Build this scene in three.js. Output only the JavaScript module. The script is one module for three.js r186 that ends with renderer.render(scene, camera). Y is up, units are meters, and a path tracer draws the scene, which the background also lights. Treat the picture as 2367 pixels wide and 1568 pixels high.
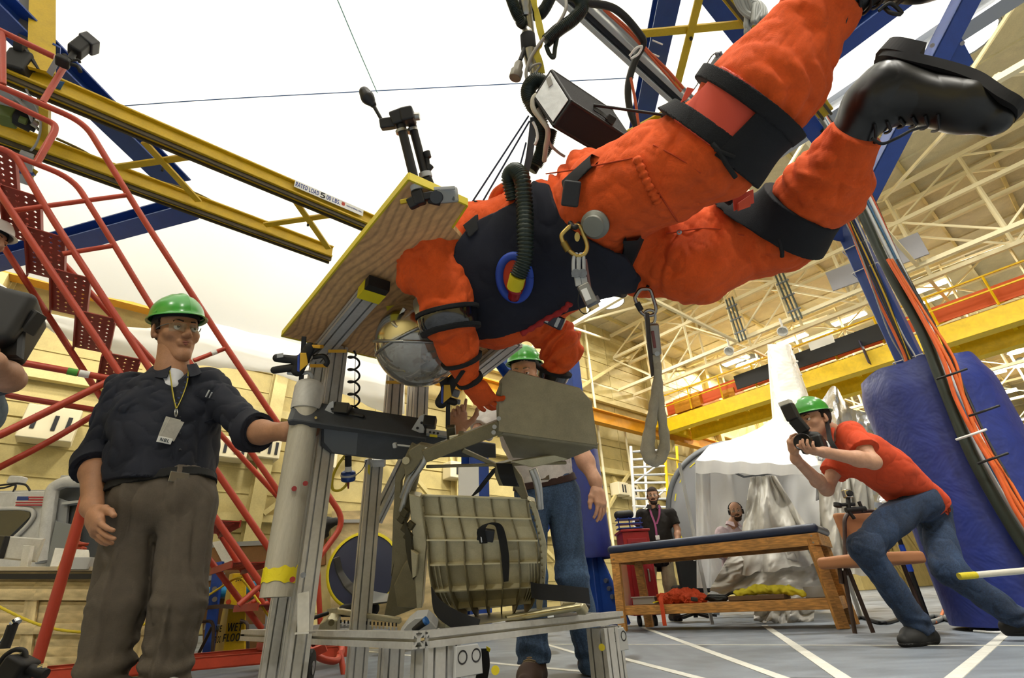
import * as THREE from 'three';
import { mergeGeometries, toCreasedNormals } from 'three/addons/utils/BufferGeometryUtils.js';
import { RoundedBoxGeometry } from 'three/addons/geometries/RoundedBoxGeometry.js';
import { ImprovedNoise } from 'three/addons/math/ImprovedNoise.js';
import { FontLoader } from 'three/addons/loaders/FontLoader.js';
import { RectAreaLightUniformsLib } from 'three/addons/lights/RectAreaLightUniformsLib.js';
RectAreaLightUniformsLib.init();

// ---------- camera, exposure, light ----------
const scene = new THREE.Scene();
const renderer = new THREE.WebGLRenderer({ antialias: true });
renderer.toneMapping = THREE.LinearToneMapping;
renderer.toneMappingExposure = 1.85;
renderer.shadowMap.enabled = true;
scene.background = new THREE.Color(0x0a0a0c);
const IW = 2367, IH = 1568, FOC = 1140, PITCH = THREE.MathUtils.degToRad(28.1), ROLL = THREE.MathUtils.degToRad(-2.9), EYE = 0.34;
const camera = new THREE.PerspectiveCamera(2 * Math.atan(IH / 2 / FOC) * 180 / Math.PI, IW / IH, 0.05, 200);
camera.rotation.order = 'YXZ';
camera.position.set(0, EYE, 0);
camera.rotation.set(PITCH, 0, ROLL);
camera.updateMatrixWorld(true);

const V = (x, y, z) => new THREE.Vector3(x, y, z);
const CX = V(1, 0, 0).applyQuaternion(camera.quaternion), CY = V(0, 1, 0).applyQuaternion(camera.quaternion), CZ = V(0, 0, -1).applyQuaternion(camera.quaternion);
// surveying: a sight line of the photograph, met at a depth, at a height or on an upright plane of the hall
const ray = (px, py) => CZ.clone().addScaledVector(CX, (px - IW / 2) / FOC).addScaledVector(CY, -(py - IH / 2) / FOC);
const at = (px, py, z) => ray(px, py).multiplyScalar(z).add(V(0, EYE, 0));
const hy = (px, py, y) => { const d = ray(px, py); return d.multiplyScalar((y - EYE) / d.y).add(V(0, EYE, 0)); };
const AZ = THREE.MathUtils.degToRad(-40.3);
const DA = V(Math.sin(AZ), 0, -Math.cos(AZ)), DB = V(Math.cos(AZ), 0, Math.sin(AZ)), UP = V(0, 1, 0);   // the two axes of the hall
const DBf = V(Math.sin(AZ + Math.PI / 2), 0, -Math.cos(AZ + Math.PI / 2));
const W = (a, b, y) => V(0, y, 0).addScaledVector(DA, a).addScaledVector(DBf, b);
const aOf = p => p.dot(DA), bOf = p => p.dot(DBf);
const onA = (px, py, a) => { const d = ray(px, py); return d.multiplyScalar(a / d.dot(DA)).add(V(0, EYE, 0)); };
const onB = (px, py, b) => { const d = ray(px, py); return d.multiplyScalar(b / d.dot(DBf)).add(V(0, EYE, 0)); };
const mid = (p, q, t = .5) => p.clone().lerp(q, t);

let seed = 7;
const rnd = () => { seed = (seed * 16807) % 2147483647; return seed / 2147483647; };
const rr = (a, b) => a + (b - a) * rnd();
const noise = new ImprovedNoise();
const nz = (x, y, z) => noise.noise(x + 31.7, y + 11.3, z + 57.9);
const fbm = (x, y, z) => nz(x, y, z) + .5 * nz(x * 2.1, y * 2.1, z * 2.1) + .25 * nz(x * 4.3, y * 4.3, z * 4.3);
const sst = (a, b, x) => { const t = Math.min(1, Math.max(0, (x - a) / (b - a))); return t * t * (3 - 2 * t); };

// ---------- textures and materials ----------
function tex(n, fn, srgb = true, ch = 4) {
  const d = new Uint8Array(n * n * 4);
  for (let y = 0; y < n; y++) for (let x = 0; x < n; x++) {
    const c = fn(x / n, y / n), i = (y * n + x) * 4;
    if (typeof c === 'number') d[i] = d[i + 1] = d[i + 2] = Math.max(0, Math.min(255, c * 255));
    else for (let k = 0; k < 3; k++) d[i + k] = Math.max(0, Math.min(255, c[k] * 255));
    d[i + 3] = 255;
  }
  const t = new THREE.DataTexture(d, n, n); t.wrapS = t.wrapT = THREE.RepeatWrapping; t.magFilter = THREE.LinearFilter; t.minFilter = THREE.LinearMipmapLinearFilter; t.generateMipmaps = true;
  if (srgb) t.colorSpace = THREE.SRGBColorSpace; t.needsUpdate = true; return t;
}
// periodic noise on the unit square
const pn = (u, v, f, s = 0) => { const A = u * 6.28318, B = v * 6.28318, R = f / 6.28318; return noise.noise(Math.cos(A) * R + s + 9, Math.sin(A) * R + 3.3 + Math.cos(B) * R, Math.sin(B) * R + s * 1.7 + 5); };
const reps = new Map();
const rep = (t, s, s2 = s) => { const k = t.uuid + s + '/' + s2; if (!reps.has(k)) { const c = t.clone(); c.repeat.set(s, s2); c.needsUpdate = true; reps.set(k, c); } return reps.get(k); };
const T = {};
T.grain = tex(128, (u, v) => .5 + .5 * (rnd() - .5), false);
T.blotch = tex(128, (u, v) => .5 + .6 * pn(u, v, 3) + .35 * pn(u, v, 8, 4) + .2 * pn(u, v, 21, 9), false);
T.weave = tex(64, (u, v) => .5 + .25 * Math.sin(u * 6.28318 * 16) + .25 * Math.sin(v * 6.28318 * 16) + .2 * (rnd() - .5), false);
T.twill = tex(64, (u, v) => .5 + .35 * Math.sin((u + v) * 6.28318 * 12) + .3 * (rnd() - .5), false);
T.spot = tex(128, (u, v) => { const k = 1.06 + .07 * pn(u, v, 4) + .05 * pn(u, v, 13, 5) + .06 * (rnd() - .5); return [.86 * k, .86 * k, .86 * k]; });
T.ply = tex(512, (u, v) => {
  const w = v * 26 + 2.6 * pn(u, v, 2.2, 2) + .5 * pn(u, v, 6, 1), g = pn(u * .4, v, 70, 3);
  const k = 1 - .17 * Math.pow(Math.abs(Math.sin(w * 3.14159)), 7) + .07 * pn(u, v, 4, 8) + .1 * g + .06 * (rnd() - .5); return [.8 * k, .63 * k, .43 * k];
});
T.pine = tex(256, (u, v) => {
  const w = v * 7 + .5 * pn(u, v, 2, 6), r = w - Math.floor(w), k = .86 + .16 * Math.sin(r * 6.28) * .5 + .12 * pn(u * .3, v, 40, 3) + .05 * (rnd() - .5); return [.93 * k, .84 * k, .63 * k];
});
T.oak = tex(256, (u, v) => { const k = .8 + .22 * pn(u * .2, v, 50, 3) + .14 * pn(u, v, 5, 7) + .08 * (rnd() - .5); return [.84 * k, .6 * k, .31 * k]; });
T.denim = tex(128, (u, v) => { const k = .8 + .25 * pn(u, v, 4, 3) + .35 * (rnd() - .5) * (Math.sin((u + v) * 201) > 0 ? 1 : .5); return [.36 * k, .47 * k, .6 * k]; });
T.brush = tex(128, (u, v) => .45 + .25 * noise.noise(u * 3, v * 90, 4.5) + .2 * (rnd() - .5), false);
T.conc = tex(512, (u, v) => {
  let k = .9 + .16 * pn(u, v, 4) + .13 * pn(u, v, 11, 3) + .1 * pn(u, v, 33, 8) + .05 * (rnd() - .5); const st = pn(u, v, 9, 14); if (st > .28) k *= 1 - .35 * sst(.28, .42, st); return [.6 * k, .63 * k, .665 * k];
});
const cache = new Map();
function mat(color, rough = .6, metal = 0, o = {}) {
  const key = JSON.stringify([color, rough, metal, Object.entries(o).map(([k, v]) => [k, v && v.uuid ? v.uuid : v])]);
  if (cache.has(key)) return cache.get(key);
  const P = o.transmission || o.clearcoat || o.sheen || o.ior ? THREE.MeshPhysicalMaterial : THREE.MeshStandardMaterial;
  const m = new P({ color, roughness: rough, metalness: metal, side: THREE.DoubleSide, ...o });
  cache.set(key, m); return m;
}
const fab = (c, s = 60, b = .0006, map = T.spot) => mat(c, .95, 0, { map: rep(map, 3), bumpMap: rep(T.weave, s), bumpScale: b });
const paint = (c, r = .45, m = 0) => mat(c, r, m, { map: T.spot, bumpMap: T.blotch, bumpScale: .001 });

// ---------- geometry ----------
const M4 = () => new THREE.Matrix4();
// uv in metres from the face direction
function boxUV(g) {
  const p = g.attributes.position, n = g.attributes.normal, uv = new Float32Array(p.count * 2);
  for (let i = 0; i < p.count; i++) {
    const ax = Math.abs(n.getX(i)), ay = Math.abs(n.getY(i)), az = Math.abs(n.getZ(i)), x = p.getX(i), y = p.getY(i), z = p.getZ(i);
    if (ay >= ax && ay >= az) { uv[2 * i] = x; uv[2 * i + 1] = z; } else if (ax > az) { uv[2 * i] = z; uv[2 * i + 1] = y; } else { uv[2 * i] = x; uv[2 * i + 1] = y; }
  }
  g.setAttribute('uv', new THREE.BufferAttribute(uv, 2)); return g;
}
function bx(w, h, d, r = 0) {
  if (r <= 0) return boxUV(new THREE.BoxGeometry(w, h, d));
  return boxUV(new RoundedBoxGeometry(w, h, d, 1, Math.min(r, w / 2.01, h / 2.01, d / 2.01)));
}
// frame: matrix with z along q-p, y near up
function frame(p, z, up = UP) {
  z = z.clone().normalize(); let x = up.clone().cross(z); if (x.lengthSq() < 1e-6) x = V(1, 0, 0).cross(z); if (x.lengthSq() < 1e-6) x = V(0, 0, 1).cross(z); x.normalize(); const y = z.clone().cross(x);
  return M4().makeBasis(x, y, z).setPosition(p);
}
const beam = (p, q, w, h, up = UP, r = 0) => { const L = p.distanceTo(q); return bx(w, h, L, r).applyMatrix4(frame(mid(p, q), q.clone().sub(p), up)); };
// I-section
function ibeam(p, q, w, h, t, up = UP) {
  const L = p.distanceTo(q), a = bx(w, t, L).translate(0, h / 2 - t / 2, 0), b = bx(w, t, L).translate(0, -h / 2 + t / 2, 0), c = bx(t, h - 2 * t, L);
  return mg(a, b, c).applyMatrix4(frame(mid(p, q), q.clone().sub(p), up));
}
const channel = (p, q, w, h, t, up = UP) => { const L = p.distanceTo(q); return mg(bx(t, h, L).translate(-w / 2 + t / 2, 0, 0), bx(w, t, L).translate(0, h / 2 - t / 2, 0), bx(w, t, L).translate(0, -h / 2 + t / 2, 0)).applyMatrix4(frame(mid(p, q), q.clone().sub(p), up)); };
function cyl(p, q, r1, r2 = r1, n = 16, open = false) {
  const L = p.distanceTo(q), g = new THREE.CylinderGeometry(r2, r1, L, n, 1, open).rotateX(Math.PI / 2); return g.applyMatrix4(frame(mid(p, q), q.clone().sub(p)));
}
const poly = pts => { const c = new THREE.CurvePath(); for (let i = 0; i + 1 < pts.length; i++) c.add(new THREE.LineCurve3(pts[i], pts[i + 1])); return c; };
const tube = (pts, r, n = 8, seg = 0, closed = false) => new THREE.TubeGeometry(new THREE.CatmullRomCurve3(pts, closed, 'centripetal'), seg || Math.max(8, pts.length * 6), r, n, closed);
// bent pipe with rounded corners
function pipe(pts, r, bend = .08, n = 10) {
  const out = [];
  pts.forEach((p, i) => {
    if (i === 0 || i === pts.length - 1) { out.push(p); return; }
    const a = pts[i - 1], b = pts[i + 1], k = Math.min(bend, p.distanceTo(a) * .45, p.distanceTo(b) * .45), s = p.clone().addScaledVector(a.clone().sub(p).normalize(), k), e = p.clone().addScaledVector(b.clone().sub(p).normalize(), k);
    for (let t = 0; t <= 6; t++) { const u = t / 6; out.push(s.clone().multiplyScalar((1 - u) * (1 - u)).addScaledVector(p, 2 * u * (1 - u)).addScaledVector(e, u * u)); }
  });
  return sweep(out, r, n);
}
// tube along a polyline, radius may be a function of (t, index)
function sweep(pts, r, n = 8, cap = true) {
  const N = pts.length, pos = [], uv = [], idx = []; let up = V(.31, .9, .2), len = 0;
  for (let i = 0; i < N; i++) {
    const t = pts[Math.min(N - 1, i + 1)].clone().sub(pts[Math.max(0, i - 1)]).normalize(); let x = up.clone().addScaledVector(t, -up.dot(t)); if (x.lengthSq() < 1e-8) x = V(1, 0, 0).cross(t); x.normalize(); up = x; const y = t.clone().cross(x);
    if (i) len += pts[i].distanceTo(pts[i - 1]);
    const R = typeof r === 'function' ? r(i / (N - 1), i) : r;
    for (let k = 0; k <= n; k++) { const a = k / n * Math.PI * 2, p = pts[i].clone().addScaledVector(x, Math.cos(a) * R).addScaledVector(y, Math.sin(a) * R); pos.push(p.x, p.y, p.z); uv.push(k / n * R * 6.28, len); }
  }
  const w = n + 1; for (let i = 0; i + 1 < N; i++) for (let k = 0; k < n; k++) { const a = i * w + k; idx.push(a, a + 1, a + w, a + 1, a + w + 1, a + w); }
  if (cap) for (const [i, f] of [[0, 1], [N - 1, 0]]) { const c = pos.length / 3; pos.push(pts[i].x, pts[i].y, pts[i].z); uv.push(0, 0); for (let k = 0; k < n; k++) { const a = i * w + k; f ? idx.push(c, a + 1, a) : idx.push(c, a, a + 1); } }
  return geo(pos, idx, uv);
}
function geo(pos, idx, uv) {
  const g = new THREE.BufferGeometry(); g.setAttribute('position', new THREE.Float32BufferAttribute(pos, 3)); if (idx) g.setIndex(idx);
  g.setAttribute('uv', new THREE.Float32BufferAttribute(uv || new Array(pos.length / 3 * 2).fill(0), 2)); g.computeVertexNormals(); return g;
}
// flat strip (webbing) through points, with a width direction per point, and thickness
function strap(pts, wid, dirs, th = .003) {
  const c = pts.length > 2 ? new THREE.CatmullRomCurve3(pts, false, 'centripetal') : poly(pts), N = Math.max(2, pts.length * 6), grid = [];
  const P = i => c.getPoint(i / N);
  return slab((u, v) => { const p = c.getPoint(u), f = u * (dirs.length - 1), k = Math.min(dirs.length - 2, Math.floor(f)), d = dirs.length > 1 ? dirs[k].clone().lerp(dirs[k + 1], f - k) : dirs[0].clone(); return p.addScaledVector(d.normalize(), (v - .5) * wid); }, N, 1, th);
}
// a sheet given by a function of (u, v), with real thickness
function slab(fn, nu, nv, th) {
  const P = [], pos = [], uv = [], idx = [];
  for (let i = 0; i <= nu; i++) for (let j = 0; j <= nv; j++) P.push(fn(i / nu, j / nv));
  const w = nv + 1, G = (i, j) => P[Math.max(0, Math.min(nu, i)) * w + Math.max(0, Math.min(nv, j))];
  let Lu = 0, Lv = 0; for (let i = 0; i < nu; i++) Lu += G(i, 0).distanceTo(G(i + 1, 0)); for (let j = 0; j < nv; j++) Lv += G(0, j).distanceTo(G(0, j + 1));
  for (const s of [.5, -.5]) for (let i = 0; i <= nu; i++) for (let j = 0; j <= nv; j++) {
    const n = G(i + 1, j).clone().sub(G(i - 1, j)).cross(G(i, j + 1).clone().sub(G(i, j - 1))).normalize(), p = G(i, j).clone().addScaledVector(n, s * th); pos.push(p.x, p.y, p.z); uv.push(i / nu * Lu, j / nv * Lv);
  }
  const o = (nu + 1) * w;
  for (let i = 0; i < nu; i++) for (let j = 0; j < nv; j++) { const a = i * w + j, b = a + w; idx.push(a, b, a + 1, a + 1, b, b + 1, o + a, o + a + 1, o + b, o + a + 1, o + b + 1, o + b); }
  const side = (a, b) => { const k = pos.length / 3; for (const q of [a, b, o + a, o + b]) { pos.push(pos[q * 3], pos[q * 3 + 1], pos[q * 3 + 2]); uv.push(uv[q * 2], uv[q * 2 + 1]); } idx.push(k, k + 1, k + 2, k + 1, k + 3, k + 2); };
  for (let i = 0; i < nu; i++) { side(i * w, i * w + w); side(i * w + nv, i * w + w + nv); } for (let j = 0; j < nv; j++) { side(j, j + 1); side(nu * w + j, nu * w + j + 1); }
  return geo(pos, idx, uv);
}
function mg(...gs) {
  gs = gs.flat(3).filter(Boolean).map(g => { g = g.index ? g.toNonIndexed() : g; for (const k of Object.keys(g.attributes)) if (!['position', 'normal', 'uv'].includes(k)) g.deleteAttribute(k); if (!g.attributes.uv) boxUV(g); return g; });
  return gs.length === 1 ? gs[0] : mergeGeometries(gs);
}
// extrusion of a 2D outline with a small bevel
function ext(pts, depth, bev = .002, holes = []) {
  const s = new THREE.Shape(pts.map(p => new THREE.Vector2(p[0], p[1]))); for (const h of holes) s.holes.push(new THREE.Path(h.map(p => new THREE.Vector2(p[0], p[1]))));
  return boxUV(new THREE.ExtrudeGeometry(s, { depth: depth - 2 * bev, bevelEnabled: bev > 0, bevelSize: bev, bevelThickness: bev, bevelSegments: 1, curveSegments: 10, bevelOffset: -bev }).translate(0, 0, bev));
}
const lathe = (prof, n = 24) => new THREE.LatheGeometry(prof.map(p => new THREE.Vector2(Math.max(1e-4, p[0]), p[1])), n);
// turned profile along p->q, heights in metres from p
const turned = (p, q, prof, n = 20) => lathe(prof, n).rotateX(Math.PI / 2).applyMatrix4(frame(p, q.clone().sub(p)));
// a plate on world corners (convex or not), thickened along its normal
function plate(ps, th, bev = .001, holes = []) {
  const n = ps[1].clone().sub(ps[0]).cross(ps[2].clone().sub(ps[0])).normalize(), x = ps[1].clone().sub(ps[0]).normalize(), y = n.clone().cross(x), o = ps[0], f = p => { const d = p.clone().sub(o); return [d.dot(x), d.dot(y)]; };
  return ext(ps.map(f), th, bev, holes.map(h => h.map(f))).applyMatrix4(M4().makeBasis(x, y, n).setPosition(o.clone().addScaledVector(n, -th / 2)));
}

// ---------- objects ----------
const used = new Map();
function numbered(n) { const k = used.get(n) || 0; used.set(n, k + 1); return k ? `${n}_${String(k).padStart(3, '0')}` : n; }
const rootOf = o => { while (o.parent && o.parent !== scene) o = o.parent; return o; };
function thing(name, label, category, pos = V(0, 0, 0), group) {
  const o = new THREE.Group(); o.name = numbered(name); o.position.copy(pos); o.userData = { label, category }; if (group) o.userData.group = group; scene.add(o); return o;
}
// geometry is given in hall coordinates
function part(parent, name, g, m, label) {
  g = mg(g); const r = rootOf(parent); g.translate(-r.position.x, -r.position.y, -r.position.z);
  const o = new THREE.Mesh(g, m); o.name = name; o.castShadow = o.receiveShadow = true; if (label) o.userData.label = label;
  parent.add(o); return o;
}
function single(name, label, category, g, m, group) {
  g = mg(g); g.computeBoundingBox(); const b = g.boundingBox, c = V((b.min.x + b.max.x) / 2, b.min.y, (b.min.z + b.max.z) / 2); g.translate(-c.x, -c.y, -c.z);
  const o = new THREE.Mesh(g, m); o.name = numbered(name); o.position.copy(c); o.castShadow = o.receiveShadow = true; o.userData = { label, category }; if (group) o.userData.group = group; scene.add(o); return o;
}
function struct(name, g, m, parent) {
  g = mg(g); const o = new THREE.Mesh(g, m); o.castShadow = o.receiveShadow = true;
  if (parent) { const r = rootOf(parent); g.translate(-r.position.x, -r.position.y, -r.position.z); o.name = name; parent.add(o); } else { o.name = numbered(name); o.userData = { kind: 'structure' }; scene.add(o); } return o;
}
function sgroup(name, pos = V(0, 0, 0)) { const o = new THREE.Group(); o.name = numbered(name); o.position.copy(pos); o.userData = { kind: 'structure' }; scene.add(o); return o; }
function copyOf(o, pos, turn, label, group) { const c = o.clone(); c.name = numbered(o.name.replace(/_\d+$/, '')); c.userData = { ...o.userData }; if (label) c.userData.label = label; if (group) c.userData.group = group; c.position.copy(pos); if (turn !== undefined) c.rotation.y = turn; scene.add(c); return c; }

// ---------- distance fields, for bodies and cloth ----------
const smin = (a, b, k) => { const h = Math.max(k - Math.abs(a - b), 0) / k; return Math.min(a, b) - h * h * k * .25; };
// tapered capsule; flat = [direction, factor] squashes it along a direction
function cap(a, b, ra, rb = ra, flat) {
  const bx_ = b.x - a.x, by = b.y - a.y, bz = b.z - a.z, L = bx_ * bx_ + by * by + bz * bz + 1e-12; const w = flat && flat[0].clone().normalize(), s = flat ? flat[1] : 1;
  return (x, y, z) => {
    let dx = x - a.x, dy = y - a.y, dz = z - a.z, t = Math.max(0, Math.min(1, (dx * bx_ + dy * by + dz * bz) / L)); dx -= t * bx_; dy -= t * by; dz -= t * bz;
    if (w) { const k = (dx * w.x + dy * w.y + dz * w.z) * (s - 1); dx += w.x * k; dy += w.y * k; dz += w.z * k; }
    return Math.sqrt(dx * dx + dy * dy + dz * dz) - (ra + (rb - ra) * t);
  };
}
const ell = (c, q, rx, ry, rz) => { const inv = q ? q.clone().invert() : null, v = V(0, 0, 0), m = Math.min(rx, ry, rz); return (x, y, z) => { v.set(x - c.x, y - c.y, z - c.z); if (inv) v.applyQuaternion(inv); const k0 = Math.sqrt((v.x / rx) ** 2 + (v.y / ry) ** 2 + (v.z / rz) ** 2), k1 = Math.sqrt((v.x / rx / rx) ** 2 + (v.y / ry / ry) ** 2 + (v.z / rz / rz) ** 2); return k1 < 1e-9 ? -m : k0 * (k0 - 1) / k1; }; };
const rbox = (c, q, hx, hy_, hz, r) => { const inv = q ? q.clone().invert() : null, v = V(0, 0, 0); return (x, y, z) => { v.set(x - c.x, y - c.y, z - c.z); if (inv) v.applyQuaternion(inv); const ax = Math.abs(v.x) - hx + r, ay = Math.abs(v.y) - hy_ + r, az = Math.abs(v.z) - hz + r; return Math.hypot(Math.max(ax, 0), Math.max(ay, 0), Math.max(az, 0)) + Math.min(0, Math.max(ax, ay, az)) - r; }; };
const half = (p, n) => { n = n.clone().normalize(); const d = n.dot(p); return (x, y, z) => x * n.x + y * n.y + z * n.z - d; };   // inside where n points away
const uni = (k, ...fs) => (x, y, z) => { let d = fs[0](x, y, z); for (let i = 1; i < fs.length; i++) d = k > 0 ? smin(d, fs[i](x, y, z), k) : Math.min(d, fs[i](x, y, z)); return d; };
const inter = (...fs) => (x, y, z) => { let d = -1e9; for (const f of fs) d = Math.max(d, f(x, y, z)); return d; };
const off = (f, r) => (x, y, z) => f(x, y, z) - r;
const sub = (f, g) => (x, y, z) => Math.max(f(x, y, z), -g(x, y, z));
const wrinkle = (f, fn, reach = .03) => (x, y, z) => { const d = f(x, y, z); return Math.abs(d) > reach ? d : d + fn(x, y, z); };
// surface nets over the field within a box
function net(f, lo, hi, h, pad = .03) {
  lo = lo.clone().addScalar(-pad); hi = hi.clone().addScalar(pad);
  const nx = Math.ceil((hi.x - lo.x) / h) + 1, ny = Math.ceil((hi.y - lo.y) / h) + 1, nzz = Math.ceil((hi.z - lo.z) / h) + 1, F = new Float32Array(nx * ny * nzz), B = 6, I = (i, j, k) => (k * ny + j) * nx + i;
  for (let k0 = 0; k0 < nzz; k0 += B) for (let j0 = 0; j0 < ny; j0 += B) for (let i0 = 0; i0 < nx; i0 += B) {
    const c = f(lo.x + (i0 + B / 2) * h, lo.y + (j0 + B / 2) * h, lo.z + (k0 + B / 2) * h), far = Math.abs(c) > h * B * 1.25 + .02;
    for (let k = k0; k < Math.min(nzz, k0 + B); k++) for (let j = j0; j < Math.min(ny, j0 + B); j++) for (let i = i0; i < Math.min(nx, i0 + B); i++) F[I(i, j, k)] = far ? c : f(lo.x + i * h, lo.y + j * h, lo.z + k * h);
  }
  const id = new Int32Array(nx * ny * nzz).fill(-1), pos = [], idx = [];
  for (let k = 0; k + 1 < nzz; k++) for (let j = 0; j + 1 < ny; j++) for (let i = 0; i + 1 < nx; i++) {
    const o = I(i, j, k); let m = 0; const q = [o, o + 1, o + nx, o + nx + 1, o + nx * ny, o + nx * ny + 1, o + nx * ny + nx, o + nx * ny + nx + 1]; for (let e = 0; e < 8; e++) if (F[q[e]] < 0) m |= 1 << e; if (!m || m === 255) continue;
    let sx = 0, sy = 0, sz = 0, n = 0;
    for (let a = 0; a < 8; a++) for (let d = 1; d < 8; d <<= 1) { if (a & d) continue; const b = a | d, fa = F[q[a]], fb = F[q[b]]; if ((fa < 0) === (fb < 0)) continue; const t = fa / (fa - fb); sx += (a & 1) + (d === 1 ? t : 0); sy += ((a >> 1) & 1) + (d === 2 ? t : 0); sz += ((a >> 2) & 1) + (d === 4 ? t : 0); n++; }
    id[o] = pos.length / 3; pos.push(lo.x + (i + sx / n) * h, lo.y + (j + sy / n) * h, lo.z + (k + sz / n) * h);
  }
  const quad = (a, b, c, d, fl) => { if (a < 0 || b < 0 || c < 0 || d < 0) return; fl ? idx.push(a, c, b, a, d, c) : idx.push(a, b, c, a, c, d); };
  for (let k = 1; k + 1 < nzz; k++) for (let j = 1; j + 1 < ny; j++) for (let i = 1; i + 1 < nx; i++) {
    const o = I(i, j, k), s = F[o] < 0;
    if (s !== (F[o + 1] < 0)) quad(id[o], id[o - nx], id[o - nx - nx * ny], id[o - nx * ny], !s);
    if (s !== (F[o + nx] < 0)) quad(id[o], id[o - nx * ny], id[o - nx * ny - 1], id[o - 1], !s);
    if (s !== (F[o + nx * ny] < 0)) quad(id[o], id[o - 1], id[o - 1 - nx], id[o - nx], !s);
  }
  // vertices drawn onto the surface
  const nr = new Float32Array(pos.length), e = h * .4;
  for (let it = 0; it < 2; it++) for (let v = 0; v < pos.length; v += 3) {
    const x = pos[v], y = pos[v + 1], z = pos[v + 2], d = f(x, y, z); let gx = f(x + e, y, z) - f(x - e, y, z), gy = f(x, y + e, z) - f(x, y - e, z), gz = f(x, y, z + e) - f(x, y, z - e); const l = Math.hypot(gx, gy, gz) || 1; gx /= l; gy /= l; gz /= l;
    if (it === 0) { const s = Math.max(-h * .5, Math.min(h * .5, d)); pos[v] -= gx * s; pos[v + 1] -= gy * s; pos[v + 2] -= gz * s; } else { nr[v] = gx; nr[v + 1] = gy; nr[v + 2] = gz; }
  }
  const g = new THREE.BufferGeometry(); g.setAttribute('position', new THREE.Float32BufferAttribute(pos, 3)); g.setAttribute('normal', new THREE.BufferAttribute(nr, 3)); g.setIndex(idx);
  const q = g.toNonIndexed(), P = q.attributes.position, Nq = q.attributes.normal, uv = new Float32Array(P.count * 2);
  for (let i = 0; i < P.count; i += 3) { let ax = 0, ay = 0, az = 0; for (let k = 0; k < 3; k++) { ax += Nq.getX(i + k); ay += Nq.getY(i + k); az += Nq.getZ(i + k); } ax = Math.abs(ax); ay = Math.abs(ay); az = Math.abs(az); for (let k = i; k < i + 3; k++) { uv[2 * k] = ax > az && ax > ay ? P.getZ(k) : P.getX(k); uv[2 * k + 1] = ay >= ax && ay >= az ? P.getZ(k) : P.getY(k); } }
  q.setAttribute('uv', new THREE.BufferAttribute(uv, 2)); return q;
}
const boundsOf = (pts, r) => { const b = new THREE.Box3(); pts.forEach(p => b.expandByPoint(p)); b.expandByScalar(r); return [b.min, b.max]; };
// flat lettering on a plate: o = centre, x = reading direction, y = up of the letters
const font = await new FontLoader().loadAsync('fonts/droid/droid_sans_bold.typeface.json');
function letters(s, size, o, x, y, th = .0015, squeeze = 1, fit = 0) {
  const g = new THREE.ExtrudeGeometry(font.generateShapes(s, size), { depth: th, bevelEnabled: false, curveSegments: 3 }); g.computeBoundingBox(); const b = g.boundingBox; g.translate(-(b.min.x + b.max.x) / 2, -(b.min.y + b.max.y) / 2, 0); g.scale(fit ? fit / (b.max.x - b.min.x) : squeeze, 1, 1);
  x = x.clone().normalize(); y = y.clone().addScaledVector(x, -y.dot(x)).normalize(); return boxUV(g.applyMatrix4(M4().makeBasis(x, y, x.clone().cross(y)).setPosition(o)));
}
// ---------- materials of the hall ----------
const K = {};
K.cream = mat('#c8b678', .7, 0, { map: rep(T.spot, .5) });
K.cream2 = mat('#d0bf82', .65, 0, { map: rep(T.spot, .37) });
K.deck = mat('#d9d0ae', .8, 0, { map: rep(T.spot, .4) });
K.truss = mat('#e6dcb8', .6);
K.yel = mat('#d9b416', .5, 0, { map: T.spot });
K.crane = mat('#ffd500', .5, 0, { map: T.spot });
K.amber = mat('#dd9a1e', .6, 0, { map: rep(T.spot, .5) });
K.red = mat('#b8402a', .6);
K.blue = mat('#20469a', .42, 0, { map: rep(T.spot, 1), bumpMap: T.blotch, bumpScale: .001 });
K.pad = mat('#182f86', .5, 0, { map: rep(T.spot, 2), bumpMap: rep(T.blotch, 2), bumpScale: .006, clearcoat: .25, clearcoatRoughness: .45 });
K.black = mat('#0d0d0f', .6); K.rub = mat('#141416', .8); K.dark = mat('#1d1e22', .7);
K.white = mat('#dfdfdc', .5); K.whitew = mat('#d8d6cc', .6, 0, { map: T.spot });
K.grey = mat('#7e8288', .55, 0, { map: T.spot }); K.lgrey = mat('#a9abac', .5);
K.alu = mat('#b9b9b6', .38, .85, { bumpMap: rep(T.brush, 2), bumpScale: .0003 });
K.steel = mat('#9a9a98', .3, .95, { bumpMap: rep(T.brush, 4), bumpScale: .0002 });
K.chrome = mat('#d2d2d2', .14, 1);
K.brass = mat('#b59a58', .3, .9);
K.tape = mat('#d8c713', .55, 0, { bumpMap: rep(T.blotch, 10), bumpScale: .001 });

// ---------- light: high-bay lamps below the roof, and the fittings that carry them ----------
function highBay(p, s, L, label, warm = 1) {
  const o = thing('high_bay_lamp', label, 'lamp', p, undefined);
  part(o, 'housing', mg(turned(p, p.clone().add(V(0, 1, 0)), [[.02, .55], [.16, .5], [.2, .2], [s * .62, .02], [s * .6, .0], [.18, .18]], 18), cyl(p.clone().add(V(0, .5, 0)), p.clone().add(V(0, .8, 0)), .02)), mat('#8b8c8a', .4, .8));
  const g = part(o, 'lens', new THREE.CircleGeometry(s * .58, 20).rotateX(Math.PI / 2).translate(p.x, p.y + .02, p.z), new THREE.MeshStandardMaterial({ color: 0xffffff, emissive: new THREE.Color(1, .97, .9), emissiveIntensity: 6 }));
  const l = new THREE.RectAreaLight(new THREE.Color(1, warm, warm * .9), L, s, s); l.position.set(0, -.03, 0); l.lookAt(0, -5, 0); o.add(l); return o;
}
const LAMPS = [];
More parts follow.
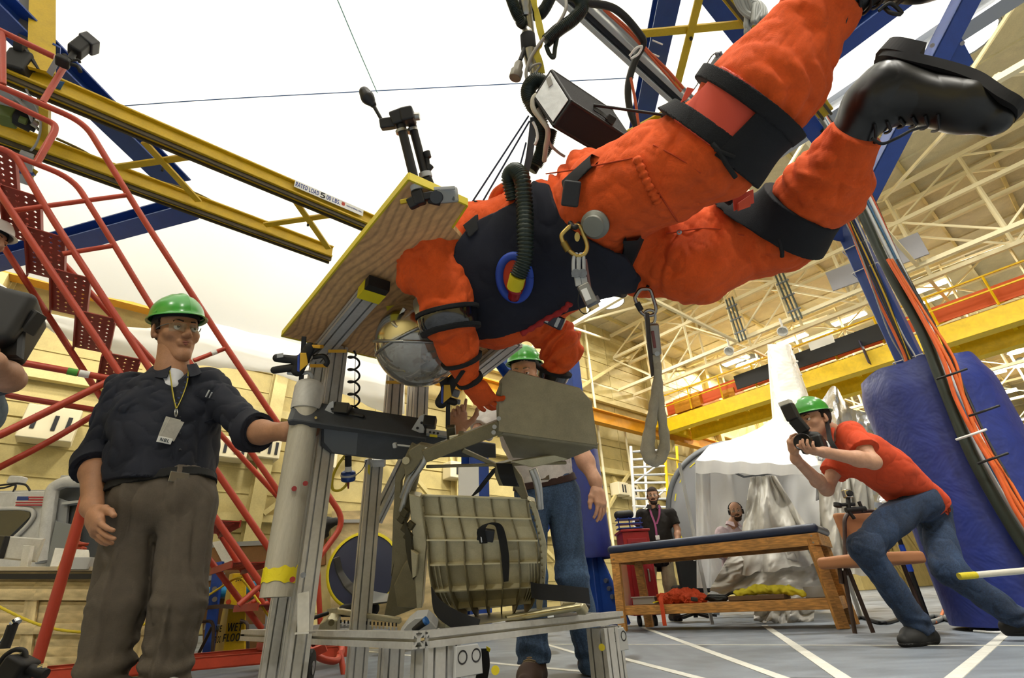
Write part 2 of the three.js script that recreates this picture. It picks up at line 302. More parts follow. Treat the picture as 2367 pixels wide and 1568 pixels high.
function lampAt(a, b, L, label, y = 11.9, s = 1.1) { const o = highBay(W(a, b, y), s, L, label, .96); LAMPS.push(o); return o; }

// ---------- shell ----------
const A0 = -20, A1 = 14.4, B0 = -18, B1 = 62, TOP = 12.9;
const box_ab = (a0, a1, b0, b1, y0, y1) => bx(a1 - a0, y1 - y0, b1 - b0).applyMatrix4(M4().makeBasis(DA, UP, DBf)).translate(...W((a0 + a1) / 2, (b0 + b1) / 2, (y0 + y1) / 2).toArray());
const K_floor = mat('#d2d6dc', .5, 0, { map: rep(T.conc, .28), bumpMap: rep(T.blotch, 2), bumpScale: .0008 });
struct('floor', box_ab(A0, A1, B0, B1, -.3, 0), K_floor);
struct('ceiling', box_ab(A0, A1, B0, B1, TOP, TOP + .3), K.deck);
const wl = sgroup('wall_left', W(A1, 0, 0)); struct('backing', box_ab(A1, A1 + .3, B0, B1, -.3, TOP + .3), K.cream, wl);
for (let b = -9; b < 60; b += 3.05) for (let y = 0; y < 12.5; y += 2.15) {
  if (b > 40 && y > 2) continue;
  const g = mg(box_ab(A1 - .05, A1, b + .02, b + 3.03, y + .02, y + 2.13), ...(b < 26 ? [0, 1, 2].map(k => box_ab(A1 - .075, A1 - .05, b + .1, b + 2.95, y + .33 + k * .62, y + .37 + k * .62)) : []));
  struct('panel', g, rnd() < .5 ? K.cream : K.cream2, wl);
}
struct('wall_right', box_ab(A0 - .3, A0, B0, B1, -.3, TOP + .3), K.cream);
struct('wall_back', box_ab(A0, A1, B0 - .3, B0, -.3, TOP + .3), K.cream);
struct('wall_far', box_ab(A0, A1, B1, B1 + .3, -.3, TOP + .3), K.cream2);
// columns, girts and bracing of the long wall
for (let b = -9, i = 0; b < 58; b += 6.1, i++) {
  const c = sgroup('wall_column', W(A1 - .3, b, 0));
  struct('column_shaft', ibeam(W(A1 - .28, b, 0), W(A1 - .28, b, TOP), .34, .4, .03, DA), K.cream2, c);
  struct('crane_bracket', box_ab(A1 - .95, A1 - .45, b - .15, b + .15, 6.5, 7.1), K.cream2, c);
  struct('girt', beam(W(A1 - .2, b, 5.25), W(A1 - .2, b + 6.1, 5.25), .2, .22), K.cream2, c); struct('girt', beam(W(A1 - .2, b, 2.5), W(A1 - .2, b + 6.1, 2.5), .2, .18), K.cream2, c); struct('girt', beam(W(A1 - .2, b, 8.6), W(A1 - .2, b + 6.1, 8.6), .2, .2), K.cream2, c);
  if (i % 2 === 0) { struct('brace', beam(W(A1 - .32, b + .2, 2.6), W(A1 - .32, b + 3, 5.2), .12, .12), K.cream2, c); struct('brace', beam(W(A1 - .32, b + 5.9, 2.6), W(A1 - .32, b + 3.1, 5.2), .12, .12), K.cream2, c); struct('brace', beam(W(A1 - .32, b + .2, 8.7), W(A1 - .32, b + 5.9, 12.4), .14, .14), K.cream2, c); }
  else struct('brace', beam(W(A1 - .32, b + 5.9, .3), W(A1 - .32, b + 3.1, 2.4), .12, .12), K.cream2, c);
}
for (const [b, y0, y1, r] of [[15.2, 0, 12, .07], [15.6, 0, 12.2, .05], [16.7, 0, 12.4, .06], [18.6, 0, 8, .05], [21.4, 0, 7, .06]]) struct('wall_pipe', cyl(W(A1 - .35, b, y0), W(A1 - .35, b, y1), r, r, 10), K.truss);
const rail = sgroup('crane_rail', W(A1 - .75, 20, 7.1)); struct('rail_beam', ibeam(W(A1 - .75, -17, 7.42), W(A1 - .75, 60, 7.42), .35, .62, .05), K.amber, rail);
// roof trusses along A, purlins along B
function truss(b, y0 = 9.5, y1 = 11.3, y2 = 12.6) {
  const t = sgroup('roof_truss', W(0, b, y0)), N = 16, st = (A1 - A0) / N, m = K.truss;
  for (const y of [y0, y1, y2]) struct('chord', beam(W(A0, b, y), W(A1 - .1, b, y), .14, .14), m, t);
  for (let i = 0; i < N; i++) {
    const a = A0 + i * st; if (a < -9) continue;
    struct('post', beam(W(a, b, y0), W(a, b, y2), .08, .08), m, t);
    struct('diagonal', beam(W(a, b, i % 2 ? y0 : y1), W(a + st, b, i % 2 ? y1 : y0), .065, .065), m, t);
    struct('diagonal', beam(W(a, b, i % 2 ? y2 : y1), W(a + st, b, i % 2 ? y1 : y2), .055, .055), m, t);
  }
}
for (const b of [5.5, 12.3, 19, 26, 33, 40, 48]) truss(b);
truss(20.2);
for (let a = -14; a < 14; a += 2.1) struct('purlin', beam(W(a, B0, TOP - .1), W(a, B1, TOP - .1), .1, .2), K.cream2);
for (let b = 2; b < 58; b += 2.3) struct('deck_rib', beam(W(A0, b, TOP - .03), W(A1, b, TOP - .03), .06, .06), K.deck);
// sway bracing between neighbouring trusses
for (const [b0, b1] of [[5.5, 12.3], [12.3, 19], [20.2, 26]]) for (let a = -8; a < 12; a += 6.4) { struct('sway_brace', beam(W(a, b0, 9.6), W(a + 3.2, b1, 12.4), .08, .08), K.truss); struct('sway_brace', beam(W(a + 6.4, b0, 9.6), W(a + 3.2, b1, 12.4), .08, .08), K.truss); struct('sway_brace', beam(W(a + 3.2, b0, 9.5), W(a + 3.2, b1, 9.5), .1, .1), K.truss); }
// painted floor lines
const K_line = mat('#d9d9d2', .6, 0, { map: rep(T.spot, 2) });
for (const [x0, y0, x1, y1, w] of [[1487, 1451, 1800, 1565, .055], [1410, 1515, 1613, 1568, .05], [1767, 1446, 1949, 1568, .06], [2342, 1450, 2204, 1568, .055], [1262, 1490, 2367, 1493, .025], [745, 1497, 1262, 1545, .05], [1262, 1490, 1330, 1510, .04]]) {
  const p = hy(x0, y0, .0015), q = hy(x1, y1, .0015), e = q.clone().sub(p); struct('floor_line', beam(p, q.clone().addScaledVector(e.normalize(), .3), w, .003), K_line);
}

// ---------- canopy of white film over the work area ----------
const K_film = mat('#f1f1ef', 1, 0, { transmission: .5, thickness: 0, side: THREE.DoubleSide });
{
  const e = (u) => 4.98 + .05 * nz(u * 3, 1, 2);
  single('canopy', 'huge white translucent film canopy stretched above the gantry', 'canopy', slab((u, v) => { const a = -1.6 + 12.75 * u + (u > .99 ? .08 * nz(v * 9, 4, 1) : 0), b = -4.1 + 10.17 * v; return W(a, b, 6 + .05 * nz(a * .6, b * .6, 3) - (u > .96 ? .05 * Math.abs(nz(v * 14, 2, 6)) : 0)); }, 26, 28, .004), K_film);
  const top = [[-60, 620], [0, 655], [100, 722], [241, 752], [345, 760], [500, 722], [640, 745], [760, 772], [930, 830]], bot = [[-60, 650], [0, 705], [100, 755], [158, 786], [241, 820], [330, 832], [600, 858], [700, 884], [806, 917], [893, 958], [935, 960]];
  const look = (P, x) => { for (let i = 0; i + 1 < P.length; i++) if (x <= P[i + 1][0]) { const t = (x - P[i][0]) / (P[i + 1][0] - P[i][0]); return P[i][1] + t * (P[i + 1][1] - P[i][1]); } return P[P.length - 1][1]; };
  single('hanging_film', 'white film sheet with a ragged lower edge hanging below the canopy', 'film sheet', slab((u, v) => { const x = -60 + 995 * u, y = look(top, x) + (look(bot, x) - look(top, x)) * v + (v > .99 ? 5 * nz(u * 40, 3, 8) : 0); return onA(x, y, 11.56 + .06 * nz(u * 14, v * 3, 5)); }, 60, 6, .004), K_film);
}
// ---------- lamps over the canopy, beyond it and behind the camera ----------
for (const [a, b] of [[7.5, -3], [7.5, 2.5], [3.6, 2.5], [.5, 3.4], [-2.5, -3], [-1, 2.4]]) lampAt(a, b, 90, 'high-bay lamp above the white canopy, hidden by its film', 11.9, 1.1).userData.group = 'lamps over the canopy';
for (const [x, y, l] of [[2240, 87, 'large glaring round lamp under the roof, upper right beside the blue brace'], [1413, 700, 'round lamp glowing under the roof deck beside the hanging chain']]) { const p = hy(x, y, 11.9); lampAt(aOf(p), bOf(p), 70, l, 11.9, 1.0); }
for (const [a, b] of [[11, 9], [4, 9], [-5, 7], [-5, 1], [-5, -4], [-1, -7], [4, -8], [-10, -3], [-3, -12]]) lampAt(a, b, 115, 'high-bay lamp of the hall outside the view', 11.9, 1.1).userData.group = 'lamps outside the view';
// long fittings of the bay beyond the crane, and small round ones
const strips = [[2149, 665], [2164, 688], [1963, 739], [1894, 782], [1832, 786], [1701, 836], [2249, 808], [2292, 867], [2321, 910], [1574, 901], [1780, 977], [2359, 972]], rounds = [[2318, 743], [2336, 781], [2352, 813], [2366, 844], [1770, 919], [1720, 845], [1741, 837]];
function strip(p, nth) {
  const o = thing('strip_lamp', 'long white ceiling lamp ' + nth, 'lamp', p, 'long lamps of the far bay'), d = DBf.clone();
  part(o, 'housing', beam(p.clone().addScaledVector(DA, -.75).add(V(0, .1, 0)), p.clone().addScaledVector(DA, .75).add(V(0, .1, 0)), .5, .12), K.white);
  part(o, 'diffuser', beam(p.clone().addScaledVector(DA, -.73).add(V(0, .02, 0)), p.clone().addScaledVector(DA, .73).add(V(0, .02, 0)), .46, .04), new THREE.MeshStandardMaterial({ color: 0xffffff, emissive: new THREE.Color(1, .97, .88), emissiveIntensity: 5 }));
  const l = new THREE.RectAreaLight(new THREE.Color(1, .95, .82), 75, 1.4, .45); l.position.set(0, -.02, 0); l.up.copy(DBf); l.lookAt(0, -5, 0); o.add(l);
}
const where = ['above the orange crane walkway, upper of the close pair', 'above the orange crane walkway, lower of the close pair', 'between the white truss and the black crane panel', 'just above the black panel of the crane', 'left of the one above the black crane panel', 'left of the tall wrapped tower, above the walkway', 'right of the blue column, uppermost of three below the girder', 'right of the blue column, middle of three below the girder', 'right of the blue column, lowest of three below the girder', 'behind the hanging white sling', 'low beside the wrapped tower, left of the photographer', 'at the far right edge beside the blue pad'];
strips.forEach(([x, y], i) => strip(hy(x, y, 11.9), where[i]));
const w2 = ['topmost at the far right', 'second from top at the far right', 'third from top at the far right', 'at the right edge', 'below the yellow girder left of the wrapped tower', 'left of a close pair left of the wrapped tower', 'right of a close pair left of the wrapped tower'];
rounds.forEach(([x, y], i) => { const p = hy(x, y, 12), o = thing('round_lamp', 'small round far ceiling lamp, ' + w2[i], 'lamp', p, 'round lamps of the far bay'); part(o, 'housing', turned(p, p.clone().add(V(0, 1, 0)), [[.1, .5], [.4, .3], [.48, 0]], 14), K.grey); part(o, 'lens', new THREE.CircleGeometry(.46, 14).rotateX(Math.PI / 2).translate(p.x, p.y + .01, p.z), new THREE.MeshStandardMaterial({ color: 0xffffff, emissive: new THREE.Color(1, .97, .9), emissiveIntensity: 5 })); const l = new THREE.PointLight(0xfff4e0, 60); l.position.set(0, -.06, 0); o.add(l); });
// ---------- overhead gantry, blue frame, columns ----------
const mA = (px, py, y) => aOf(hy(px, py, y)), mB = (px, py, y) => bOf(hy(px, py, y));
// yellow enclosed-track beam along B: flanges, web and a dark slot below
function trackBeam(name, label, a, b0, b1, y, h = .18, w = .13) {
  const o = thing(name, label, 'beam', W(a, (b0 + b1) / 2, y)); const P = W(a, b0, y), Q = W(a, b1, y), yy = (p, d) => p.clone().add(V(0, d, 0));
  part(o, 'web', beam(P, Q, .06, h), K.yel); part(o, 'top_flange', beam(yy(P, h / 2), yy(Q, h / 2), w, .018, UP, .004), K.yel); part(o, 'lower_lip', beam(yy(P, -h / 2 + .03), yy(Q, -h / 2 + .03), w + .015, .022, UP, .006), K.yel);
  part(o, 'track', mg(beam(yy(P, -h / 2).addScaledVector(DA, -.035), yy(Q, -h / 2).addScaledVector(DA, -.035), .02, .05), beam(yy(P, -h / 2).addScaledVector(DA, .035), yy(Q, -h / 2).addScaledVector(DA, .035), .02, .05)), mat('#4a4232', .5, .4), 'dark slotted track'); return o;
}
const yG = 4.3, a1 = mA(425, 335, yG), a2 = mA(380, 448, yG), g0 = mB(-60, 150, yG) - .4, g1 = mB(850, 520, yG) + .5;
const beam1 = trackBeam('gantry_beam', 'long yellow gantry beam carrying the printed load sign, upper of the left pair', a1, g0, g1, yG);
const beam2 = trackBeam('gantry_beam', 'long yellow gantry beam with a loose cable on top, lower of the left pair', a2, g0, mB(765, 590, yG), yG);
{ // load sign on the upper beam
  const s0 = onA(678, 437, a1 - .075), s1 = onA(838, 505, a1 - .075), c = mid(s0, s1); c.y = yG + .042;
  const L = s0.distanceTo(s1), sg = part(beam1, 'sign', bx(.005, .094, L, 0).applyMatrix4(frame(c, DBf)), K.white, 'white load sign with blue print');
  const n = DA.clone().negate(), o = c.clone().addScaledVector(n, .003);
  part(sg, 'lettering', mg(letters('RATED LOAD', .06, o.clone().addScaledVector(DBf, -L * .325), DBf, UP, .001, 1, L * .32), letters('00 LBS.', .06, o.clone().addScaledVector(DBf, L * .045), DBf, UP, .001, 1, L * .2)), mat('#1d3a86', .6));
  part(sg, 'lettering', letters('5', .075, o.clone().addScaledVector(DBf, -L * .108), DBf, UP, .0012, 1, L * .07), K.black, 'bold black digit');
  part(sg, 'emblem', mg(cyl(o.clone().addScaledVector(DBf, L * .19), o.clone().addScaledVector(DBf, L * .19).addScaledVector(n, .001), .02), bx(.001, .012, .04).applyMatrix4(frame(o.clone().addScaledVector(DBf, L * .19).add(V(0, .024, 0)), DBf))), mat('#b03a22', .6));
  part(sg, 'lettering', letters('INDUSTRIES, INC.', .02, o.clone().addScaledVector(DBf, L * .36), DBf, UP, .001, 1, L * .24), mat('#1d3a86', .6));
}
// cross bracing between the pair
function xbrace(label, p, m = K.yel, w = .067) {
  const c = p.reduce((s, q) => s.add(q), V(0, 0, 0)).multiplyScalar(.25), o = thing('cross_brace', label, 'brace', c);
  part(o, 'strut', beam(p[0], p[1], w, .02), m); part(o, 'strut', beam(p[2].clone().add(V(0, -.02, 0)), p[3].clone().add(V(0, -.02, 0)), w, .02), m); part(o, 'bolt', cyl(c.clone().add(V(0, -.05, 0)), c.clone().add(V(0, .01, 0)), .012), K.dark); return o;
}
xbrace('flat yellow cross brace between the left beams, nearest the red ladder', [hy(268, 387, yG), hy(440, 362, yG), hy(335, 325, yG), hy(460, 462, yG)]);
xbrace('flat yellow cross brace between the left beams, near the plywood board', [hy(612, 520, yG), hy(790, 494, yG), hy(686, 465, yG), hy(760, 572, yG)]);
single('beam_cable', 'thin dark and yellow cable lying loosely along the lower gantry beam', 'cable', [[130, 322], [190, 350], [260, 392], [330, 415], [400, 430], [455, 450], [520, 482], [580, 505], [640, 525], [700, 552], [755, 575]].reduce((s, [x, y], i, A) => i ? s : tube(A.map(([u, v], k) => hy(u, v - 2, yG + .11 + .02 * (k % 2))), .013, 6, 60), null), mat('#6b5a1c', .6));
// trolley between the left beams
{
  const c = hy(60, 245, yG), o = thing('gantry_trolley', 'grey gantry trolley with motors and cables between the yellow beams behind the ladder top', 'trolley', c), A = (x, y, dy = 0) => hy(x, y, yG + dy);
  part(o, 'side_plate', plate([A(-10, 203), A(96, 235), A(108, 285), A(-10, 262)], .02), K.lgrey);
  part(o, 'motor', mg(cyl(A(30, 268, -.05), A(75, 290, -.05), .07), cyl(A(75, 290, -.05), A(85, 295, -.05), .05)), K.black); part(o, 'drive', mg(beam(A(0, 265, -.06), A(38, 275, -.06), .14, .12, UP, .01), cyl(A(45, 275, -.12), A(62, 282, -.12), .03)), mat('#57662a', .5)); part(o, 'roller', mg(cyl(A(75, 280, -.1), A(88, 288, -.1), .04), cyl(A(35, 225, -.02), A(50, 232, -.02), .035)), K.steel);
  part(o, 'post', mg(beam(A(93, 235, -.12), A(93, 235, .1), .05, .05), beam(A(104, 245, -.2), A(104, 320, -.02), .06, .06)), K.yel); part(o, 'wiring', mg(tube([A(20, 210, -.08), A(60, 250, -.12), A(80, 290, -.1), A(110, 318, -.05)], .012), tube([A(60, 205, -.1), A(90, 262, -.16), A(85, 330, -.1), A(60, 360, -.1)], .009)), K.lgrey);
  const o2 = thing('hanging_bracket', 'grey bracket with a blue and yellow roller hanging under the lower yellow beam', 'bracket', hy(62, 395, yG - .1)), B = (x, y, d = -.14) => hy(x, y, yG + d);
  part(o2, 'plate', beam(B(62, 355), B(62, 424), .09, .04), K.lgrey); part(o2, 'roller', cyl(B(40, 393), B(80, 400), .03), K.blue); part(o2, 'guard', plate([B(35, 400), B(70, 418), B(88, 398), B(60, 380)], .015), K.yel);
}
// upright mast on the left
{
  const c = hy(92, 150, yG), o = thing('gantry_mast', 'upright yellow and grey mast rising from the upper gantry beam at the left', 'mast', c), top = d => hy(92 + d, -60, 4.85);
  const P = x => hy(x, 165, yG + .05), Q = x => onA(x, -80, a1);
  part(o, 'flange', beam(P(96), Q(100), .17, .03, DA), K.yel); part(o, 'web', beam(P(62).addScaledVector(DA, .05), Q(62).addScaledVector(DA, .05), .1, .12, DA), mat('#5a5a5c', .5));
  part(o, 'motor_block', mg(beam(hy(20, 150, yG + .06), hy(75, 165, yG + .06), .2, .22, UP, .02), cyl(hy(40, 105, yG + .2), hy(60, 112, yG + .2), .07)), K.black); part(o, 'cable_guide', plate([hy(60, 112, yG + .2), hy(92, 160, yG + .05), hy(60, 168, yG + .05)], .03), K.dark);
  part(o, 'foot_plate', plate([hy(108, 165, yG), hy(128, 130, yG), hy(140, 138, yG), hy(122, 176, yG)], .02), K.lgrey);
}
// blue steel
function blue(name, label, p, q, w = .17, h = .17, up = UP, sect = ibeam, extra) { const o = thing(name, label, 'beam', mid(p, q)); part(o, 'beam', sect(p, q, w, h, .016, up), K.blue); if (extra) extra(o); return o; }
blue('blue_beam', 'dark blue steel beam slanting from the top left corner down behind the yellow beams', hy(-30, -10, 4.8), hy(416, 432, 4.8), .23, .19);
blue('blue_beam', 'dark blue steel beam running from the left edge up to the yellow beams', hy(-120, 632, 4.8), hy(445, 478, 4.8), .25, .19);
blue('blue_beam', 'steep blue steel beam behind the grey rail at the top centre', hy(1549, -40, 4.75), hy(1472, 330, 4.75), .19, .17);
blue('blue_beam', 'short blue steel beam going behind the raised orange leg', hy(1625, -40, 4.8), hy(1890, 310, 4.8), .17, .16);
blue('blue_beam', 'blue steel beam behind the upper black boot', hy(2130, -45, 4.8), hy(1850, 170, 4.8), .18, .16);
// blue bracket plate on the left of the mast
{ const p = hy(132, 130, 4.7), o = thing('blue_bracket', 'blue steel bracket plate beside the yellow mast behind the flash lamp', 'bracket', p); part(o, 'plate', plate([hy(122, 100, 4.7), hy(140, 110, 4.7), hy(138, 160, 4.7), hy(118, 150, 4.7)], .02), K.blue); part(o, 'tag', plate([hy(128, 185, 4.3), hy(150, 190, 4.3), hy(136, 214, 4.3), hy(122, 206, 4.3)], .006), mat('#3b6fa8', .5), 'pale blue tag'); }
// right column with its brace, pad and cables
const ys = y => EYE + (y - EYE) * 1.333, CR = [.853, 5.653], colR = y => W(CR[0], CR[1], y), CR_ = () => colR(0);
{
  const o = thing('blue_column', 'tall blue steel column with cables strapped to it, rising from the large blue pad', 'column', colR(0));
  part(o, 'post', beam(colR(0), colR(ys(3.25)), .2, .2, DA, .012), K.blue);
  part(o, 'base_plate', beam(colR(0), colR(.02), .5, .5, DA), K.blue);
  const j = hy(1985, 480, ys(3.05)), t = hy(2238, -10, ys(4.35));
  part(o, 'knee_brace', channel(j, t, .18, .2, .014, CZ), K.blue); part(o, 'gusset', plate([hy(2118, 300, ys(3.6)), hy(2150, 150, ys(3.95)), hy(2212, 70, ys(4.1)), hy(2235, 150, ys(3.95)), hy(2180, 205, ys(3.85))], .02), K.blue);
  for (const [x, y] of [[2150, 150], [2182, 148], [2155, 105], [2225, 100]]) part(o, 'bolt', cyl(hy(x, y, ys(3.9)), hy(x, y, ys(3.85)), .02), K.steel);
  part(o, 'arm', channel(colR(ys(3.02)), hy(1590, 478, ys(3.25)), .16, .21, .018), K.blue); part(o, 'arm_plate', plate([hy(1860, 540, ys(2.9)), hy(1945, 520, ys(2.9)), hy(1950, 560, ys(2.8)), hy(1880, 548, ys(2.8))], .03), K.blue);
  part(o, 'end_gusset', plate([hy(1630, 478, ys(3.25)), hy(1700, 462, ys(3.25)), hy(1690, 492, ys(3.2)), hy(1610, 492, ys(3.2))], .02), K.blue);
  for (const [x, y] of [[1918, 526], [1928, 530]]) part(o, 'bolt', cyl(hy(x, y, ys(2.85)), hy(x, y, ys(2.75)), .02), K.steel);
  // pad with soft vertical folds, gathered at the top
  const R = (t, th) => .49 * (1 - .1 * sst(.9, 1, t) + .012 * Math.sin(th * 9 + 3 * t) * sst(.3, 1, t) + .02 * nz(th * 1.6, t * 2, 4) + .03 * (1 - t));
  const pts = []; const pd = thing('column_pad', 'large royal blue foam pad wrapped around the right column behind the photographer', 'pad', colR(0));
  part(pd, 'wrap', slab((u, v) => { const th = u * 6.2832, r = R(v, th), y = .03 + 2.03 * v + .012 * Math.sin(th * 7) * sst(.92, 1, v); return colR(y).add(V(Math.cos(th) * r, 0, Math.sin(th) * r)); }, 72, 26, .01), K.pad);
  part(pd, 'top_flap', slab((u, v) => { const th = u * 6.2832, r = .44 - v * .29, y = 2.055 + .06 * v + .012 * Math.sin(th * 7) * (1 - v); return colR(y).add(V(Math.cos(th) * r, 0, Math.sin(th) * r)); }, 60, 5, .008), K.pad);
  // zip ties
  for (const [y, w] of [[3.51, .01], [3.22, .01], [2.18, .012]]) { const q = colR(y), s = .118; part(o, 'cable_tie', pipe([[-s, -s], [s, -s], [s, s], [-s, s], [-s, -s]].map(([e, f]) => q.clone().addScaledVector(DA, e).addScaledVector(DBf, f)), .006, .02, 6), K.white, 'white cable tie'); }
  const bundle = (name, label, cs, base) => { const b = thing(name, label, 'cables', base[0]); cs.forEach(([dx, col, r, ph]) => { const pts = base.map((p, i) => p.clone().addScaledVector(CX, dx * 1.33 + .01 * Math.sin(i * 1.9 + ph)).addScaledVector(CZ, -.01 * Math.cos(i * 1.3 + ph))); part(b, 'cable', tube(pts, r * 1.05, 7, base.length * 7), mat(col, .5)); }); return b; };
  const cn = V(CR_().x, 0, CR_().z).normalize(), onV = (px, py, d) => { const r = ray(px, py), Q = colR(0).addScaledVector(cn, -d); return r.multiplyScalar(Q.dot(cn) / r.dot(cn)).add(V(0, EYE, 0)); };
  const up2 = [[1945, 470], [1962, 505], [2000, 590], [2040, 690], [2078, 780], [2100, 826], [2112, 856]].map(p => onV(...p, .165));
  bundle('cable_bundle', 'thin orange, black and yellow cables running down the face of the blue column', [[-.03, '#d9652a', .012, 0], [-.008, '#17171a', .012, 1], [.012, '#c9a51a', .008, 2], [.026, '#17171a', .009, 3], [-.045, '#8f9296', .006, 4], [.04, '#c8c8c4', .007, 5]], up2);
  const side = [[1880, 255, 3.3], [1925, 330, 3.3], [1985, 455, 3.25], [2060, 620, 3.2], [2130, 760, 3.15], [2190, 905, 3.05], [2260, 1060, 2.95], [2330, 1190, 2.9], [2420, 1330, 2.85]].map(p => onV(p[0], p[1], .57));
  bundle('cable_bundle', 'thick bundle of dark hose with white, blue and orange cables hanging beside the blue column', [[-.02, '#1f2a22', .038, 0], [.03, '#c9ccd0', .015, 1], [.05, '#2f5f86', .011, 2], [.068, '#d8dadd', .014, 3], [.085, '#c4502c', .009, 4], [.1, '#1a1a1c', .008, 5]], side);
  const orange = [[2050, 600, 3.1], [2125, 730, 3.1], [2185, 835, 3.05], [2212, 920, 3], [2250, 1010, 2.95], [2300, 1090, 2.9], [2350, 1180, 2.88], [2420, 1290, 2.85]].map(p => onV(p[0], p[1], .66));
  bundle('cable_bundle', 'bright orange cables sagging down the right side past the blue pad', [[0, '#d9602a', .014, 0], [.025, '#d96a30', .014, 2], [.045, '#e07030', .01, 4], [.06, '#3c3f44', .008, 1]], orange);
  for (const [x, y] of [[2195, 865], [2240, 1005], [2270, 950], [2290, 1060]]) single('cable_tie', ['short dark cable tie sticking out of the bundle beside the pad top', 'pale cable tie around the bundle at mid height of the pad', 'long dark cable tie pointing up right beside the orange cables', 'dark cable tie pointing right across the pad cables'][[865, 1005, 950, 1060].indexOf(y)], 'cable tie', tube([onV(x - 30, y + 12, .7), onV(x + 6, y, .74), onV(x + 40, y - 12, .7)], .009, 6), y === 1005 ? K.white : K.black);
}
// centre column far behind
{
  const C = (y, da = 0, db = 0) => W(5.4 + da, 5.9 + db, y), o = thing('blue_column', 'far blue steel column standing behind the man in the white shirt', 'column', C(0));
  part(o, 'post', beam(C(0), C(4.7), .24, .24, DA, .015), K.blue); part(o, 'base_plate', beam(C(0), C(.025), .6, .6, DA), K.blue);
  part(o, 'foot_gusset', mg(...[1, -1].map(s => plate([C(.03), C(.03, s * .55, 0), C(1.1, s * .1, 0), C(1.1)], .03)), plate([C(.03, 0, -.1), C(.03, 0, -.65), C(1.2, 0, -.12)], .03)), K.blue);
  for (const [da, y] of [[-.3, .45], [-.26, .55], [-.34, .35]]) part(o, 'bolt', cyl(C(y, da, -.02), C(y, da, -.06), .03), K.steel);
  part(o, 'brace', mg(ibeam(C(2.2, 0, -.1), C(4.3, 0, -2.2), .16, .2, .02, DA)), K.blue); part(o, 'brace', ibeam(C(2.0, .1, -.15), C(.4, .4, -1.5), .16, .2, .02, DA), K.blue);
  const pd = thing('column_pad', 'smooth blue cylindrical pad around the far column behind the padded table', 'pad', C(0));
  part(pd, 'wrap', turned(C(.85), C(3), [[.29, 0], [.305, .02], [.3, .5], [.29, 1.3], [.285, 1.6], [.27, 1.63], [.13, 1.64]], 36), K.pad);
}
// second blue post glimpsed left of it
blue('blue_post', 'blue post with a white panel behind the raised arm of the seat', W(5.3, 3.75, 0), W(5.3, 3.75, 2.25), .3, .2, DA, ibeam, o => part(o, 'panel', beam(W(5.2, 3.58, .3), W(5.2, 3.58, 1.9), .3, .02, DA), K.white));
